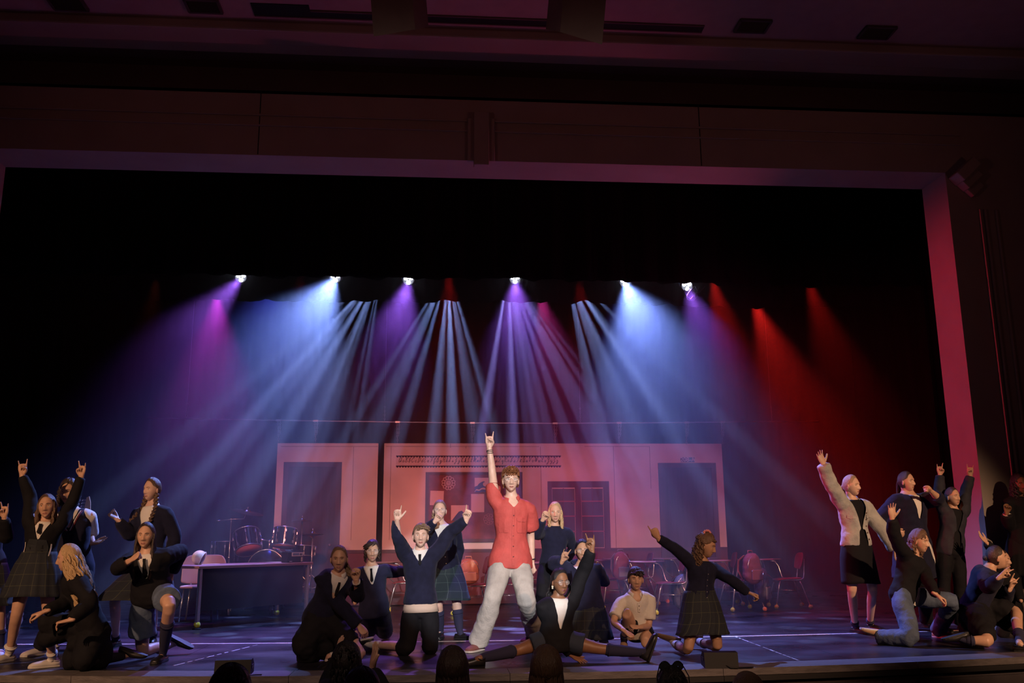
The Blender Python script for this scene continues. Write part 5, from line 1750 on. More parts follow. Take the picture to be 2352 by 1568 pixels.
h = MB(); scalp(s, h, 1.12, -0.055, -0.004, 0.072, 1.15, 0.016, 3, 0.004)
mane(s, h, 190, 0.058, 0.0065, 'top', 0.002, 0.0015, 1.0, 11, (0.05, -0.45, 0.15), 0.8, 0, 0.3, 6)
mane(s, h, 46, 0.050, 0.0065, 'fringe', 0.003, 0.003, 1.5, 12, (0, -0.35, -0.9), 0.55, 0, 0.25, 6)
mane(s, h, 70, 0.030, 0.0065, 'nape', 0.002, 0.001, 1.5, 13, (0, 0, -1), 0.6, 0, 0.3, 6)
done_hair(s, h, H_GI); glasses(s, WIRE, 0.022, False, 0.0011); mic(s)
for q, n_ in (('A', 3), ('B', 1)):
    W_, E = s.j['arm'+q][2], s.j['arm'+q][1]; d = nz(W_-E)
    for i in range(n_):
        b = MB(); c = W_-d*(0.035+0.011*i); u = nz(np.cross(d, [0.1*i, 1, 0.2])); w = np.cross(d, u)
        b.tube([c+(u*math.cos(a)+w*math.sin(a))*0.033+d*0.006*math.sin(a+i) for a in np.arange(16)*PI/8], 0.0032 if q == 'A' else 0.007, 6, closed=True)
        b.build('bracelet', mat('black_cord', (0.012, 0.01, 0.01), 0.6), s.root)
rg_ = MB(); c = s.j['armA'][2]+np.array([0.028*1, -0.0, 0.125]); rg_.tube([c+np.array([0.0095*math.cos(a), 0.0095*math.sin(a), 0]) for a in np.arange(12)*PI/6], 0.002, 5, closed=True)
rg_.build('ring', mat('silver_ring', (0.5, 0.5, 0.5), 0.2, 0.9), s.root)

# ---- kneeling boy, both arms up
s = Person('kneeling fair-haired boy in a navy jumper and shorts with both arms spread high', 9.10, 1.56, (966, 1393), (965, 1266), (966, 1231, -0.04), (0.04, -1, 0.10), 0,
    armA=[(914, 1229, -1), (912, 1194, 1)], armB=[(1034, 1222, 1), (1071, 1194, -1)], legA=[(935, 1488, 'g'), (846, 1480, 's', 0.07)], legB=[(989, 1486, 'g'), (975, 1468, 's', 0.07)],
    handA=('gun', (0.05, -0.1, 1), (0.2, -1, 0)), handB=('point', (0.25, -0.2, 1), (-0.3, -1, 0)), footA=((-1, 0.15, -0.2), (0, 0, -1)), footB=((0.0, 1, -0.2), (0, 0, -1)), skin='fair', fem=False, eye='blue')
tl = MB(); tl.tube([s.P+s.up*0.055, s.P+s.up*0.0, s.P-s.up*0.045], [(0.150, 0.112), (0.166, 0.126), (0.176, 0.134)], 28, side=s.sd); tl.build('shirt_tail', mat('beige_shirt', (0.52, 0.40, 0.32), 0.8, bump=0.4, bscale=20), s.root)
garment(s, 'shirt', WHITEC, 0.008, 0.0, 0.2, 1.0, t1=0.55, disp=0.0)
garment(s, 'jumper', NAVY, 0.028, 1.0, 0.03, 1.0, 'v', 0.40, 0.0, 0.035, 0.10, vtop=0.07)
collar(s, WHITEC, 0.064, h=0.046, spread=0.35); tie(s, BLACKC, 0.05, 0.034)
legwear(s, 'shorts', BLACKC, 0.026, 0.58, 0.008, 0.05, 0.03, 0.1, label='baggy black shorts to the knee')
socks(s, SOCKW, 0.28); shoes(s, SHB, SHW, 'AB', 'sneaker')
h = MB(); scalp(s, h, 1.06, -0.055, 0.004, 0.078, 1.05, 0.004, 5, 0.002)
mane(s, h, 60, 0.055, 0.0060, 'fringe', 0.002, 0.0, 1, 21, (0.75, -0.15, -0.3), 0.5, 0, 0.12, 6)
mane(s, h, 70, 0.045, 0.0060, 'top', 0.002, 0.0, 1, 22, (0.6, -0.3, 0.0), 0.6, 0, 0.15, 6)
done_hair(s, h, H_LB); mic(s)

# ---- standing girl with clear glasses, fist at her mouth
s = Person('standing girl in clear glasses and navy cardigan holding a fist to her mouth', 10.62, 1.62, (1023, 1313), (1011, 1206), (1010, 1172, -0.03), (0.02, -1, 0.02), 8,
    armA=[(974, 1222, -1), (1000, 1196, -1)], armB=[(1055, 1260, 1), (1046, 1306, -1)], legA=[(1005, 1380, -1), (1012, 1450, 'g')], legB=[(1048, 1376, -1), (1056, 1452, 'g')],
    handA=('fist', (0.55, -0.1, 0.8), (0.3, -1, 0)), handB=('relax', (-0.1, -0.1, -1), (-0.3, 0.8, 0)), footA=-10, footB=55, skin='fair', build=1.08)
garment(s, 'shirt', WHITEC, 0.010, 0.0, 0.10, disp=0.0)
garment(s, 'cardigan', NAVY, 0.022, 1.0, -0.06, 1.05, 'v', 0.20, 0.0, 0.035, 0.12, vtop=0.095)
collar(s, WHITEC, 0.060); buttons(s, [0.16, 0.09], mat('pale_button', (0.5, 0.45, 0.4), 0.4))
skirt(s, PLAIDG, 0.38, flare=0.07)
socks(s, SOCKN, 0.62); shoes(s, SHB, SOLB)
h = MB(); scalp(s, h, 1.035, -0.06, 0.010, 0.088, 1.35, 0, 6, 0.001); done_hair(s, h, H_LB)
braid(s, 'braid', [s.hp((0.070, -0.02, -0.03)), s.hp((0.082, -0.01, -0.10)), s.hp((0.080, 0.02, -0.20))], 0.016, H_LB)
glasses(s, WIREC, 0.024, True, 0.0017)

# ---- blonde girl behind the man
s = Person('standing blonde girl in navy crew jumper wiping her eye with a fist', 10.30, 1.55, (1272, 1300), (1273, 1210), (1275, 1177, -0.03), (-0.05, -1, -0.02), -4,
    armA=[(1231, 1228, -1), (1247, 1193, -1)], armB=[(1317, 1257, 1), (1300, 1290, 1)], legA=[(1246, 1360, -1), (1237, 1440, 'g')], legB=[(1277, 1365, -1), (1278, 1440, 'g')],
    handA=('fist', (0.35, -0.3, 0.8), (0.4, -1, 0)), footA=-20, footB=10, skin='light', eye='blue')
garment(s, 'jumper', NAVY, 0.022, 1.0, -0.09, 1.05, 'crew', disp=0.035)
legwear(s, 'trousers', BLACKC, 0.022, 1.0, 0.03, 0.06); shoes(s, SHB, SOLB)
h = MB(); scalp(s, h, 1.06, -0.07, 0.004, 0.084, 1.2, 0, 7, 0.0015)
mane(s, h, 70, 0.20, 0.0085, 'sides', 0.007, 0.003, 2.5, 31, (0, -0.05, -1), 0.15, 0.085, 0.1, 10)
mane(s, h, 60, 0.20, 0.0085, 'back', 0.007, 0.003, 2.5, 32, (0, 0.05, -1), 0.15, 0.085, 0.1, 10)
done_hair(s, h, H_BL)

# ---- girl in the splits
s = Person('girl in black blazer and glasses sitting in the splits, one arm raised', 8.42, 1.60, (1277, 1470), (1281, 1374), (1286, 1336, -0.03), (0.35, -1, -0.02), 12,
    armA=[(1271, 1449, 1), (1313, 1505, -1)], armB=[(1344, 1302, -1), (1359, 1262, -1)], legA=[(1193, 1492, 'y', -0.02), (1100, 1512, 's', 0.075)], legB=[(1377, 1490, 'y', -0.05), (1478, 1498, 's', 0.08)],
    handA=('open', (0.75, -0.45, -0.35), (0.1, 0.3, -1)), handB=('rock', (-0.1, -0.1, 1), (-0.5, -1, 0)), footA=((-1, -0.1, 0.05), (0, -0.6, 1)), footB=((0.38, 0, 1), (-1, -0.1, 0.3)), skin='brown')
garment(s, 'shirt', WHITEC, 0.010, 0.0, 0.05, disp=0.0)
garment(s, 'blazer', BLACKC, 0.024, 1.0, -0.09, 1.1, 'v', 0.12, 0.0, 0.035, 0.12, vtop=0.075)
collar(s, WHITEC, 0.056, h=0.028)
legwear(s, 'shorts', mat('dark_blue_shorts', (0.02, 0.03, 0.055), 0.85), 0.020, 0.30, 0.008, 0.04, 0.03)
socks(s, SOCKN, 0.80); shoes(s, SHB, SOLB, 'AB', 'boot')
h = MB(); scalp(s, h, 1.05, -0.07, 0.008, 0.088, 1.35, 0, 8, 0.003)
mane(s, h, 46, 0.30, 0.0065, 'tail', 0.004, 0.004, 5, 33, (-0.35, 0.2, -1), 0.3, 0.05, 0.12, 12); done_hair(s, h, H_BK)
glasses(s, WIRE, 0.024, True, 0.0012)
er = MB(); er.ball(s.hp((0.078, 0.0, -0.04)), 0.010, 8); er.ball(s.hp((0.079, 0.002, -0.055)), 0.008, 8); er.build('hair_clip', mat('pearl', (0.7, 0.66, 0.5), 0.3), s.root)

# ---- girl in glasses and hooded jumper, two rock signs
s = Person('kneeling girl in round glasses and navy hoodie making two rock signs at her chest', 9.80, 1.55, (1348, 1396), (1336, 1300), (1337, 1264, -0.03), (-0.05, -1, 0), -3,
    armA=[(1268, 1293, 1), (1292, 1287, -1)], armB=[(1388, 1338, 1), (1366, 1316, -1)], legA=[(1330, 1466, 'g'), (1336, 1455, 's', 0.08)], legB=[(1366, 1464, 'g'), (1384, 1456, 's', 0.10)],
    handA=('rock', (0.35, -0.3, 0.9), (0.4, -1, 0)), handB=('rock', (-0.15, -0.2, 1), (-0.3, -1, 0)), footA=((0, 1, -0.2), (0, 0, -1)), footB=((0.25, 0.3, -0.9), (0.3, 1, 0.2)), skin='tan', build=1.15)
garment(s, 'shirt', WHITEC, 0.010, 0.0, 0.2, disp=0.0)
garment(s, 'hoodie', NAVY2, 0.030, 1.0, -0.10, 1.1, 'v', 0.38, 0.0, 0.05, 0.12, vtop=0.085)
collar(s, WHITEC, 0.060, h=0.030); tie(s, BLACKC, 0.05, 0.03)
hd = MB(); c = s.N-s.fw*0.07; hd.limb([c+s.sd*-0.12+s.up*0.0, c+s.sd*-0.08+s.up*0.03-s.fw*0.03, c+s.up*0.03-s.fw*0.05, c+s.sd*0.08+s.up*0.03-s.fw*0.03, c+s.sd*0.12], [0.035, 0.045, 0.05, 0.045, 0.035], 12); hd.build('hood', NAVY2, s.root)
skirt(s, PLAID, 0.47, hem=0.06, flare=0.05)
socks(s, SOCKN, 0.4)
shoes(s, SHB, SHW, 'AB', 'sneaker')
A_ = s.j['legB'][2]; sw = MB(); fv, uv = s.footdir('B'); sdv = np.cross(fv, uv)
sw.tube([A_+fv*(0.02+0.012*i)+sdv*(0.046 if sdv@np.array([0, -1, 0]) > 0 else -0.046)-uv*(0.045-0.0045*abs(i-2)**1.7+0.004*i) for i in range(7)], [0.002, 0.006, 0.007, 0.006, 0.005, 0.003, 0.001], 6)
sw.build('swoosh_mark', SHW, s.root)
h = MB(); scalp(s, h, 1.045, -0.07, 0.006, 0.088, 1.3, 0, 9, 0.001)
bn = s.hp((0, -0.09, 0.03)); h.ball(bn, 0.032, 10); done_hair(s, h, H_BK); glasses(s, WIRE, 0.026, True, 0.0013)

# ---- crouching boy, white polo
s = Person('crouching dark-haired boy in a white polo shirt and shorts, one bare knee raised', 9.22, 1.50, (1466, 1448, 0.10), (1459, 1362), (1460, 1330, -0.03), (-0.06, -1, 0.03), 2,
    armA=[(1408, 1428, -1), (1435, 1449, -1)], armB=[(1490, 1440, -1), (1468, 1440, -1)], legA=[(1440, 1403, -1), (1433, 1472, 'g')], legB=[(1483, 1478, 'g'), (1485, 1462, 's', 0.08)],
    handA=('claw', (0.7, -0.5, -0.5), (-0.1, 0.5, -1)), handB=('claw', (-1, -0.4, 0.1), (-0.1, 0.5, -1)), footA=-20, footB=((0.1, 0.5, -0.8), (0.1, 1, 0.3)), skin='light', fem=False)
garment(s, 'polo_shirt', POLO, 0.012, 0.38, -0.06, 1.08, 'open', 0.41, 0.0, 0.02, 0.10, cuff=0.008, vtop=0.06)
collar(s, POLO, 0.070, h=0.034, spread=0.5); strip(s, 'placket', [(0, 0.42), (0, 0.36), (0, 0.30)], 0.03, POLO, 0.002)
buttons(s, [0.38, 0.33], BTN, out=0.006)
legwear(s, 'shorts', BLACKC, 0.012, 0.24, 0.008, 0.04, 0.03)
socks(s, SOCKN, 0.2); shoes(s, SHT, SHW, 'AB', 'sneaker', laces=SHW)
h = MB(); scalp(s, h, 1.08, -0.045, 0.006, 0.072, 1.05, 0.004, 10, 0.002)
mane(s, h, 60, 0.060, 0.0065, 'fringe', 0.002, 0.0, 1, 41, (0.35, -0.15, -0.9), 0.5, 0, 0.12, 6); mane(s, h, 60, 0.05, 0.006, 'top', 0.002, 0.0, 1, 42, (0.3, -0.4, -0.2), 0.6, 0, 0.15, 6)
done_hair(s, h, H_DB); mic(s)

# ---- kneeling girl pointing, curly ponytail
s = Person('kneeling girl with pink scrunchie in her curls, one arm pointing up, one flung down', 8.80, 1.52, (1608, 1373), (1614, 1290), (1622, 1252, -0.05), (0.85, -0.45, -0.30), 14,
    armA=[(1549, 1258, -1), (1512, 1235, -1)], armB=[(1680, 1332, -1), (1718, 1361, 1)], legA=[(1582, 1492, 'g'), (1548, 1478, 's', 0.07)], legB=[(1650, 1488, 'g'), (1602, 1472, 's', 0.07)],
    handA=('point', (-0.55, -0.1, 1), (0.2, 1, 0)), handB=('claw', (1, -0.1, -0.35), (0, -0.3, -1)), footA=((-0.8, 0.55, 0.15), (-0.4, 0, -1)), footB=((-0.9, 0.3, 0), (0, 0, -1)), skin='tan', anat=1)
garment(s, 'cardigan', NAVY, 0.018, 1.0, -0.055, 1.0, 'crew', disp=0.03)
strip(s, 'button_band', [(0, v) for v in np.linspace(0.44, -0.03, 10)], 0.026, NAVY2, 0.002, 0.003)
buttons(s, [0.34, 0.26, 0.18, 0.10, 0.02], mat('metal_button', (0.3, 0.28, 0.28), 0.3, 0.5), out=0.006)
skirt(s, PLAID, 0.44, hem=0.20, flare=0.045, pleats=26, amp=0.012)
socks(s, SOCKW, 0.34); shoes(s, SHG, SHT)
h = MB(); scalp(s, h, 1.10, -0.07, 0.000, 0.086, 1.3, 0.0, 11, 0.004)
mane(s, h, 150, 0.25, 0.0080, 'nape', 0.010, 0.010, 4, 51, (-0.20, 0.1, -1), 0.45, 0.06, 0.35, 14)
mane(s, h, 60, 0.05, 0.0075, 'top', 0.004, 0.005, 2, 52, (-0.6, 0.2, -0.1), 0.5, 0, 0.3, 7)
done_hair(s, h, H_CU); scrunch(s, s.hp((0.01, -0.02, 0.125)), 0.030, SCR_P); mic(s, -1)
ea = MB(); ea.ball(s.hp((0.079, -0.004, -0.045)), 0.006, 8); ea.ball(s.hp((-0.079, -0.004, -0.045)), 0.006, 8); ea.build('earring', mat('silver_ring', (0.5, 0.5, 0.5), 0.2, 0.9), s.root)

# ---- crouching girl left of centre
s = Person('crouching girl with a low fair ponytail in navy cardigan and long black skirt, fist raised', 8.65, 1.60, (737, 1420, 0.12), (778, 1318), (779, 1283, -0.04), (0.06, -1, -0.05), 18,
    armA=[(782, 1392, -1), (832, 1444, -1)], armB=[(824, 1372, -1), (818, 1332, -1)], legA=[(820, 1430, -1), (812, 1508, 'g')], legB=[(834, 1506, 'g'), (756, 1508, 's', 0.09)],
    handA=('relax', (0.6, -0.3, -0.65), (0.1, 0.5, -1)), handB=('fist', (0, -0.1, 1), (-0.2, -1, 0)), footA=20, footB=((-0.8, 0.5, -0.5), (-0.5, 0.2, 1)), skin='light')
garment(s, 'shirt', WHITEC, 0.010, 0.0, 0.05, disp=0.0)
garment(s, 'cardigan', NAVY, 0.022, 0.98, -0.08, 1.05, 'v', 0.29, 0.0, 0.035, 0.12, vtop=0.08)
strip(s, 'ribbon', [(0.01, v) for v in (0.47, 0.43, 0.38, 0.34)], [0.022, 0.026, 0.03, 0.02], BLACKC, 0.012)
collar(s, WHITEC, 0.060)
for q in 'AB':
    S_, E, W_ = s.j['arm'+q]; d = nz(W_-E); cf = MB(); cf.tube([W_-d*0.045, W_-d*0.012], [0.034, 0.037], 14); cf.build('cuff', WHITEC, s.root)
lapskirt(s, BLACKC, 0.62, [s.P+np.array([-0.10, 0.0, -0.30]), s.P+np.array([-0.12, -0.08, -0.22]), s.P+np.array([0.06, 0.02, -0.25])])
socks(s, SOCKW, 0.2); shoes(s, SHB, SOLB)
h = MB(); scalp(s, h, 1.035, -0.065, 0.008, 0.090, 1.4, 0, 12, 0.0012)
mane(s, h, 34, 0.26, 0.0065, 'tail', 0.006, 0.003, 2, 61, (0.55, -0.15, -0.9), 0.4, 0.06, 0.12, 12); done_hair(s, h, H_LB)

# ---- kneeling child in glasses and tie
s = Person('kneeling short-haired child in clear glasses, navy V-neck jumper and black tie', 9.80, 1.50, (859, 1398), (853, 1300), (855, 1266, -0.03), (0.12, -1, 0.0), 2,
    armA=[(821, 1350, 1), (815, 1385, -1)], armB=[(909, 1314, 1), (938, 1308, -1)], legA=[(844, 1458, 'g'), (850, 1447, 's', 0.07)], legB=[(884, 1458, 'g'), (888, 1447, 's', 0.07)],
    handB=('relax', (1, 0, 0.1), 'f'), footA=((0, 1, -0.2), (0, 0, -1)), footB=((0, 1, -0.2), (0, 0, -1)), skin='light', fem=True)
garment(s, 'shirt', WHITEC, 0.010, 0.0, 0.15, disp=0.0)
garment(s, 'jumper', NAVY2, 0.022, 1.0, -0.09, 1.05, 'v', 0.27, 0.0, 0.04, 0.12, vtop=0.085)
collar(s, WHITEC, 0.060); tie(s, BLACKC, 0.12, 0.036, 0.004)
legwear(s, 'shorts', mat('dark_plaid_shorts', (0.02, 0.018, 0.035), 0.85, var=0.4, vscale=30), 0.022, 0.48, 0.008, 0.04, 0.03); socks(s, SOCKN, 0.3); shoes(s, SHB, SOLB)
h = MB(); scalp(s, h, 1.07, -0.065, 0.000, 0.086, 1.25, 0.003, 13, 0.003)
mane(s, h, 60, 0.07, 0.0065, 'back', 0.005, 0.004, 2, 62, (0, 0.1, -1), 0.35, 0, 0.2, 7); mane(s, h, 20, 0.10, 0.0065, 'fringe', 0.004, 0.0, 1, 63, (-0.6, 0.1, -0.4), 0.4, 0, 0.1, 7)
done_hair(s, h, H_DB); glasses(s, WIREC, 0.026, True, 0.0018)

# ---- lunging girl, chin on fist
s = Person('lunging girl in dark blazer, chin on one fist and other hand on her hip', 8.75, 1.62, (350, 1362, 0.12), (339, 1268), (335, 1230, -0.04), (0.05, -1, 0.02), 2,
    armA=[(268, 1306, -1), (301, 1286, -1)], armB=[(417, 1264, 1), (394, 1316, 1)], legA=[(326, 1498, 'g'), (395, 1478, 's', 0.10)], legB=[(390, 1388, -1), (375, 1500, 'g')],
    handA=('fist', (0.8, -0.4, 0.55), (0.3, 0.5, -0.4)), handB=('relax', (-0.3, -0.1, -1), (-0.6, 0.7, 0)), footA=((0.85, 0.3, -0.5), (0.2, 0.3, -1)), footB=-8, skin='light', build=1.12)
garment(s, 'shirt', WHITEC, 0.010, 0.0, 0.1, disp=0.0)
garment(s, 'blazer', BLACKC, 0.026, 1.0, -0.10, 1.1, 'v', 0.22, 0.0, 0.05, 0.12, vtop=0.075)
collar(s, WHITEC, 0.060, h=0.028); tie(s, BLACKC, 0.14, 0.045)
legwear(s, 'shorts', SHORTB, 0.024, 0.38, 0.022, 0.04, 0.05, 0.09, label='rolled blue-grey shorts')
socks(s, SOCKN, 0.62, 'B'); socks(s, SOCKW, 0.45, 'A'); shoes(s, SHB, SOLB)
h = MB(); scalp(s, h, 1.05, -0.07, 0.004, 0.088, 1.3, 0, 14, 0.0015)
mane(s, h, 60, 0.34, 0.0075, 'sides', 0.006, 0.002, 2, 64, (0, -0.08, -1), 0.1, 0.085, 0.08, 12); done_hair(s, h, H_DB)
er = MB(); er.ball(s.hp((0.079, 0.0, -0.045)), 0.006, 8); er.build('earring', mat('silver_ring', (0.5, 0.5, 0.5), 0.2, 0.9), s.root)

# ---- girl with two braids
s = Person('standing girl with two long braids tied in red, hand raised at her side', 9.95, 1.70, (345, 1308), (350, 1163), (349, 1124, -0.03), (-0.55, -1, 0.0), -18,
    armA=[(300, 1232, -1), (270, 1193, -1)], armB=[(404, 1234, 1), (385, 1290, 1)], legA=[(262, 1375, -1), (266, 1467, 'g')], legB=[(350, 1385, -1), (352, 1460, 'g')],
    handA=('claw', (-0.9, -0.1, 0.6), (0.4, -0.3, 0.8)), footA=-20, footB=10, skin='fair')
garment(s, 'shirt', WHITEC, 0.012, 0.0, 0.05, disp=0.0)
garment(s, 'cardigan', NAVY, 0.024, 1.0, -0.09, 1.05, 'v', 0.22, 0.0, 0.035, 0.12, vtop=0.085)
collar(s, WHITEC, 0.060, spread=0.5)
skirt(s, PLAID, 0.36, flare=0.08); socks(s, SOCKN, 0.08); shoes(s, SHB, SOLB)
h = MB(); scalp(s, h, 1.05, -0.065, 0.004, 0.086, 1.25, 0, 15, 0.002); done_hair(s, h, H_BR)
braid(s, 'braid', [s.hp((0.066, 0.0, -0.05)), s.N-s.sd*0.075+s.fw*0.07-s.up*0.03, s.N-s.sd*0.155+s.fw*0.13-s.up*0.13, s.N-s.sd*0.18+s.fw*0.13-s.up*0.20], 0.022, H_BR, tie_m=SCR_R)
braid(s, 'braid', [s.hp((-0.066, 0.0, -0.05)), s.N+s.sd*0.085+s.fw*0.07-s.up*0.02, s.N+s.sd*0.08+s.fw*0.14-s.up*0.14, s.N+s.sd*0.05+s.fw*0.14-s.up*0.24], 0.022, H_BR, tie_m=SCR_R)

# ---- crouching blonde in profile
s = Person('kneeling long-haired blonde girl all in black, turned to the left, hand on her knee', 8.42, 1.60, (215, 1455, 0.15), (170, 1318), (158, 1281, -0.03), (-1, -0.25, -0.12), -62,
    armA=[(150, 1385, -1), (103, 1404, -1)], armB=[(212, 1385, -1), (160, 1424, -1)], legA=[(104, 1428, -1), (122, 1512, 'g')], legB=[(190, 1522, 'g'), (284, 1506, 's', 0.08)],
    handA=('relax', (-1, -0.1, -0.3), (0, 0.1, -1)), handB=('relax', (-1, 0, -0.2), (0, 0.1, -1)), footA=-60, footB=((1, 0.05, -0.35), (0.3, 0, -1)), skin='light')
garment(s, 'blazer', BLACKC, 0.026, 1.0, -0.10, 1.05, 'crew', disp=0.04)
lapskirt(s, BLACKC, 0.92, [s.P+np.array([0.05, 0.0, -0.2]), s.P+np.array([-0.12, 0.0, -0.2])]); legwear(s, 'tights', TIGHT, 0.006, 1.0, 0.0, 0.05, 0.0, which='B'); socks(s, SOCKW, 0.16, 'A')
shoes(s, SHW, SHW, 'A'); shoes(s, SHB, SOLB, 'B')
h = MB(); scalp(s, h, 1.06, -0.07, 0.010, 0.084, 1.2, 0, 16, 0.002)
mane(s, h, 120, 0.40, 0.0095, 'back', 0.012, 0.004, 2.2, 71, (0.42, 0.0, -1), 0.15, 0.09, 0.1, 14)
mane(s, h, 30, 0.34, 0.0085, 'sides', 0.012, 0.004, 2.2, 72, (0.5, -0.2, -1), 0.15, 0.09, 0.1, 14); done_hair(s, h, H_BL)

# ---- girl in pinafore, both arms up
Person.eyec = 'brown'
s = Person('smiling girl in dark plaid pinafore with both arms up in rock signs', 9.02, 1.60, (85, 1300), (104, 1198), (108, 1163, -0.03), (0.15, -1, 0.05), 4,
    armA=[(70, 1143, 1), (51, 1090, -1)], armB=[(168, 1150, 1), (187, 1094, -1)], legA=[(36, 1420, -1), (22, 1500, 'g')], legB=[(112, 1420, -1), (126, 1503, 'g')],
    handA=('rock', (0.0, -0.1, 1), (0.3, -1, 0)), handB=('rock', (0.05, -0.1, 1), (-0.3, -1, 0)), footA=-25, footB=15, skin='light', tilt=-5)
s.sm = 1
garment(s, 'shirt', WHITEC, 0.008, 0.0, 0.1, disp=0.0)
garment(s, 'cardigan', BLACKC, 0.020, 1.0, -0.05, 1.0, 'v', 0.28, 0.0, 0.035, 0.12, vtop=0.075)
strip(s, 'pinafore_bib', [(0.0, v) for v in np.linspace(0.30, 0.02, 10)], [0.15, 0.17, 0.19, 0.2, 0.2, 0.2, 0.2, 0.2, 0.2, 0.2], mat('pinafore_dark', (0.016, 0.020, 0.026), 0.85, var=0.3), 0.004)
for u_ in (-0.115, 0.115): strip(s, 'trim_edge', [(u_, v) for v in np.linspace(0.26, 0.06, 6)], 0.010, SHW, 0.006)
collar(s, WHITEC, 0.056, h=0.028); tie(s, BLACKC, 0.06, 0.035)
skirt(s, PLAID, 0.42, flare=0.09, pleats=18, top=0.14); socks(s, SOCKW, 0.17, frill=True); shoes(s, SHW, SHW, 'AB')
h = MB(); scalp(s, h, 1.045, -0.07, 0.004, 0.088, 1.3, 0, 17, 0.0015)
mane(s, h, 70, 0.26, 0.0085, 'sides', 0.008, 0.003, 2.2, 73, (0, -0.1, -1), 0.12, 0.09, 0.08, 12); done_hair(s, h, H_BR)

# ---- curly haired boy in knitted vest
s = Person('curly-haired young person in navy vest with striped V neck, behind the pinafore girl', 9.75, 1.72, (172, 1312), (164, 1172), (158, 1130, -0.03), (-0.05, -1, 0.0), 6,
    armA=[(128, 1235, 1), (146, 1252, -1)], armB=[(206, 1226, 1), (214, 1248, -1)], legA=[(130, 1400, -1), (95, 1485, 'g')], legB=[(186, 1400, -1), (190, 1478, 'g')],
    handA=('relax', (0.7, -0.4, 0.1), (0, 0.2, 1)), handB=('open', (0.75, -0.3, 0.15), (0.1, -0.6, 1)), footA=-30, footB=10, skin='light', fem=False)
garment(s, 'shirt', WHITEC, 0.016, 0.48, -0.10, 1.0, disp=0.03, cuff=0.012)
garment(s, 'vest', NAVY, 0.030, 0.0, -0.08, 1.0, 'v', 0.34, 0.0, 0.02, 0.12, vtop=0.095)
for k_, (m_, o_) in enumerate(((WHITEC, 0.0), (mat('maroon_stripe', (0.20, 0.03, 0.05), 0.8), 0.014))):
    for sg in (-1, 1): strip(s, 'neck_stripe', [(sg*(0.012+(0.10)*t+o_), 0.33+0.155*t) for t in np.linspace(0, 1, 7)], 0.010, m_, 0.004)
collar(s, WHITEC, 0.062); legwear(s, 'trousers', BLACKC, 0.02, 1.0, 0.02); shoes(s, SHW, SHW, 'AB', 'sneaker')
h = MB(); scalp(s, h, 1.14, -0.07, 0.000, 0.080, 1.15, 0.01, 18, 0.004); mane(s, h, 150, 0.11, 0.0085, 'all', 0.008, 0.012, 3, 74, (0, 0, -1), 0.55, 0, 0.3, 9); done_hair(s, h, H_DB)

# ---- half-seen performer at the edge
s = Person('dark-clothed performer at the far left edge, only a raised hand in view', 9.5, 1.60, (-28, 1310), (-35, 1205), (-38, 1165, -0.03), (0.2, -1, 0), 10,
    armA=[(-75, 1260, 1), (-70, 1310, -1)], armB=[(17, 1235, -1), (10, 1188, -1)], legA=[(-60, 1420, -1), (-62, 1500, 'g')], legB=[(0, 1415, -1), (2, 1488, 'g')],
    handB=('rock', (0.0, -0.1, 1), (-0.2, -1, 0)), footA=-20, footB=20, skin='light')
garment(s, 'cardigan', BLACKC, 0.024, 1.0, -0.09, 1.05, 'crew', disp=0.04); skirt(s, PLAID, 0.42, flare=0.07); socks(s, SOCKN, 0.5); shoes(s, SHW, SHW)
h = MB(); scalp(s, h, 1.05, -0.07, 0.004, 0.088, 1.3, 0, 19); done_hair(s, h, H_DB)

# ---- denim jacket girl
s = Person('standing fair girl in a pale denim jacket over black dress, one arm raised high', 10.15, 1.68, (1967, 1256), (1956, 1149), (1956, 1115, -0.03), (0.75, -1, 0.0), 16,
    armA=[(1907, 1112, -1), (1891, 1066, -1)], armB=[(2027, 1214, 1), (2056, 1262, 1)], legA=[(1957, 1362, -1), (1964, 1437, 'g')], legB=[(2008, 1364, -1), (1998, 1432, 'g')],
    handA=('open', (-0.35, -0.1, 1), (0.1, -1, 0.1)), handB=('relax', (0.6, 0.2, -0.8), (0, 0.6, -0.5)), footA=25, footB=25, skin='fair')
garment(s, 'dress_top', BLACKC, 0.012, 0.0, -0.05, disp=0.01)
garment(s, 'denim_jacket', DENIM, 0.030, 0.98, 0.02, 1.0, 'open', 0.16, 0.050, 0.05, 0.09, vtop=0.10)
collar(s, DENIM, 0.072, h=0.04, spread=0.75)
strip(s, 'pocket_flap', [(0.105, v) for v in (0.34, 0.315, 0.30)], [0.085, 0.085, 0.04], DENIM, 0.006)
strip(s, 'pocket_flap', [(-0.105, v) for v in (0.34, 0.315, 0.30)], [0.085, 0.085, 0.04], DENIM, 0.006)
buttons(s, [0.36, 0.29, 0.22, 0.15, 0.08], mat('brass_button', (0.12, 0.07, 0.05), 0.3, 0.6), u=0.072, r=0.009)
skirt(s, BLACKC, 0.50, flare=0.01, pleats=6, amp=0.003, tight=0.02, top=0.10); socks(s, SOCKN, 0.10); shoes(s, SHB, SOLB)
h = MB(); scalp(s, h, 1.04, -0.065, 0.006, 0.090, 1.35, 0, 20, 0.0018); h.ball(s.hp((0, -0.10, -0.01)), 0.030, 10); done_hair(s, h, hair_mat('ash_blonde', (0.36, 0.27, 0.18)))

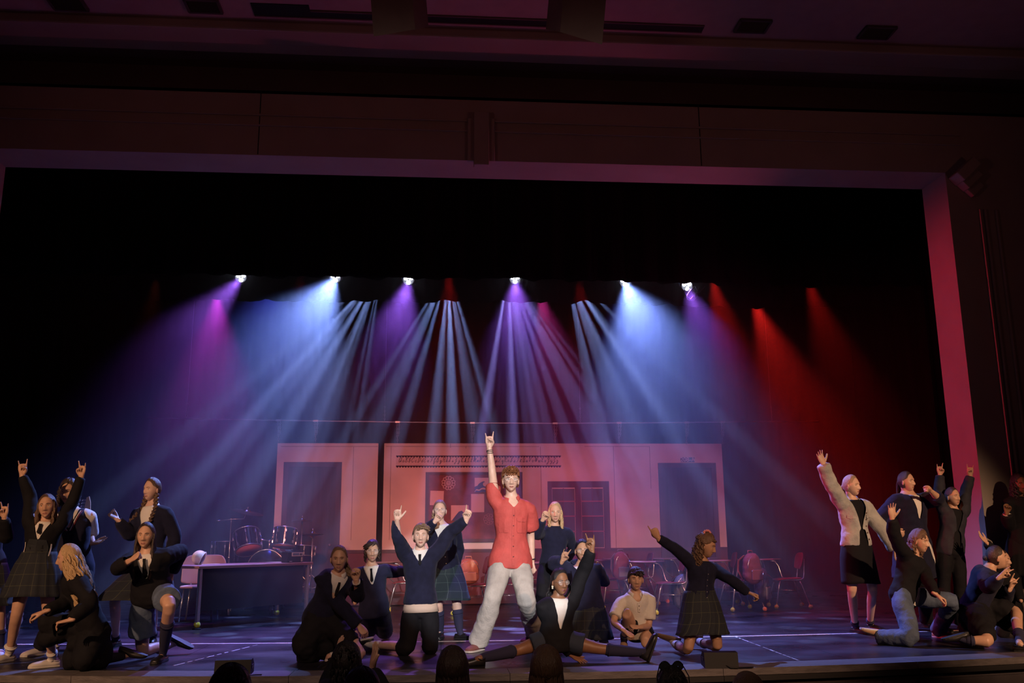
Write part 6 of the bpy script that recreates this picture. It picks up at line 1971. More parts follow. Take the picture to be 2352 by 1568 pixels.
# ---- woman in long cardigan
s = Person('broad woman in a long navy cardigan over white top, hand on hip and fist raised', 10.60, 1.70, (2096, 1258), (2085, 1138), (2082, 1106, -0.04), (0.65, -1, 0.03), 14,
    armA=[(2018, 1196, 1), (2055, 1224, -1)], armB=[(2158, 1147, -1), (2138, 1127, -1)], legA=[(2080, 1345, -1), (2075, 1428, 'g')], legB=[(2122, 1345, -1), (2128, 1425, 'g')],
    handA=('relax', (1, -0.2, -0.1), (0, 0.8, 0.2)), handB=('fist', (-0.75, -0.35, 0.45), (0, -0.3, -1)), footA=10, footB=20, skin='light', build=1.35)
s.sm = 0.6
garment(s, 'top', WHITEC, 0.012, 0.0, -0.10, disp=0.02)
garment(s, 'cardigan', NAVY, 0.028, 0.72, -0.34, 1.12, 'v', 0.24, 0.0, 0.05, 0.12, vtop=0.075)
strip(s, 'shirt_front', [(0.06+0.02*i, v) for i, v in enumerate(np.linspace(0.10, -0.20, 9))], [0.01, 0.03, 0.04, 0.05, 0.055, 0.06, 0.065, 0.07, 0.075], WHITEC, 0.001)
buttons(s, [0.20, 0.05], BTN)
legwear(s, 'trousers', BLACKC, 0.02, 1.0, 0.02); shoes(s, SHB, SOLB)
h = MB(); scalp(s, h, 1.045, -0.07, 0.004, 0.088, 1.3, 0, 22, 0.0012); mane(s, h, 30, 0.16, 0.007, 'tail', 0.004, 0, 1, 75, (0, 0.3, -1), 0.3, 0.05, 0.1, 9); done_hair(s, h, H_DB)

# ---- girl with both arms up on the right
s = Person('smiling girl in open black jacket with both hands up, beside the red-lit pier', 10.45, 1.50, (2184, 1262), (2189, 1170), (2188, 1141, -0.03), (0.3, -1, 0.03), 5,
    armA=[(2157, 1133, 1), (2159, 1090, -1)], armB=[(2217, 1137, 1), (2229, 1092, -1)], legA=[(2168, 1345, -1), (2165, 1436, 'g')], legB=[(2206, 1345, -1), (2210, 1434, 'g')],
    handA=('rock', (0.0, -0.1, 1), 'f'), handB=('rock', (0.0, -0.1, 1), (-0.3, -1, 0)), footA=0, footB=20, skin='light')
s.sm = 1
garment(s, 'top', BLACKC, 0.012, 0.0, -0.08, disp=0.02); garment(s, 'jacket', mat('black_jacket', (0.016, 0.017, 0.03), 0.8), 0.03, 1.0, -0.08, 1.1, 'open', 0.2, 0.05, 0.05)
legwear(s, 'trousers', BLACKC, 0.022, 1.0, 0.03); shoes(s, SHB, SOLB)
h = MB(); scalp(s, h, 1.035, -0.06, 0.006, 0.088, 1.3, 0, 23); done_hair(s, h, H_DB)

# ---- kneeling jeans
s = Person('kneeling curly-haired person in blue jeans and dark jacket, one open hand raised', 9.50, 1.64, (2076, 1366), (2098, 1278), (2112, 1243, -0.04), (0.75, -1, -0.15), 30,
    armA=[(2056, 1236, -1), (2049, 1190, -1)], armB=[(2130, 1330, -1), (2150, 1365, -1)], legA=[(2096, 1468, 'g'), (2020, 1462, 's', 0.07)], legB=[(2192, 1378, -1), (2154, 1448, 'g')],
    handA=('open', (0.0, -0.1, 1), 'f'), handB=('relax', (0.7, -0.2, -0.5), 'd'), footA=((-1, 0.1, 0.12), (-0.1, 0, -1)), footB=35, skin='light', tilt=6)
garment(s, 'shirt', WHITEC, 0.012, 0.0, -0.09, disp=0.02)
garment(s, 'jacket', BLACKC, 0.026, 1.0, -0.10, 1.08, 'crew', 0.2, 0.0, 0.05)
strip(s, 'shirt_front', [(0.045, v) for v in np.linspace(0.17, -0.09, 9)], [0.02, 0.04, 0.055, 0.065, 0.07, 0.08, 0.085, 0.09, 0.08], WHITEC, 0.001)
legwear(s, 'jeans', JEANB, 0.022, 1.0, 0.02, 0.08, 0.05, 0.09)
strip(s, 'belt', [(u_, -0.085) for u_ in (-0.1, 0.0, 0.1)], 0.03, SHW, 0.0)
socks(s, SOCKW, 0.15); shoes(s, SHT, SHW, 'AB', 'sneaker', laces=SHW)
h = MB(); scalp(s, h, 1.12, -0.07, 0.004, 0.082, 1.2, 0.004, 24, 0.004); mane(s, h, 120, 0.20, 0.0085, 'nape', 0.012, 0.010, 3.0, 76, (-0.12, 0.05, -1), 0.35, 0.06, 0.2, 11); mane(s, h, 50, 0.06, 0.008, 'top', 0.006, 0.005, 2, 78, (-0.3, 0.2, -0.6), 0.4, 0, 0.2, 7); done_hair(s, h, H_CU)

# ---- crouching woman at the far right, profile
s = Person('smiling woman with hair tied back crouching in navy cardigan, rock signs held to the right', 9.30, 1.64, (2236, 1400, 0.1), (2272, 1307), (2289, 1280, -0.03), (1, -0.35, 0.05), 55,
    armA=[(2268, 1352, -1), (2297, 1324, -1)], armB=[(2306, 1378, -1), (2321, 1350, -1)], legA=[(2272, 1474, 'g'), (2215, 1470, 's', 0.08)], legB=[(2336, 1402, -1), (2342, 1478, 'g')],
    handA=('rock', (0.75, -0.2, 0.65), (0.5, -0.7, -0.3)), handB=('rock', (0.5, -0.1, 1), (0.3, -1, 0)), footA=((-1, 0.3, -0.3), (0, 0, -1)), footB=60, skin='light', build=1.1)
s.sm = 1
garment(s, 'cardigan', NAVY, 0.026, 1.0, -0.10, 1.1, 'crew', disp=0.04)
lapskirt(s, BLACKC, 0.78, [s.P+np.array([-0.06, 0.0, -0.25])]); socks(s, SOCKN, 0.3); shoes(s, SHB, SOLB)
h = MB(); scalp(s, h, 1.045, -0.07, 0.000, 0.086, 1.3, 0, 25, 0.0015); h.ball(s.hp((0, -0.105, -0.0)), 0.032, 10); done_hair(s, h, H_DB)
er = MB(); er.ball(s.hp((0.079, 0.0, -0.045)), 0.006, 8); er.build('earring', mat('silver_ring', (0.5, 0.5, 0.5), 0.2, 0.9), s.root)

s = Person('performer hidden behind the crouching smiling woman, only a flung-back open hand in view', 10.2, 1.50, (2320, 1400), (2308, 1310), (2302, 1286, -0.03), (0.6, -1, 0), 20,
    armA=[(2285, 1272, -1), (2266, 1246, -1)], armB=[(2335, 1350, -1), (2345, 1380, -1)], legA=[(2305, 1450, 'g'), (2300, 1440, 's', 0.08)], legB=[(2335, 1450, 'g'), (2338, 1440, 's', 0.08)],
    handA=('open', (-0.7, 0, 0.8), (0.4, -0.6, 0.4)), footA=((0, 1, -0.2), (0, 0, -1)), footB=((0, 1, -0.2), (0, 0, -1)), skin='light')
garment(s, 'jumper', BLACKC, 0.024, 1.0, -0.09, 1.05); legwear(s, 'trousers', BLACKC, 0.02, 1.0, 0.0)
h = MB(); scalp(s, h, 1.05, -0.07, 0.004, 0.088, 1.3, 0, 26); done_hair(s, h, H_DB)

s = Person('girl with long dark curls at the far right edge, fist up at her shoulder', 10.3, 1.66, (2350, 1252), (2344, 1143), (2341, 1112, -0.03), (-0.05, -1, -0.05), 0,
    armA=[(2318, 1216, -1), (2312, 1178, -1)], armB=[(2392, 1210, 1), (2390, 1260, -1)], legA=[(2334, 1350, -1), (2332, 1432, 'g')], legB=[(2372, 1350, -1), (2372, 1432, 'g')],
    handA=('fist', (0, -0.1, 1), (0.2, -1, 0)), footA=0, footB=10, skin='brown')
garment(s, 'blouse', WHITEC, 0.020, 0.0, -0.20, 1.05, t1=0.3, disp=0.03); garment(s, 'jumper', BLACKC, 0.024, 0.97, -0.05, 1.0, 'crew')
cf = MB(); W_, E = s.j['armA'][2], s.j['armA'][1]; d = nz(W_-E); cf.tube([W_-d*0.04, W_-d*0.01], [0.035, 0.045], 14); cf.build('cuff', WHITEC, s.root)
nk = MB(); nk.tube([s.N+s.fw*0.10-s.up*0.04+s.sd*x+s.up*x*x*8 for x in np.linspace(-0.06, 0.06, 9)], 0.0022, 5); nk.ball(s.N+s.fw*0.112-s.up*0.05, 0.009, 8); nk.build('necklace', mat('silver_ring', (0.5, 0.5, 0.5), 0.2, 0.9), s.root)
skirt(s, BLACKC, 0.42, flare=0.05); socks(s, SOCKN, 0.5); shoes(s, SHB, SOLB)
h = MB(); scalp(s, h, 1.12, -0.07, 0.002, 0.082, 1.2, 0.003, 27, 0.004); mane(s, h, 150, 0.26, 0.0090, 'all', 0.012, 0.012, 4, 77, (0, 0.0, -1), 0.3, 0.085, 0.2, 12); done_hair(s, h, H_BK)

# ------------------------------------------------------------------ the front row of the audience, seen from behind
def viewer(label, x, ytop, w, Y, hair, L=0.0, hands=None, seed=1, H=1.55, col=BLACKC, extra=None):
    zt = at(x, ytop, Y)[2]
    k = H/1.7; hc = zt-0.118*k**0.55
    px = lambda X, Z: None
    c = at(x, ytop, Y)
    hcP = np.array([c[0], Y, hc])
    def pix(p):
        d = p-CAM; z = d@_F
        return (1176+CAMF*(d@_R)/z, 784-CAMF*(d@_U)/z)
    nk = pix(hcP+np.array([0, 0, -0.155*k])); pl = pix(hcP+np.array([0, 0, -0.155*k-0.50*k])); 
    el = lambda dx, dz: pix(hcP+np.array([dx, 0, dz]))
    aA = [(*el(-0.24*k, -0.45*k), 1), (*el(-0.20*k, -0.68*k), 1)]; aB = [(*el(0.24*k, -0.45*k), 1), (*el(0.20*k, -0.68*k), 1)]
    hA = hB = None
    if hands:
        for q, (ex, ey, wx_, wy, g, d, n) in hands.items():
            if q == 'A': aA = [(ex, ey, 1), (wx_, wy, 1)]; hA = (g, d, n)
            else: aB = [(ex, ey, 1), (wx_, wy, 1)]; hB = (g, d, n)
    zf = -1.05
    lk = lambda sg: [(*pix(np.array([c[0]+sg*0.09, Y, (hc-0.65*k)*0.5+zf*0.5])), -1), (*pix(np.array([c[0]+sg*0.09, Y, zf+0.08])), 0.0)]
    p = Person(label, Y, H, (*pl, 0), (*nk, 0), (*pix(hcP), 0.0), (0.02, 1, 0.0), 180, armA=aA, armB=aB, legA=lk(-1), legB=lk(1), handA=hA, handB=hB, footA=180, footB=180, skin='light', anat=-1, base=(c[0], Y, zf))
    garment(p, 'top', col, 0.022, 1.0, -0.10, 1.05, disp=0.03, voxel=0.018); legwear(p, 'trousers', BLACKC, 0.02, 1.0, 0.0, voxel=0.02); shoes(p, SHB, SOLB)
    h = MB(); scalp(p, h, 1.10, -0.08, 0.004, 0.082, 1.2, 0.004, seed, 0.003)
    if L: mane(p, h, 110, L, 0.0105, 'back', 0.004, 0.001, 1.5, seed+80, (0, -0.02, -1), 0.10, 0.10, 0.06, 12); mane(p, h, 50, L, 0.0105, 'sides', 0.004, 0.001, 1.5, seed+81, (0, -0.02, -1), 0.1, 0.09, 0.06, 12)
    else: mane(p, h, 150, 0.06, 0.0055, 'back', 0.001, 0.0, 1.5, seed+82, (0, -0.3, -1), 0.35, 0, 0.12, 6); mane(p, h, 110, 0.06, 0.0055, 'top', 0.001, 0.0, 1.5, seed+83, (0.15, -1.0, -0.3), 0.35, 0, 0.12, 6)
    done_hair(p, h, hair)
    if extra: extra(p)
    return p
viewer('short dark-haired spectator at the bottom edge in front of the desk', 532, 1533, 90, 3.7, H_BK, 0, None, 101)
viewer('short dark-haired spectator clapping, behind the crouching ponytail girl', 797, 1478, 68, 5.2, H_BK, 0, {'B': (885, 1610, 855, 1535, 'flat', (0.15, 0, 1), (-1, -0.5, 0)), 'A': (752, 1580, 772, 1520, 'flat', (0.15, 0, 1), (0.9, 0.4, 0))}, 102)
viewer('spectator low at the bottom edge beside the clapping hands', 832, 1540, 90, 4.0, H_BK, 0, None, 103)
viewer('spectator with long straight dark hair left of the man in red', 1040, 1490, 70, 4.9, H_DB, 0.32, None, 104)
viewer('spectator with long greyish hair in front of the girl in the splits', 1254, 1488, 76, 4.8, H_BR, 0.34, None, 105)
def shades(p):
    mb = MB()
    for sg in (-1, 1):
        a = np.arange(16)*PI/8
        mb.tube(p.hp(np.array([(sg*0.036+0.030*math.cos(q), -0.01+0.02*abs(math.cos(q))*0, 0.128+0.006+0.022*math.sin(q)) for q in a])), 0.003, 6, closed=True)
        mb.tube(p.hp(np.array([(sg*0.066, -0.01, 0.135), (sg*0.088, -0.04, 0.085), (sg*0.084, -0.07, 0.03)])), 0.003, 6)
    mb.tube(p.hp(np.array([(-0.008, -0.01, 0.138), (0.008, -0.01, 0.138)])), 0.003, 6)
    g = mb.build('sunglasses', mat('glossy_black', (0.02, 0.02, 0.02), 0.08), p.root)
    le = MB()
    for sg in (-1, 1):
        le.lathe([(0.028, 0), (0.001, 0.004)], 14, p.hp((sg*0.036, -0.01, 0.134)), 0, np.array(Matrix.Rotation(PI/2, 3, 'X')), cap=False)
    le.build('lens', mat('smoked_lens', (0.03, 0.03, 0.04), 0.05), g)
viewer('spectator with sunglasses pushed up on dark hair', 1541, 1536, 62, 4.9, H_BK, 0, None, 106, extra=shades)
viewer('light-haired spectator just showing below the small black box monitor', 1716, 1550, 70, 4.6, hair_mat('ash_blonde', (0.36, 0.27, 0.18)), 0.2, None, 107)
# ------------------------------------------------------------------ furniture and props
SEATR = mat('maroon_plastic', (0.20, 0.012, 0.030), 0.35, bump=0.05, bscale=200)
CHRM = mat('chrome_tube', (0.55, 0.55, 0.58), 0.25, 0.9)
TABW = mat('desk_laminate', (0.42, 0.26, 0.22), 0.35, var=0.1)
TABE = mat('desk_edge', (0.10, 0.05, 0.05), 0.5)
BALLY = mat('tennis_yellow', (0.66, 0.66, 0.04), 0.95, bump=0.6, bscale=300)
BALLO = mat('tennis_orange', (0.75, 0.16, 0.07), 0.95, bump=0.6, bscale=300)
SEAM = mat('ball_seam', (0.75, 0.72, 0.6), 0.9)
def ball_mb(c, r=0.033, m=None):
    mb = MB(); mb.ball(c, r, 14)
    a = np.arange(28)*2*PI/28
    P_ = np.stack([np.cos(a)+0.35*np.cos(3*a), np.sin(a)-0.35*np.sin(3*a), 0.9*np.sin(2*a)], 1)
    P_ = P_/np.linalg.norm(P_, axis=1, keepdims=True)*(r*1.0)
    mb.tube(P_+np.array(c), r*0.05, 4, 1, closed=True)
    return mb
def student_desk(label, balls=(0, 0, 0, 0), root_name='student_desk'):
    """local frame: the sitter faces -x; origin on the floor under the seat"""
    t = empty(root_name, (0, 0, 0), label, 'school chair', 'school chairs with writing arms')
    # moulded seat
    mb = MB(); vs = []; nx, ny = 10, 10
    for i in range(nx):
        for j in range(ny):
            a, b = i/(nx-1)*2-1, j/(ny-1)*2-1
            x = a*0.20*(1-0.06*b*b); y = b*0.205*(1-0.10*a*a)
            z = 0.445-0.016*(1-a*a)*(1-b*b)-0.022*max(0, -a)**3+0.010*max(0, a)
            vs.append((x, y, z))
    fs = [(i*ny+j, (i+1)*ny+j, (i+1)*ny+j+1, i*ny+j+1) for i in range(nx-1) for j in range(ny-1)]
    mb.add(vs, fs); o = mb.build('seat', SEATR, t); q = o.modifiers.new('t', 'SOLIDIFY'); q.thickness = 0.012; q = o.modifiers.new('s', 'SUBSURF'); q.levels = q.render_levels = 1
    mb = MB(); vs = []
    for i in range(9):
        for j in range(12):
            a, b = i/8*2-1, j/11*2-1
            wdt = 0.215*(1-0.28*max(0, abs(a))**3)
            y = b*wdt; z = 0.70+a*0.125*(1-0.10*b**4)
            x = 0.215+0.03*(z-0.6)/0.2-0.030*b*b+0.01*a
            vs.append((x, y, z))
    fs = [(i*12+j, i*12+j+1, (i+1)*12+j+1, (i+1)*12+j) for i in range(8) for j in range(11)]
    mb.add(vs, fs); o = mb.build('backrest', SEATR, t); q = o.modifiers.new('t', 'SOLIDIFY'); q.thickness = 0.012; q = o.modifiers.new('s', 'SUBSURF'); q.levels = q.render_levels = 1
    fr = MB()
    for sg in (-1, 1):
        fr.tube([(0.0, sg*0.17, 0.425), (0.16, sg*0.175, 0.425), (0.205, sg*0.178, 0.45), (0.225, sg*0.175, 0.60), (0.235, sg*0.165, 0.73)], 0.0105, 8)
        fr.tube([(-0.17, sg*0.165, 0.42), (0.0, sg*0.17, 0.425), (0.17, sg*0.165, 0.42)], 0.010, 8)
    fr.tube([(-0.15, -0.165, 0.42), (-0.15, 0.165, 0.42)], 0.010, 8); fr.tube([(0.15, -0.165, 0.42), (0.15, 0.165, 0.42)], 0.010, 8)
    fr.build('seat_frame', CHRM, t)
    k = 0
    for sx in (-1, 1):
        for sy in (-1, 1):
            lg = MB(); ft = (sx*0.255+0.01, sy*0.235, 0.035)
            lg.tube([(sx*0.14, sy*0.165, 0.42), (sx*0.17, sy*0.18, 0.35), ft], 0.0115, 8); lo_ = lg.build('leg', CHRM, t)
            ball_mb(ft).build('tennis_ball', [BALLO if balls[k] else BALLY, SEAM], lo_); k += 1
    # writing arm on a bent tube at the sitter's side
    ar = MB()
    ar.tube([(0.02, 0.185, 0.425), (-0.02, 0.215, 0.46), (-0.06, 0.235, 0.62), (-0.11, 0.235, 0.69), (-0.20, 0.20, 0.705)], 0.012, 8)
    ar.tube([(-0.17, 0.165, 0.42), (-0.27, 0.19, 0.52), (-0.31, 0.14, 0.66), (-0.35, 0.04, 0.70)], 0.011, 8)
    ar.tube([(-0.20, 0.20, 0.705), (-0.45, 0.12, 0.707)], 0.010, 8)
    ar.build('arm_tube', CHRM, t)
    tb = MB(); out = [(-0.02, 0.30), (-0.02, 0.20), (-0.16, 0.16), (-0.20, -0.05), (-0.22, -0.20), (-0.52, -0.22), (-0.56, -0.10), (-0.55, 0.20), (-0.50, 0.29), (-0.30, 0.31)]
    tb.poly([(x, y, 0.713) for x, y in out], 0.016, (0, 0, 1)); tp_ = tb.build('tablet', TABW, t)
    ed = MB(); ed.tube([(x, y, 0.721) for x, y in out], (0.009), 6, closed=True); ed.build('edge_band', TABE, tp_)
    rk = MB()
    for i in range(6): rk.tube([(-0.15+0.06*i, -0.15, 0.27), (-0.15+0.06*i, 0.15, 0.27)], 0.003, 5)
    for sg in (-1, 1): rk.tube([(-0.15, sg*0.15, 0.27), (0.16, sg*0.15, 0.27)], 0.004, 5); rk.tube([(-0.15, sg*0.15, 0.27), (-0.15, sg*0.165, 0.42)], 0.004, 5); rk.tube([(0.16, sg*0.15, 0.27), (0.16, sg*0.165, 0.42)], 0.004, 5)
    rk.build('book_rack', CHRM, t)
    return t
proto = student_desk('x')
DESKS = [ # pixel under the seat on the floor, turn (0 = sitter faces left), label
    (1812, 1396, -6, 'maroon school chair with writing arm, farthest right of them all'),
    (1702, 1402, 8, 'maroon school chair with rucksacks on its back, second from the right'),
    (1541, 1409, -4, 'maroon school chair between the crouching polo boy and the pointing girl'),
    (1408, 1396, 10, 'maroon school chair just left of the crouching polo boy'),
    (1168, 1410, 170, 'maroon school chair seen between the jeans of the man in red'),
    (1084, 1416, 5, 'maroon school chair holding the tan rucksack, left of the man in red'),
    (930, 1404, 3, 'maroon school chair behind the boy with both arms up'),
    (1468, 1388, 0, 'maroon school chair in the back row below the wall left of door 208-A'),
    (1578, 1387, 6, 'maroon school chair in the back row behind the pointing girl'),
    (1662, 1389, -8, 'maroon school chair in the back row right of the pointing girl'),
    (1340, 1391, -5, 'maroon school chair in the back row below the dark window'),
    (1232, 1392, 4, 'maroon school chair in the back row behind the blonde girl'),
    (1005, 1397, -3, 'maroon school chair in the back row below the notice board')]
for i, (x, y, a, lab) in enumerate(DESKS):
    o = proto if i == 0 else copy_tree(proto)
    g = ground(x, y)
    o.location = (g[0], g[1], 0.001); o.rotation_euler = (0, 0, math.radians(a)); o['label'] = lab
    if i in (1, 2, 4, 8, 9):
        for ch in o.children:
            if ch.name.startswith('leg') and random.Random(i*7+len(ch.name)+sum(map(ord, ch.name))).random() < 0.45:
                for b in ch.children:
                    b.data = b.data.copy(); b.data.materials[0] = BALLO; b['label'] = 'orange tennis ball'

def backpack(c, w, h, d, m1, m2, label, rz=0.0, handle=True, print_=None):
    c = np.array(c, float)
    t = empty('rucksack', c, label, 'backpack')
    R_ = rotz(rz)
    def X(p): return c+np.asarray(p, float)@R_.T
    mb = MB()
    for (cc, rr) in (((0, 0, h*0.45), (w/2, d/2, h*0.5)), ((0, 0, h*0.25), (w*0.52, d*0.52, h*0.30)), ((0, 0, h*0.7), (w*0.46, d*0.46, h*0.30))):
        mb.ball(X(cc), rr, 16, 0, R_)
    V, F = remeshed(mb, 0.012, 3, 0.02, 0.08)
    b = MB(); b.add(V, F); b.build('bag', m1, t)
    mb = MB(); mb.box(X((0, -d*0.47, h*0.27)), (w*0.66, d*0.16, h*0.36), rot=R_, bev=0.025); pk = mb.build('front_pocket', m2, t)
    z_ = MB(); z_.tube([X((w*0.36*math.cos(a), -d*0.50, h*0.36+h*0.10*math.sin(a))) for a in np.linspace(0.2, PI-0.2, 9)], 0.004, 5); z_.build('zip', CHRM, pk)
    z_ = MB(); z_.tube([X((w*0.46*math.cos(a), -d*0.30, h*0.50+h*0.42*math.sin(a))) for a in np.linspace(0.0, PI, 13)], 0.004, 5); z_.build('zip', CHRM, t)
    for sg in (-1, 1):
        s_ = MB(); s_.tube([X((sg*w*0.25, d*0.3, h*0.92)), X((sg*w*0.34, d*0.75, h*0.75)), X((sg*w*0.36, d*0.80, h*0.4)), X((sg*w*0.34, d*0.4, h*0.1))], [(0.024, 0.007)]*4, 8, side=np.array([R_[0, 0], R_[1, 0], 0])); s_.build('strap', m2, t)
    if handle:
        s_ = MB(); s_.tube([X((-0.05, 0.02, h*0.93)), X((-0.04, 0.02, h*1.08)), X((0.04, 0.02, h*1.08)), X((0.05, 0.02, h*0.93))], 0.008, 6); s_.build('handle', m2, t)
    return t
TAN, TAN2 = mat('tan_leather', (0.50, 0.24, 0.15), 0.45, bump=0.3, bscale=40), mat('tan_strap', (0.55, 0.34, 0.25), 0.5)
gb_ = ground(1084, 1416)
backpack((gb_[0]-0.05, gb_[1]-0.02, 0.458), 0.30, 0.34, 0.18, TAN, TAN2, 'tan leather rucksack with a looped handle standing on a chair seat', 0.15)
backpack(at(1726, 1338, 13.25)+np.array([0.02, 0, 0.0]), 0.32, 0.42, 0.20, mat('red_nylon', (0.12, 0.018, 0.03), 0.8), mat('pink_nylon', (0.16, 0.035, 0.05), 0.8), 'dark red rucksack draped over the back of the second chair from the right', 0.5)
backpack(at(1752, 1383, 13.55), 0.30, 0.50, 0.20, mat('grey_nylon', (0.05, 0.05, 0.08), 0.7), mat('grey_trim', (0.14, 0.13, 0.17), 0.6), 'grey patterned rucksack hanging low beside the dark red one', 0.9)
backpack(at(1428, 1330, 13.7), 0.26, 0.40, 0.16, mat('pink_nylon', (0.16, 0.035, 0.05), 0.8), mat('grey_trim', (0.14, 0.13, 0.17), 0.6), 'dusty pink rucksack hung on a chair back left of the polo boy', 0.3)
backpack(at(1572, 1400, 13.3)+np.array([0, 0, 0.02]), 0.30, 0.48, 0.2, mat('steel_nylon', (0.08, 0.09, 0.12), 0.6), mat('black_nylon', (0.03, 0.03, 0.04), 0.6), 'grey rucksack standing on the floor left of the pointing girl', 0.2)

# ---- teacher's desk
DT = 0.765
FL, FR = ground(455, 1446)+np.array([-0.03, -0.03, 0]), at(719, 1284, 13.35); FR[2] = 0
dx_ = nz(FR-FL); Ld = float(np.linalg.norm(FR-FL)); dy_ = np.array([-dx_[1], dx_[0], 0]); Wd = 0.72
dk = empty('teacher_desk', (FL+FR)/2+dy_*Wd/2, 'long teacher desk with pinkish top, dark front panel and tennis balls on its legs', 'desk')
def DP(a, b, z): return FL+dx_*a+dy_*b+np.array([0, 0, z])
RD = np.stack([dx_, dy_, np.array([0, 0, 1.0])], 1)
b = MB(); b.box(DP(Ld/2, Wd/2, DT-0.018), (Ld, Wd, 0.036), rot=RD, bev=0.006); tp_ = b.build('desktop', mat('desktop_wood', (0.40, 0.22, 0.22), 0.3, var=0.12, vscale=3), dk)
b = MB(); b.box(DP(Ld/2, -0.004, DT-0.020), (Ld, 0.008, 0.032), rot=RD, bev=0.002); b.build('edge_band', TABE, tp_)
b = MB(); b.box(DP(Ld/2+0.02, 0.10, 0.47), (Ld-0.22, 0.02, 0.52), rot=RD, bev=0.004); b.build('modesty_panel', mat('panel_dark_blue', (0.012, 0.014, 0.035), 0.5, var=0.1), dk)
for a in (0.06, Ld-0.05):
    for b_ in (0.05, Wd-0.06):
        l = MB(); l.box(DP(a, b_, 0.40), (0.045, 0.045, 0.68), rot=RD, bev=0.008); l.tube([DP(a, b_, 0.07), DP(a, b_, 0.30)], 0.016, 10); lo_ = l.build('leg', CHRM, dk)
        ball_mb(DP(a, b_, 0.056), 0.040).build('tennis_ball', [BALLY, SEAM], lo_)
        f_ = MB(); f_.lathe([(0.055, 0.0), (0.055, 0.012), (0.02, 0.022), (0.001, 0.022)], 14, DP(a, b_, 0.0)); f_.build('foot_glide', BLACKC, lo_)
# chair behind the desk
ch = empty('desk_chair', at(470, 1350, 13.35)*np.array([1, 1, 0]), 'pinkish curved backrest chair standing behind the teacher desk', 'chair')
c0 = at(470, 1283, 13.35)
def CX(a, b, z): return np.array([c0[0]+a, 13.35+b, z])
vs = []; 
for i in range(9):
    for j in range(16):
        a, b = i/8*2-1, j/15*2-1
        wdt = 0.30*(1-0.22*max(0, a)**3)
        vs.append(CX(b*wdt, 0.10-0.10*b*b*-1*-1+0.02*a, 0.68+a*0.20*(1-0.12*b**6)))
mb = MB(); mb.add(vs, [(i*16+j, i*16+j+1, (i+1)*16+j+1, (i+1)*16+j) for i in range(8) for j in range(15)])
o = mb.build('backrest', mat('pink_shell', (0.50, 0.25, 0.24), 0.4), ch); q = o.modifiers.new('t', 'SOLIDIFY'); q.thickness = 0.02; q = o.modifiers.new('s', 'SUBSURF'); q.levels = q.render_levels = 1
mb = MB(); mb.box(CX(0, -0.12, 0.455), (0.46, 0.42, 0.035), bev=0.015); mb.build('seat', MATS['pink_shell'], ch)
for sx in (-0.18, 0.18):
    for sy in (-0.28, 0.04):
        l = MB(); l.tube([CX(sx, sy, 0.45), CX(sx*1.2, sy*1.1, 0.0)], 0.012, 8); l.build('leg', CHRM, ch)
    l = MB(); l.tube([CX(sx, 0.04, 0.45), CX(sx, 0.11, 0.62)], 0.012, 8); l.build('back_post', CHRM, ch)
# pale round helmet on the desk
hp_ = at(459, 1278, 12.55); hp_[2] = DT+0.085
hl = empty('helmet', hp_*np.array([1, 1, 0])+np.array([0, 0, DT]), 'cream-coloured round helmet lying on the left end of the teacher desk', 'helmet')
CRM = mat('cream_shell', (0.72, 0.58, 0.36), 0.6, bump=0.3, bscale=30, var=0.15, vscale=20)
prof = [(0.001, 0.102)]+[(0.098*math.sin(a), 0.102*math.cos(a)) for a in np.linspace(0.15, 1.95, 14)]
mb = MB(); Rh = np.array(Matrix.Rotation(-1.15, 3, 'Y')); mb.lathe(prof[::-1], 26, hp_, 0, Rh, cap=False)
o = mb.build('shell', CRM, hl); q = o.modifiers.new('t', 'SOLIDIFY'); q.thickness = 0.012
mb = MB(); zz = 0.102*math.cos(1.95); mb.tube([hp_+Rh@np.array([0.094*math.cos(a), 0.094*math.sin(a), zz]) for a in np.arange(22)*2*PI/22], 0.008, 8, closed=True); mb.build('rim', mat('rim_cream', (0.75, 0.68, 0.52), 0.5), hl)
mb = MB(); mb.ball(hp_+Rh@np.array([0, 0, -0.01]), (0.07, 0.07, 0.05), 12, 0, Rh); mb.build('lining', TABE, hl)
# radio on the desk
rc = at(672, 1270, 13.15); rc[2] = DT+0.077
rd = empty('cassette_recorder', rc-np.array([0, 0, 0.077]), 'small black cassette recorder with silver panels on the right end of the desk', 'cassette recorder')
def RX(a, b, z): return rc+dx_*a+dy_*b+np.array([0, 0, z])
BLP = mat('black_plastic', (0.012, 0.012, 0.014), 0.4); SLV = mat('brushed_silver', (0.55, 0.52, 0.48), 0.3, 0.6)
b = MB(); b.box(RX(0, 0, 0), (0.29, 0.13, 0.15), rot=RD, bev=0.010); b.build('case', BLP, rd)
b = MB(); b.box(RX(0.03, -0.067, 0.035), (0.20, 0.008, 0.052), rot=RD, bev=0.002); pn = b.build('tuning_panel', SLV, rd)
b = MB(); b.box(RX(0.0, -0.072, 0.037), (0.11, 0.004, 0.032), rot=RD); b.build('window', mat('dial_window', (0.06, 0.08, 0.12), 0.1), pn)
for i in range(3): b = MB(); b.box(RX(0.072+0.016*i, -0.073, 0.035), (0.010, 0.006, 0.030), rot=RD, bev=0.001); b.build('key', BLP, pn)
b = MB(); b.box(RX(0.115, -0.067, -0.035), (0.032, 0.008, 0.060), rot=RD, bev=0.002); pn = b.build('control_panel', SLV, rd)
for i in range(3): b = MB(); b.tube([RX(0.115, -0.070, -0.055+0.02*i), RX(0.115, -0.080, -0.055+0.02*i)], 0.006, 10); b.build('knob', BLP, pn)
b = MB(); b.box(RX(-0.085, -0.067, -0.058), (0.045, 0.006, 0.008), rot=RD); b.build('badge', SLV, rd)
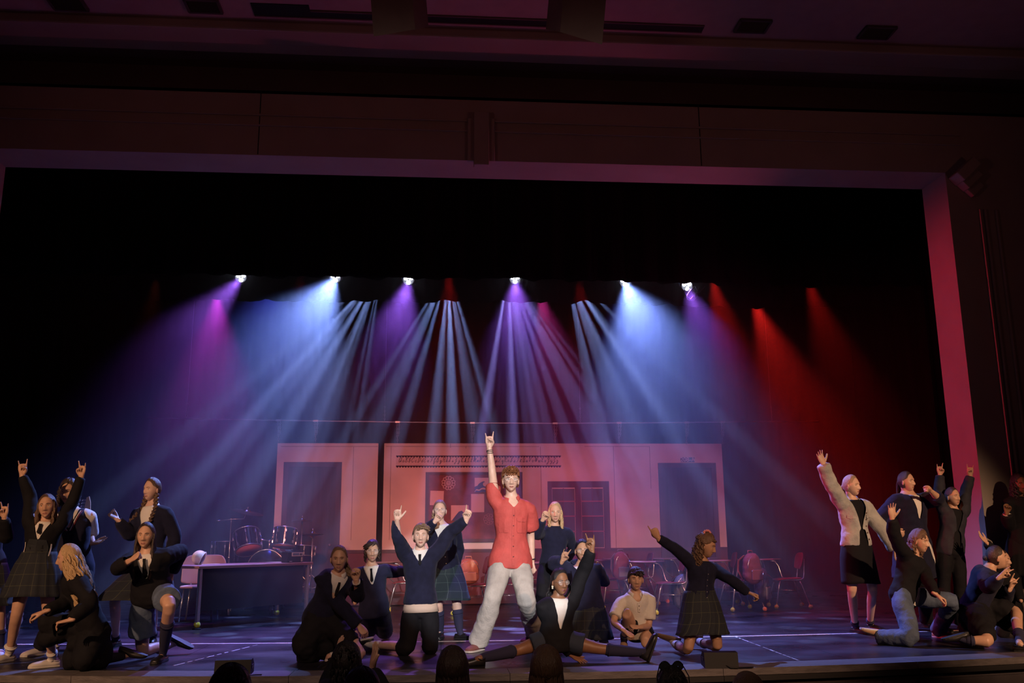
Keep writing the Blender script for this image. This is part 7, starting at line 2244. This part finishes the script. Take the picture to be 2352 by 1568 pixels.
b = MB(); b.tube([RX(-0.13, 0, 0.07), RX(-0.13, 0, 0.088), RX(0.13, 0, 0.088), RX(0.13, 0, 0.07)], 0.006, 8); b.build('handle', BLP, rd)

# ---- drum kit on its wheeled riser
YD = 14.5
DRS = mat('drum_black', (0.012, 0.012, 0.020), 0.12); HEADR = mat('drum_head', (0.50, 0.13, 0.13), 0.5); BRS = mat('cymbal_bronze', (0.45, 0.28, 0.12), 0.28, 0.95)  # HEADR has the red stage light put into its colour
rz0 = 0.24
A0 = at(505, 1390, YD-0.55)[0]; A1 = at(735, 1390, YD-0.55)[0]
rs = empty('drum_riser', ((A0+A1)/2, YD, 0), 'low black wheeled platform carrying the drum kit behind the desk', 'platform')
b = MB(); b.box(((A0+A1)/2, YD+0.05, rz0-0.03), (A1-A0, 1.25, 0.06), bev=0.005); b.build('deck', mat('riser_black', (0.012, 0.012, 0.015), 0.7), rs)
for x in (A0+0.12, (A0+A1)/2, A1-0.12):
    for y in (YD-0.48, YD+0.58):
        c = MB(); c.tube([(x-0.018, y, 0.072), (x-0.014, y, 0.072), (x+0.014, y, 0.072), (x+0.018, y, 0.072)], [0.052, 0.070, 0.070, 0.052], 20); w_ = c.build('caster', mat('grey_wheel', (0.14, 0.12, 0.12), 0.4), rs)
        c = MB(); c.tube([(x-0.03, y, 0.072), (x+0.03, y, 0.072)], 0.018, 10); c.box((x, y, 0.165), (0.08, 0.10, 0.01)); c.box((x-0.026, y, 0.12), (0.005, 0.05, 0.10)); c.box((x+0.026, y, 0.12), (0.005, 0.05, 0.10)); c.build('fork', CHRM, w_)
def axisR(d):
    d = nz(d); a = nz(np.cross([0, 1, 0.01] if abs(d[1]) < 0.9 else [1, 0, 0], d)); return np.stack([a, np.cross(d, a), d], 1)
def drum(parent, name, c, r, h, d, lugs=8, label=None, lowhead=HEADR):
    R_ = axisR(d); c = np.array(c)
    t = MB(); t.lathe([(r, -h/2), (r, h/2)], 28, c, 0, R_, cap=False); t.lathe([(r-0.006, h/2), (r-0.006, -h/2)], 28, c, 0, R_, cap=False); sh = t.build(name, DRS, parent)
    if label: sh['label'] = label
    for z, nm in ((h/2, 'batter_head'), (-h/2, 'lower_head')):
        t = MB(); t.lathe([(r*1.005, z-0.002), (r*1.005, z+0.002)], 28, c, 0, R_); t.build('head', lowhead if z < 0 else HEADR, sh)
        t = MB(); t.tube([c+R_@np.array([r*1.03*math.cos(a), r*1.03*math.sin(a), z*0.985]) for a in np.arange(28)*2*PI/28], 0.009, 6, closed=True); t.build('hoop', CHRM, sh)
    for i in range(lugs):
        a = i*2*PI/lugs+0.2
        t = MB()
        for z in (h*0.28, -h*0.28): t.box(c+R_@np.array([(r+0.010)*math.cos(a), (r+0.010)*math.sin(a), z]), (0.022, 0.022, 0.045), rot=R_@rotz(a), bev=0.004)
        t.tube([c+R_@np.array([(r+0.018)*math.cos(a), (r+0.018)*math.sin(a), z]) for z in (-h/2, h/2)], 0.004, 5); t.build('lug', CHRM, sh)
    return sh
kit = empty('drum_kit', ((A0+A1)/2, YD, rz0), 'black drum kit with red-lit lower heads and chrome lugs behind the desk', 'drum kit')
bd = at(616, 1305, YD); drum(kit, 'bass_drum', (bd[0], YD+0.05, bd[2]-0.0), 0.275, 0.40, (0.05, 1, 0), 10, lowhead=mat('black_head', (0.01, 0.01, 0.014), 0.25))
for sg in (-1, 1):
    t = MB(); t.tube([(bd[0]+sg*0.24, YD-0.05, bd[2]-0.05), (bd[0]+sg*0.36, YD-0.22, rz0)], 0.008, 6); t.build('spur', CHRM, kit)
t1 = at(568, 1243, YD-0.15); drum(kit, 'tom', t1, 0.190, 0.30, (-0.30, 0.50, 1), 8)
t2 = at(654, 1234, YD-0.10); drum(kit, 'tom', t2, 0.165, 0.27, (0.05, 0.22, 1), 8)
ft = at(517, 1262, YD+0.25); drum(kit, 'floor_tom', (ft[0], YD+0.25, ft[2]-0.05), 0.19, 0.36, (0, 0, 1), 8)
sn = at(700, 1264, YD+0.15); drum(kit, 'snare_drum', (sn[0]-0.03, YD+0.2, sn[2]), 0.17, 0.15, (0.05, 0.05, 1), 8)
mt = MB(); mt.tube([(bd[0], YD, bd[2]+0.25), (bd[0], YD, t1[2]+0.02)], 0.016, 8); mt.tube([(bd[0], YD, t1[2]), tuple(t1+np.array([0.19, 0.05, 0.03]))], 0.011, 8); mt.tube([(bd[0], YD, t1[2]), tuple(t2+np.array([-0.15, 0.05, 0.03]))], 0.011, 8); mt.ball((bd[0], YD, t1[2]), 0.026, 8); mt.build('tom_mount', CHRM, kit)
def stand(parent, name, x, y, ztop, rad=0.28, zb=rz0):
    t = MB(); t.tube([(x, y, zb+0.06), (x, y, ztop)], 0.010, 8); t.tube([(x, y, zb+0.3), (x, y, (zb+ztop)/2)], 0.014, 8); t.ball((x, y, (zb+ztop)/2), 0.022, 8)
    for i in range(3):
        a = i*2*PI/3+0.5; t.tube([(x, y, zb+0.32), (x+rad*math.cos(a), y+rad*math.sin(a), zb+0.012)], 0.007, 6); t.tube([(x, y, zb+0.10), (x+rad*0.6*math.cos(a), y+rad*0.6*math.sin(a), zb+0.14)], 0.005, 6)
    return t.build(name, CHRM, parent)
def cymbal(parent, c, r, d):
    R_ = axisR(d)
    t = MB(); t.lathe([(r, 0.0), (r*0.6, 0.010), (r*0.24, 0.020), (r*0.20, 0.034), (r*0.10, 0.046), (0.004, 0.050), (0.004, 0.046), (r*0.10, 0.042), (r*0.20, 0.030), (r*0.24, 0.016), (r*0.6, 0.006), (r, -0.003)], 40, c, 0, R_, cap=False); o = t.build('cymbal', BRS, parent)
    t = MB(); t.tube([np.array(c)+R_@np.array([0, 0, 0.03]), np.array(c)+R_@np.array([0, 0, 0.085])], 0.006, 6); t.ball(np.array(c)+R_@np.array([0, 0, 0.075]), 0.012, 8); t.build('wing_nut', CHRM, o)
    return o
cr = at(567, 1176, YD); cymbal(kit, cr, 0.255, (0.22, -0.12, 1))
bs = at(531, 1192, YD); stand(kit, 'boom_stand', bs[0], YD, bs[2]); t = MB(); e0 = at(497, 1196, YD); t.tube([e0, e0*0.72+bs*0.28], 0.012, 8); t.tube([e0, bs, cr+np.array([-0.04, 0, -0.10])], 0.007, 6); t.tube([cr+np.array([-0.04, 0, -0.10]), cr], 0.008, 6); t.ball(bs, 0.020, 8); t.build('boom_arm', CHRM, kit)
h1 = at(718, 1226, YD); cymbal(kit, h1, 0.165, (0, -0.05, 1)); cymbal(kit, h1-np.array([0, 0, 0.012]), 0.165, (0, 0.05, -1)); stand(kit, 'hi_hat_stand', h1[0], YD, h1[2]+0.06)
h2 = at(694, 1196, YD+0.3); cymbal(kit, h2, 0.16, (0, -0.05, 1)); stand(kit, 'cymbal_stand', h2[0], YD+0.3, h2[2])

# ---- guitar neck on its stand, music gear at the far left
g0 = at(192, 1275, 10.1); g1 = at(199, 1168, 10.1)
gt = empty('bass_guitar', g0*np.array([1, 1, 0]), 'upright bass guitar on a stand, pale headstock beside the boy in the vest', 'guitar')
d = nz(g1-g0); nk_ = MB(); base_ = g0-d*((g0[2]-0.42)/d[2]); nk_.tube([base_, g1-d*0.04], [(0.030, 0.012), (0.021, 0.011)], 8, side=np.array([1., 0, 0])); nk_.build('neck', mat('maple', (0.50, 0.34, 0.22), 0.4), gt)
hd_ = MB(); P0 = g1-d*0.06; hd_.poly([P0+np.array([-0.022, 0, 0]), P0+np.array([0.022, 0, 0]), P0+np.array([0.036, 0, 0.05]), P0+np.array([0.030, 0, 0.13]), P0+np.array([0.012, 0, 0.19]), P0+np.array([-0.012, 0, 0.18]), P0+np.array([-0.026, 0, 0.06])], 0.016, (0, 1, 0)); ho_ = hd_.build('headstock', MATS['maple'], gt)
for i in range(4): t = MB(); p_ = P0+np.array([-0.030+0.004*i, 0, 0.055+0.032*i]); t.tube([p_, p_+np.array([-0.030, 0, 0.0])], 0.004, 6); t.ball(p_+np.array([-0.036, 0, 0]), (0.010, 0.005, 0.009), 8); t.build('tuning_peg', CHRM, ho_)
bdm = MB(); c = base_
ol = [(0.0, 0.16), (0.05, 0.17), (0.12, 0.24), (0.14, 0.20), (0.11, 0.10), (0.10, 0.02), (0.16, -0.08), (0.15, -0.20), (0.06, -0.27), (-0.06, -0.27), (-0.15, -0.20), (-0.15, -0.08), (-0.09, 0.02), (-0.10, 0.12), (-0.13, 0.20), (-0.08, 0.24), (-0.04, 0.17)]
bdm.poly([c+np.array([x, 0, z-0.02]) for x, z in ol][::-1], 0.04, (0, 1, 0)); bdm.build('guitar_body', mat('guitar_black', (0.015, 0.012, 0.012), 0.15), gt)
st_ = MB(); st_.tube([c+np.array([-0.12, 0.02, -0.30]), c+np.array([-0.2, -0.16, -c[2]+0.01])], 0.010, 6); st_.tube([c+np.array([0.12, 0.02, -0.30]), c+np.array([0.2, -0.16, -c[2]+0.01])], 0.010, 6); st_.tube([c+np.array([0, 0.06, 0.2]), c+np.array([0, 0.25, -c[2]+0.01])], 0.010, 6); st_.tube([c+np.array([-0.13, 0.0, -0.29]), c+np.array([0.13, 0.0, -0.29])], 0.012, 6); st_.tube([c+np.array([0, 0.06, 0.2]), c+np.array([0, 0.06, -0.29])], 0.010, 6); st_.build('guitar_stand', HOUS, gt)
mp = ground(36, 1420)
ms = empty('microphone_stand', mp, 'black microphone stand with a pale boom behind the girl in the pinafore', 'microphone stand')
t = MB(); t.tube([mp+np.array([0, 0, 0.02]), mp+np.array([0, 0, 1.38])], 0.011, 8); t.build('pole', HOUS, ms)
t = MB(); t.tube([mp+np.array([-0.16, 0, 1.30]), mp+np.array([0.10, -0.05, 1.42])], 0.008, 8); t.ball(mp+np.array([0.12, -0.055, 1.43]), (0.025, 0.025, 0.03), 10); t.build('boom_arm', CHRM, ms)
for i in range(3):
    a = i*2*PI/3+0.3; t = MB(); t.tube([mp+np.array([0, 0, 0.14]), mp+np.array([0.30*math.cos(a), 0.30*math.sin(a), 0.010])], 0.008, 6); t.build('leg', HOUS, ms)
pc = ground(30, 1440)
pb = empty('cloth_bag', pc, 'pale crumpled cloth bag and cables on the floor at the far left', 'bag')
mb = MB(); mb.ball(pc+np.array([0, 0, 0.10]), (0.10, 0.08, 0.11), 12); mb.ball(pc+np.array([0.04, 0, 0.17]), (0.06, 0.05, 0.07), 10); V, F = remeshed(mb, 0.012, 2, 0.05, 0.05); b = MB(); b.add(V, F); b.build('bag', mat('pale_bag', (0.45, 0.30, 0.28), 0.8), pb)
mb = MB(); mb.tube([pc+np.array([-0.1+0.35*t+0.05*math.sin(t*14), -0.12+0.06*math.cos(t*11), 0.008]) for t in np.linspace(0, 1, 30)], 0.006, 5); mb.build('cable', HOUS, pb)

# ---- two small monitors on the lip
def monitor(x0, x1, yt, yb, lab, ang, zb=0.002):
    g = ground((x0+x1)/2, yb+0, zb); g[1] = max(g[1], lip_y(g[0])+0.13)
    w = at(x1, yb, g[1])[0]-at(x0, yb, g[1])[0]; h = at(x0, yt, g[1])[2]-zb
    t = empty('stage_monitor', g, lab, 'monitor speaker')
    R_ = rotz(math.radians(ang))
    prof = [(-0.12, 0), (0.12, 0), (0.12, h*0.55), (0.02, h), (-0.09, h)]
    mb = MB(); mb.poly([g+R_@np.array([-w/2, y, z]) for y, z in prof], w, R_@np.array([1.0, 0, 0]))
    mb.build('cabinet', mat('monitor_black', (0.007, 0.007, 0.008), 0.6, spec=0.3), t)
    gr = MB(); q = [g+R_@np.array([sx*w*0.46, y, z]) for sx, y, z in ((-1, 0.12, h*0.57), (1, 0.12, h*0.57), (1, 0.024, h*0.97), (-1, 0.024, h*0.97))]; gr.poly(q, 0.006, R_@nz(np.array([0, 0.45, 0.1]))); gr.build('grille', mat('monitor_grille', (0.008, 0.008, 0.009), 0.8, bump=0.5, bscale=300, spec=0.2), t)
    for sg in (-1, 1):
        f_ = MB(); f_.box(g+R_@np.array([sg*w*0.505, 0.0, h*0.5]), (0.006, 0.10, 0.03), rot=R_, bev=0.002); f_.build('side_grip', BLP, t)
    cb = MB(); cb.tube([g+np.array([0, -0.10, 0.03]), g+np.array([0.05, -0.14, 0.008]), g+np.array([0.25, -0.13, 0.008])], 0.005, 5); cb.build('cable', BLP, t)
monitor(482, 564, 1513, 1557, 'black wedge stage monitor on the lip in front of the desk', 4)
monitor(1640, 1714, 1495, 1541, 'small black box monitor on the lip below the pointing girl', -8)
# ------------------------------------------------------------------ theatrical haze hanging upstage of the proscenium
hz = MB(); hz.box((0.5, 14.75, 3.55), (17.6, 5.6, 7.0))
hm = bpy.data.materials.new('stage_haze'); hm.use_nodes = True
nt = hm.node_tree; nt.nodes.remove(nt.nodes['Principled BSDF'])
vs_ = nt.nodes.new('ShaderNodeVolumeScatter')
vs_.inputs['Density'].default_value = 0.065
vs_.inputs['Anisotropy'].default_value = 0.35
nt.links.new(vs_.outputs[0], nt.nodes['Material Output'].inputs['Volume'])
ho = hz.build('haze', hm)
ho['kind'] = 'stuff'; ho['label'] = 'thin theatrical haze filling the stage behind the proscenium'; ho['category'] = 'haze'
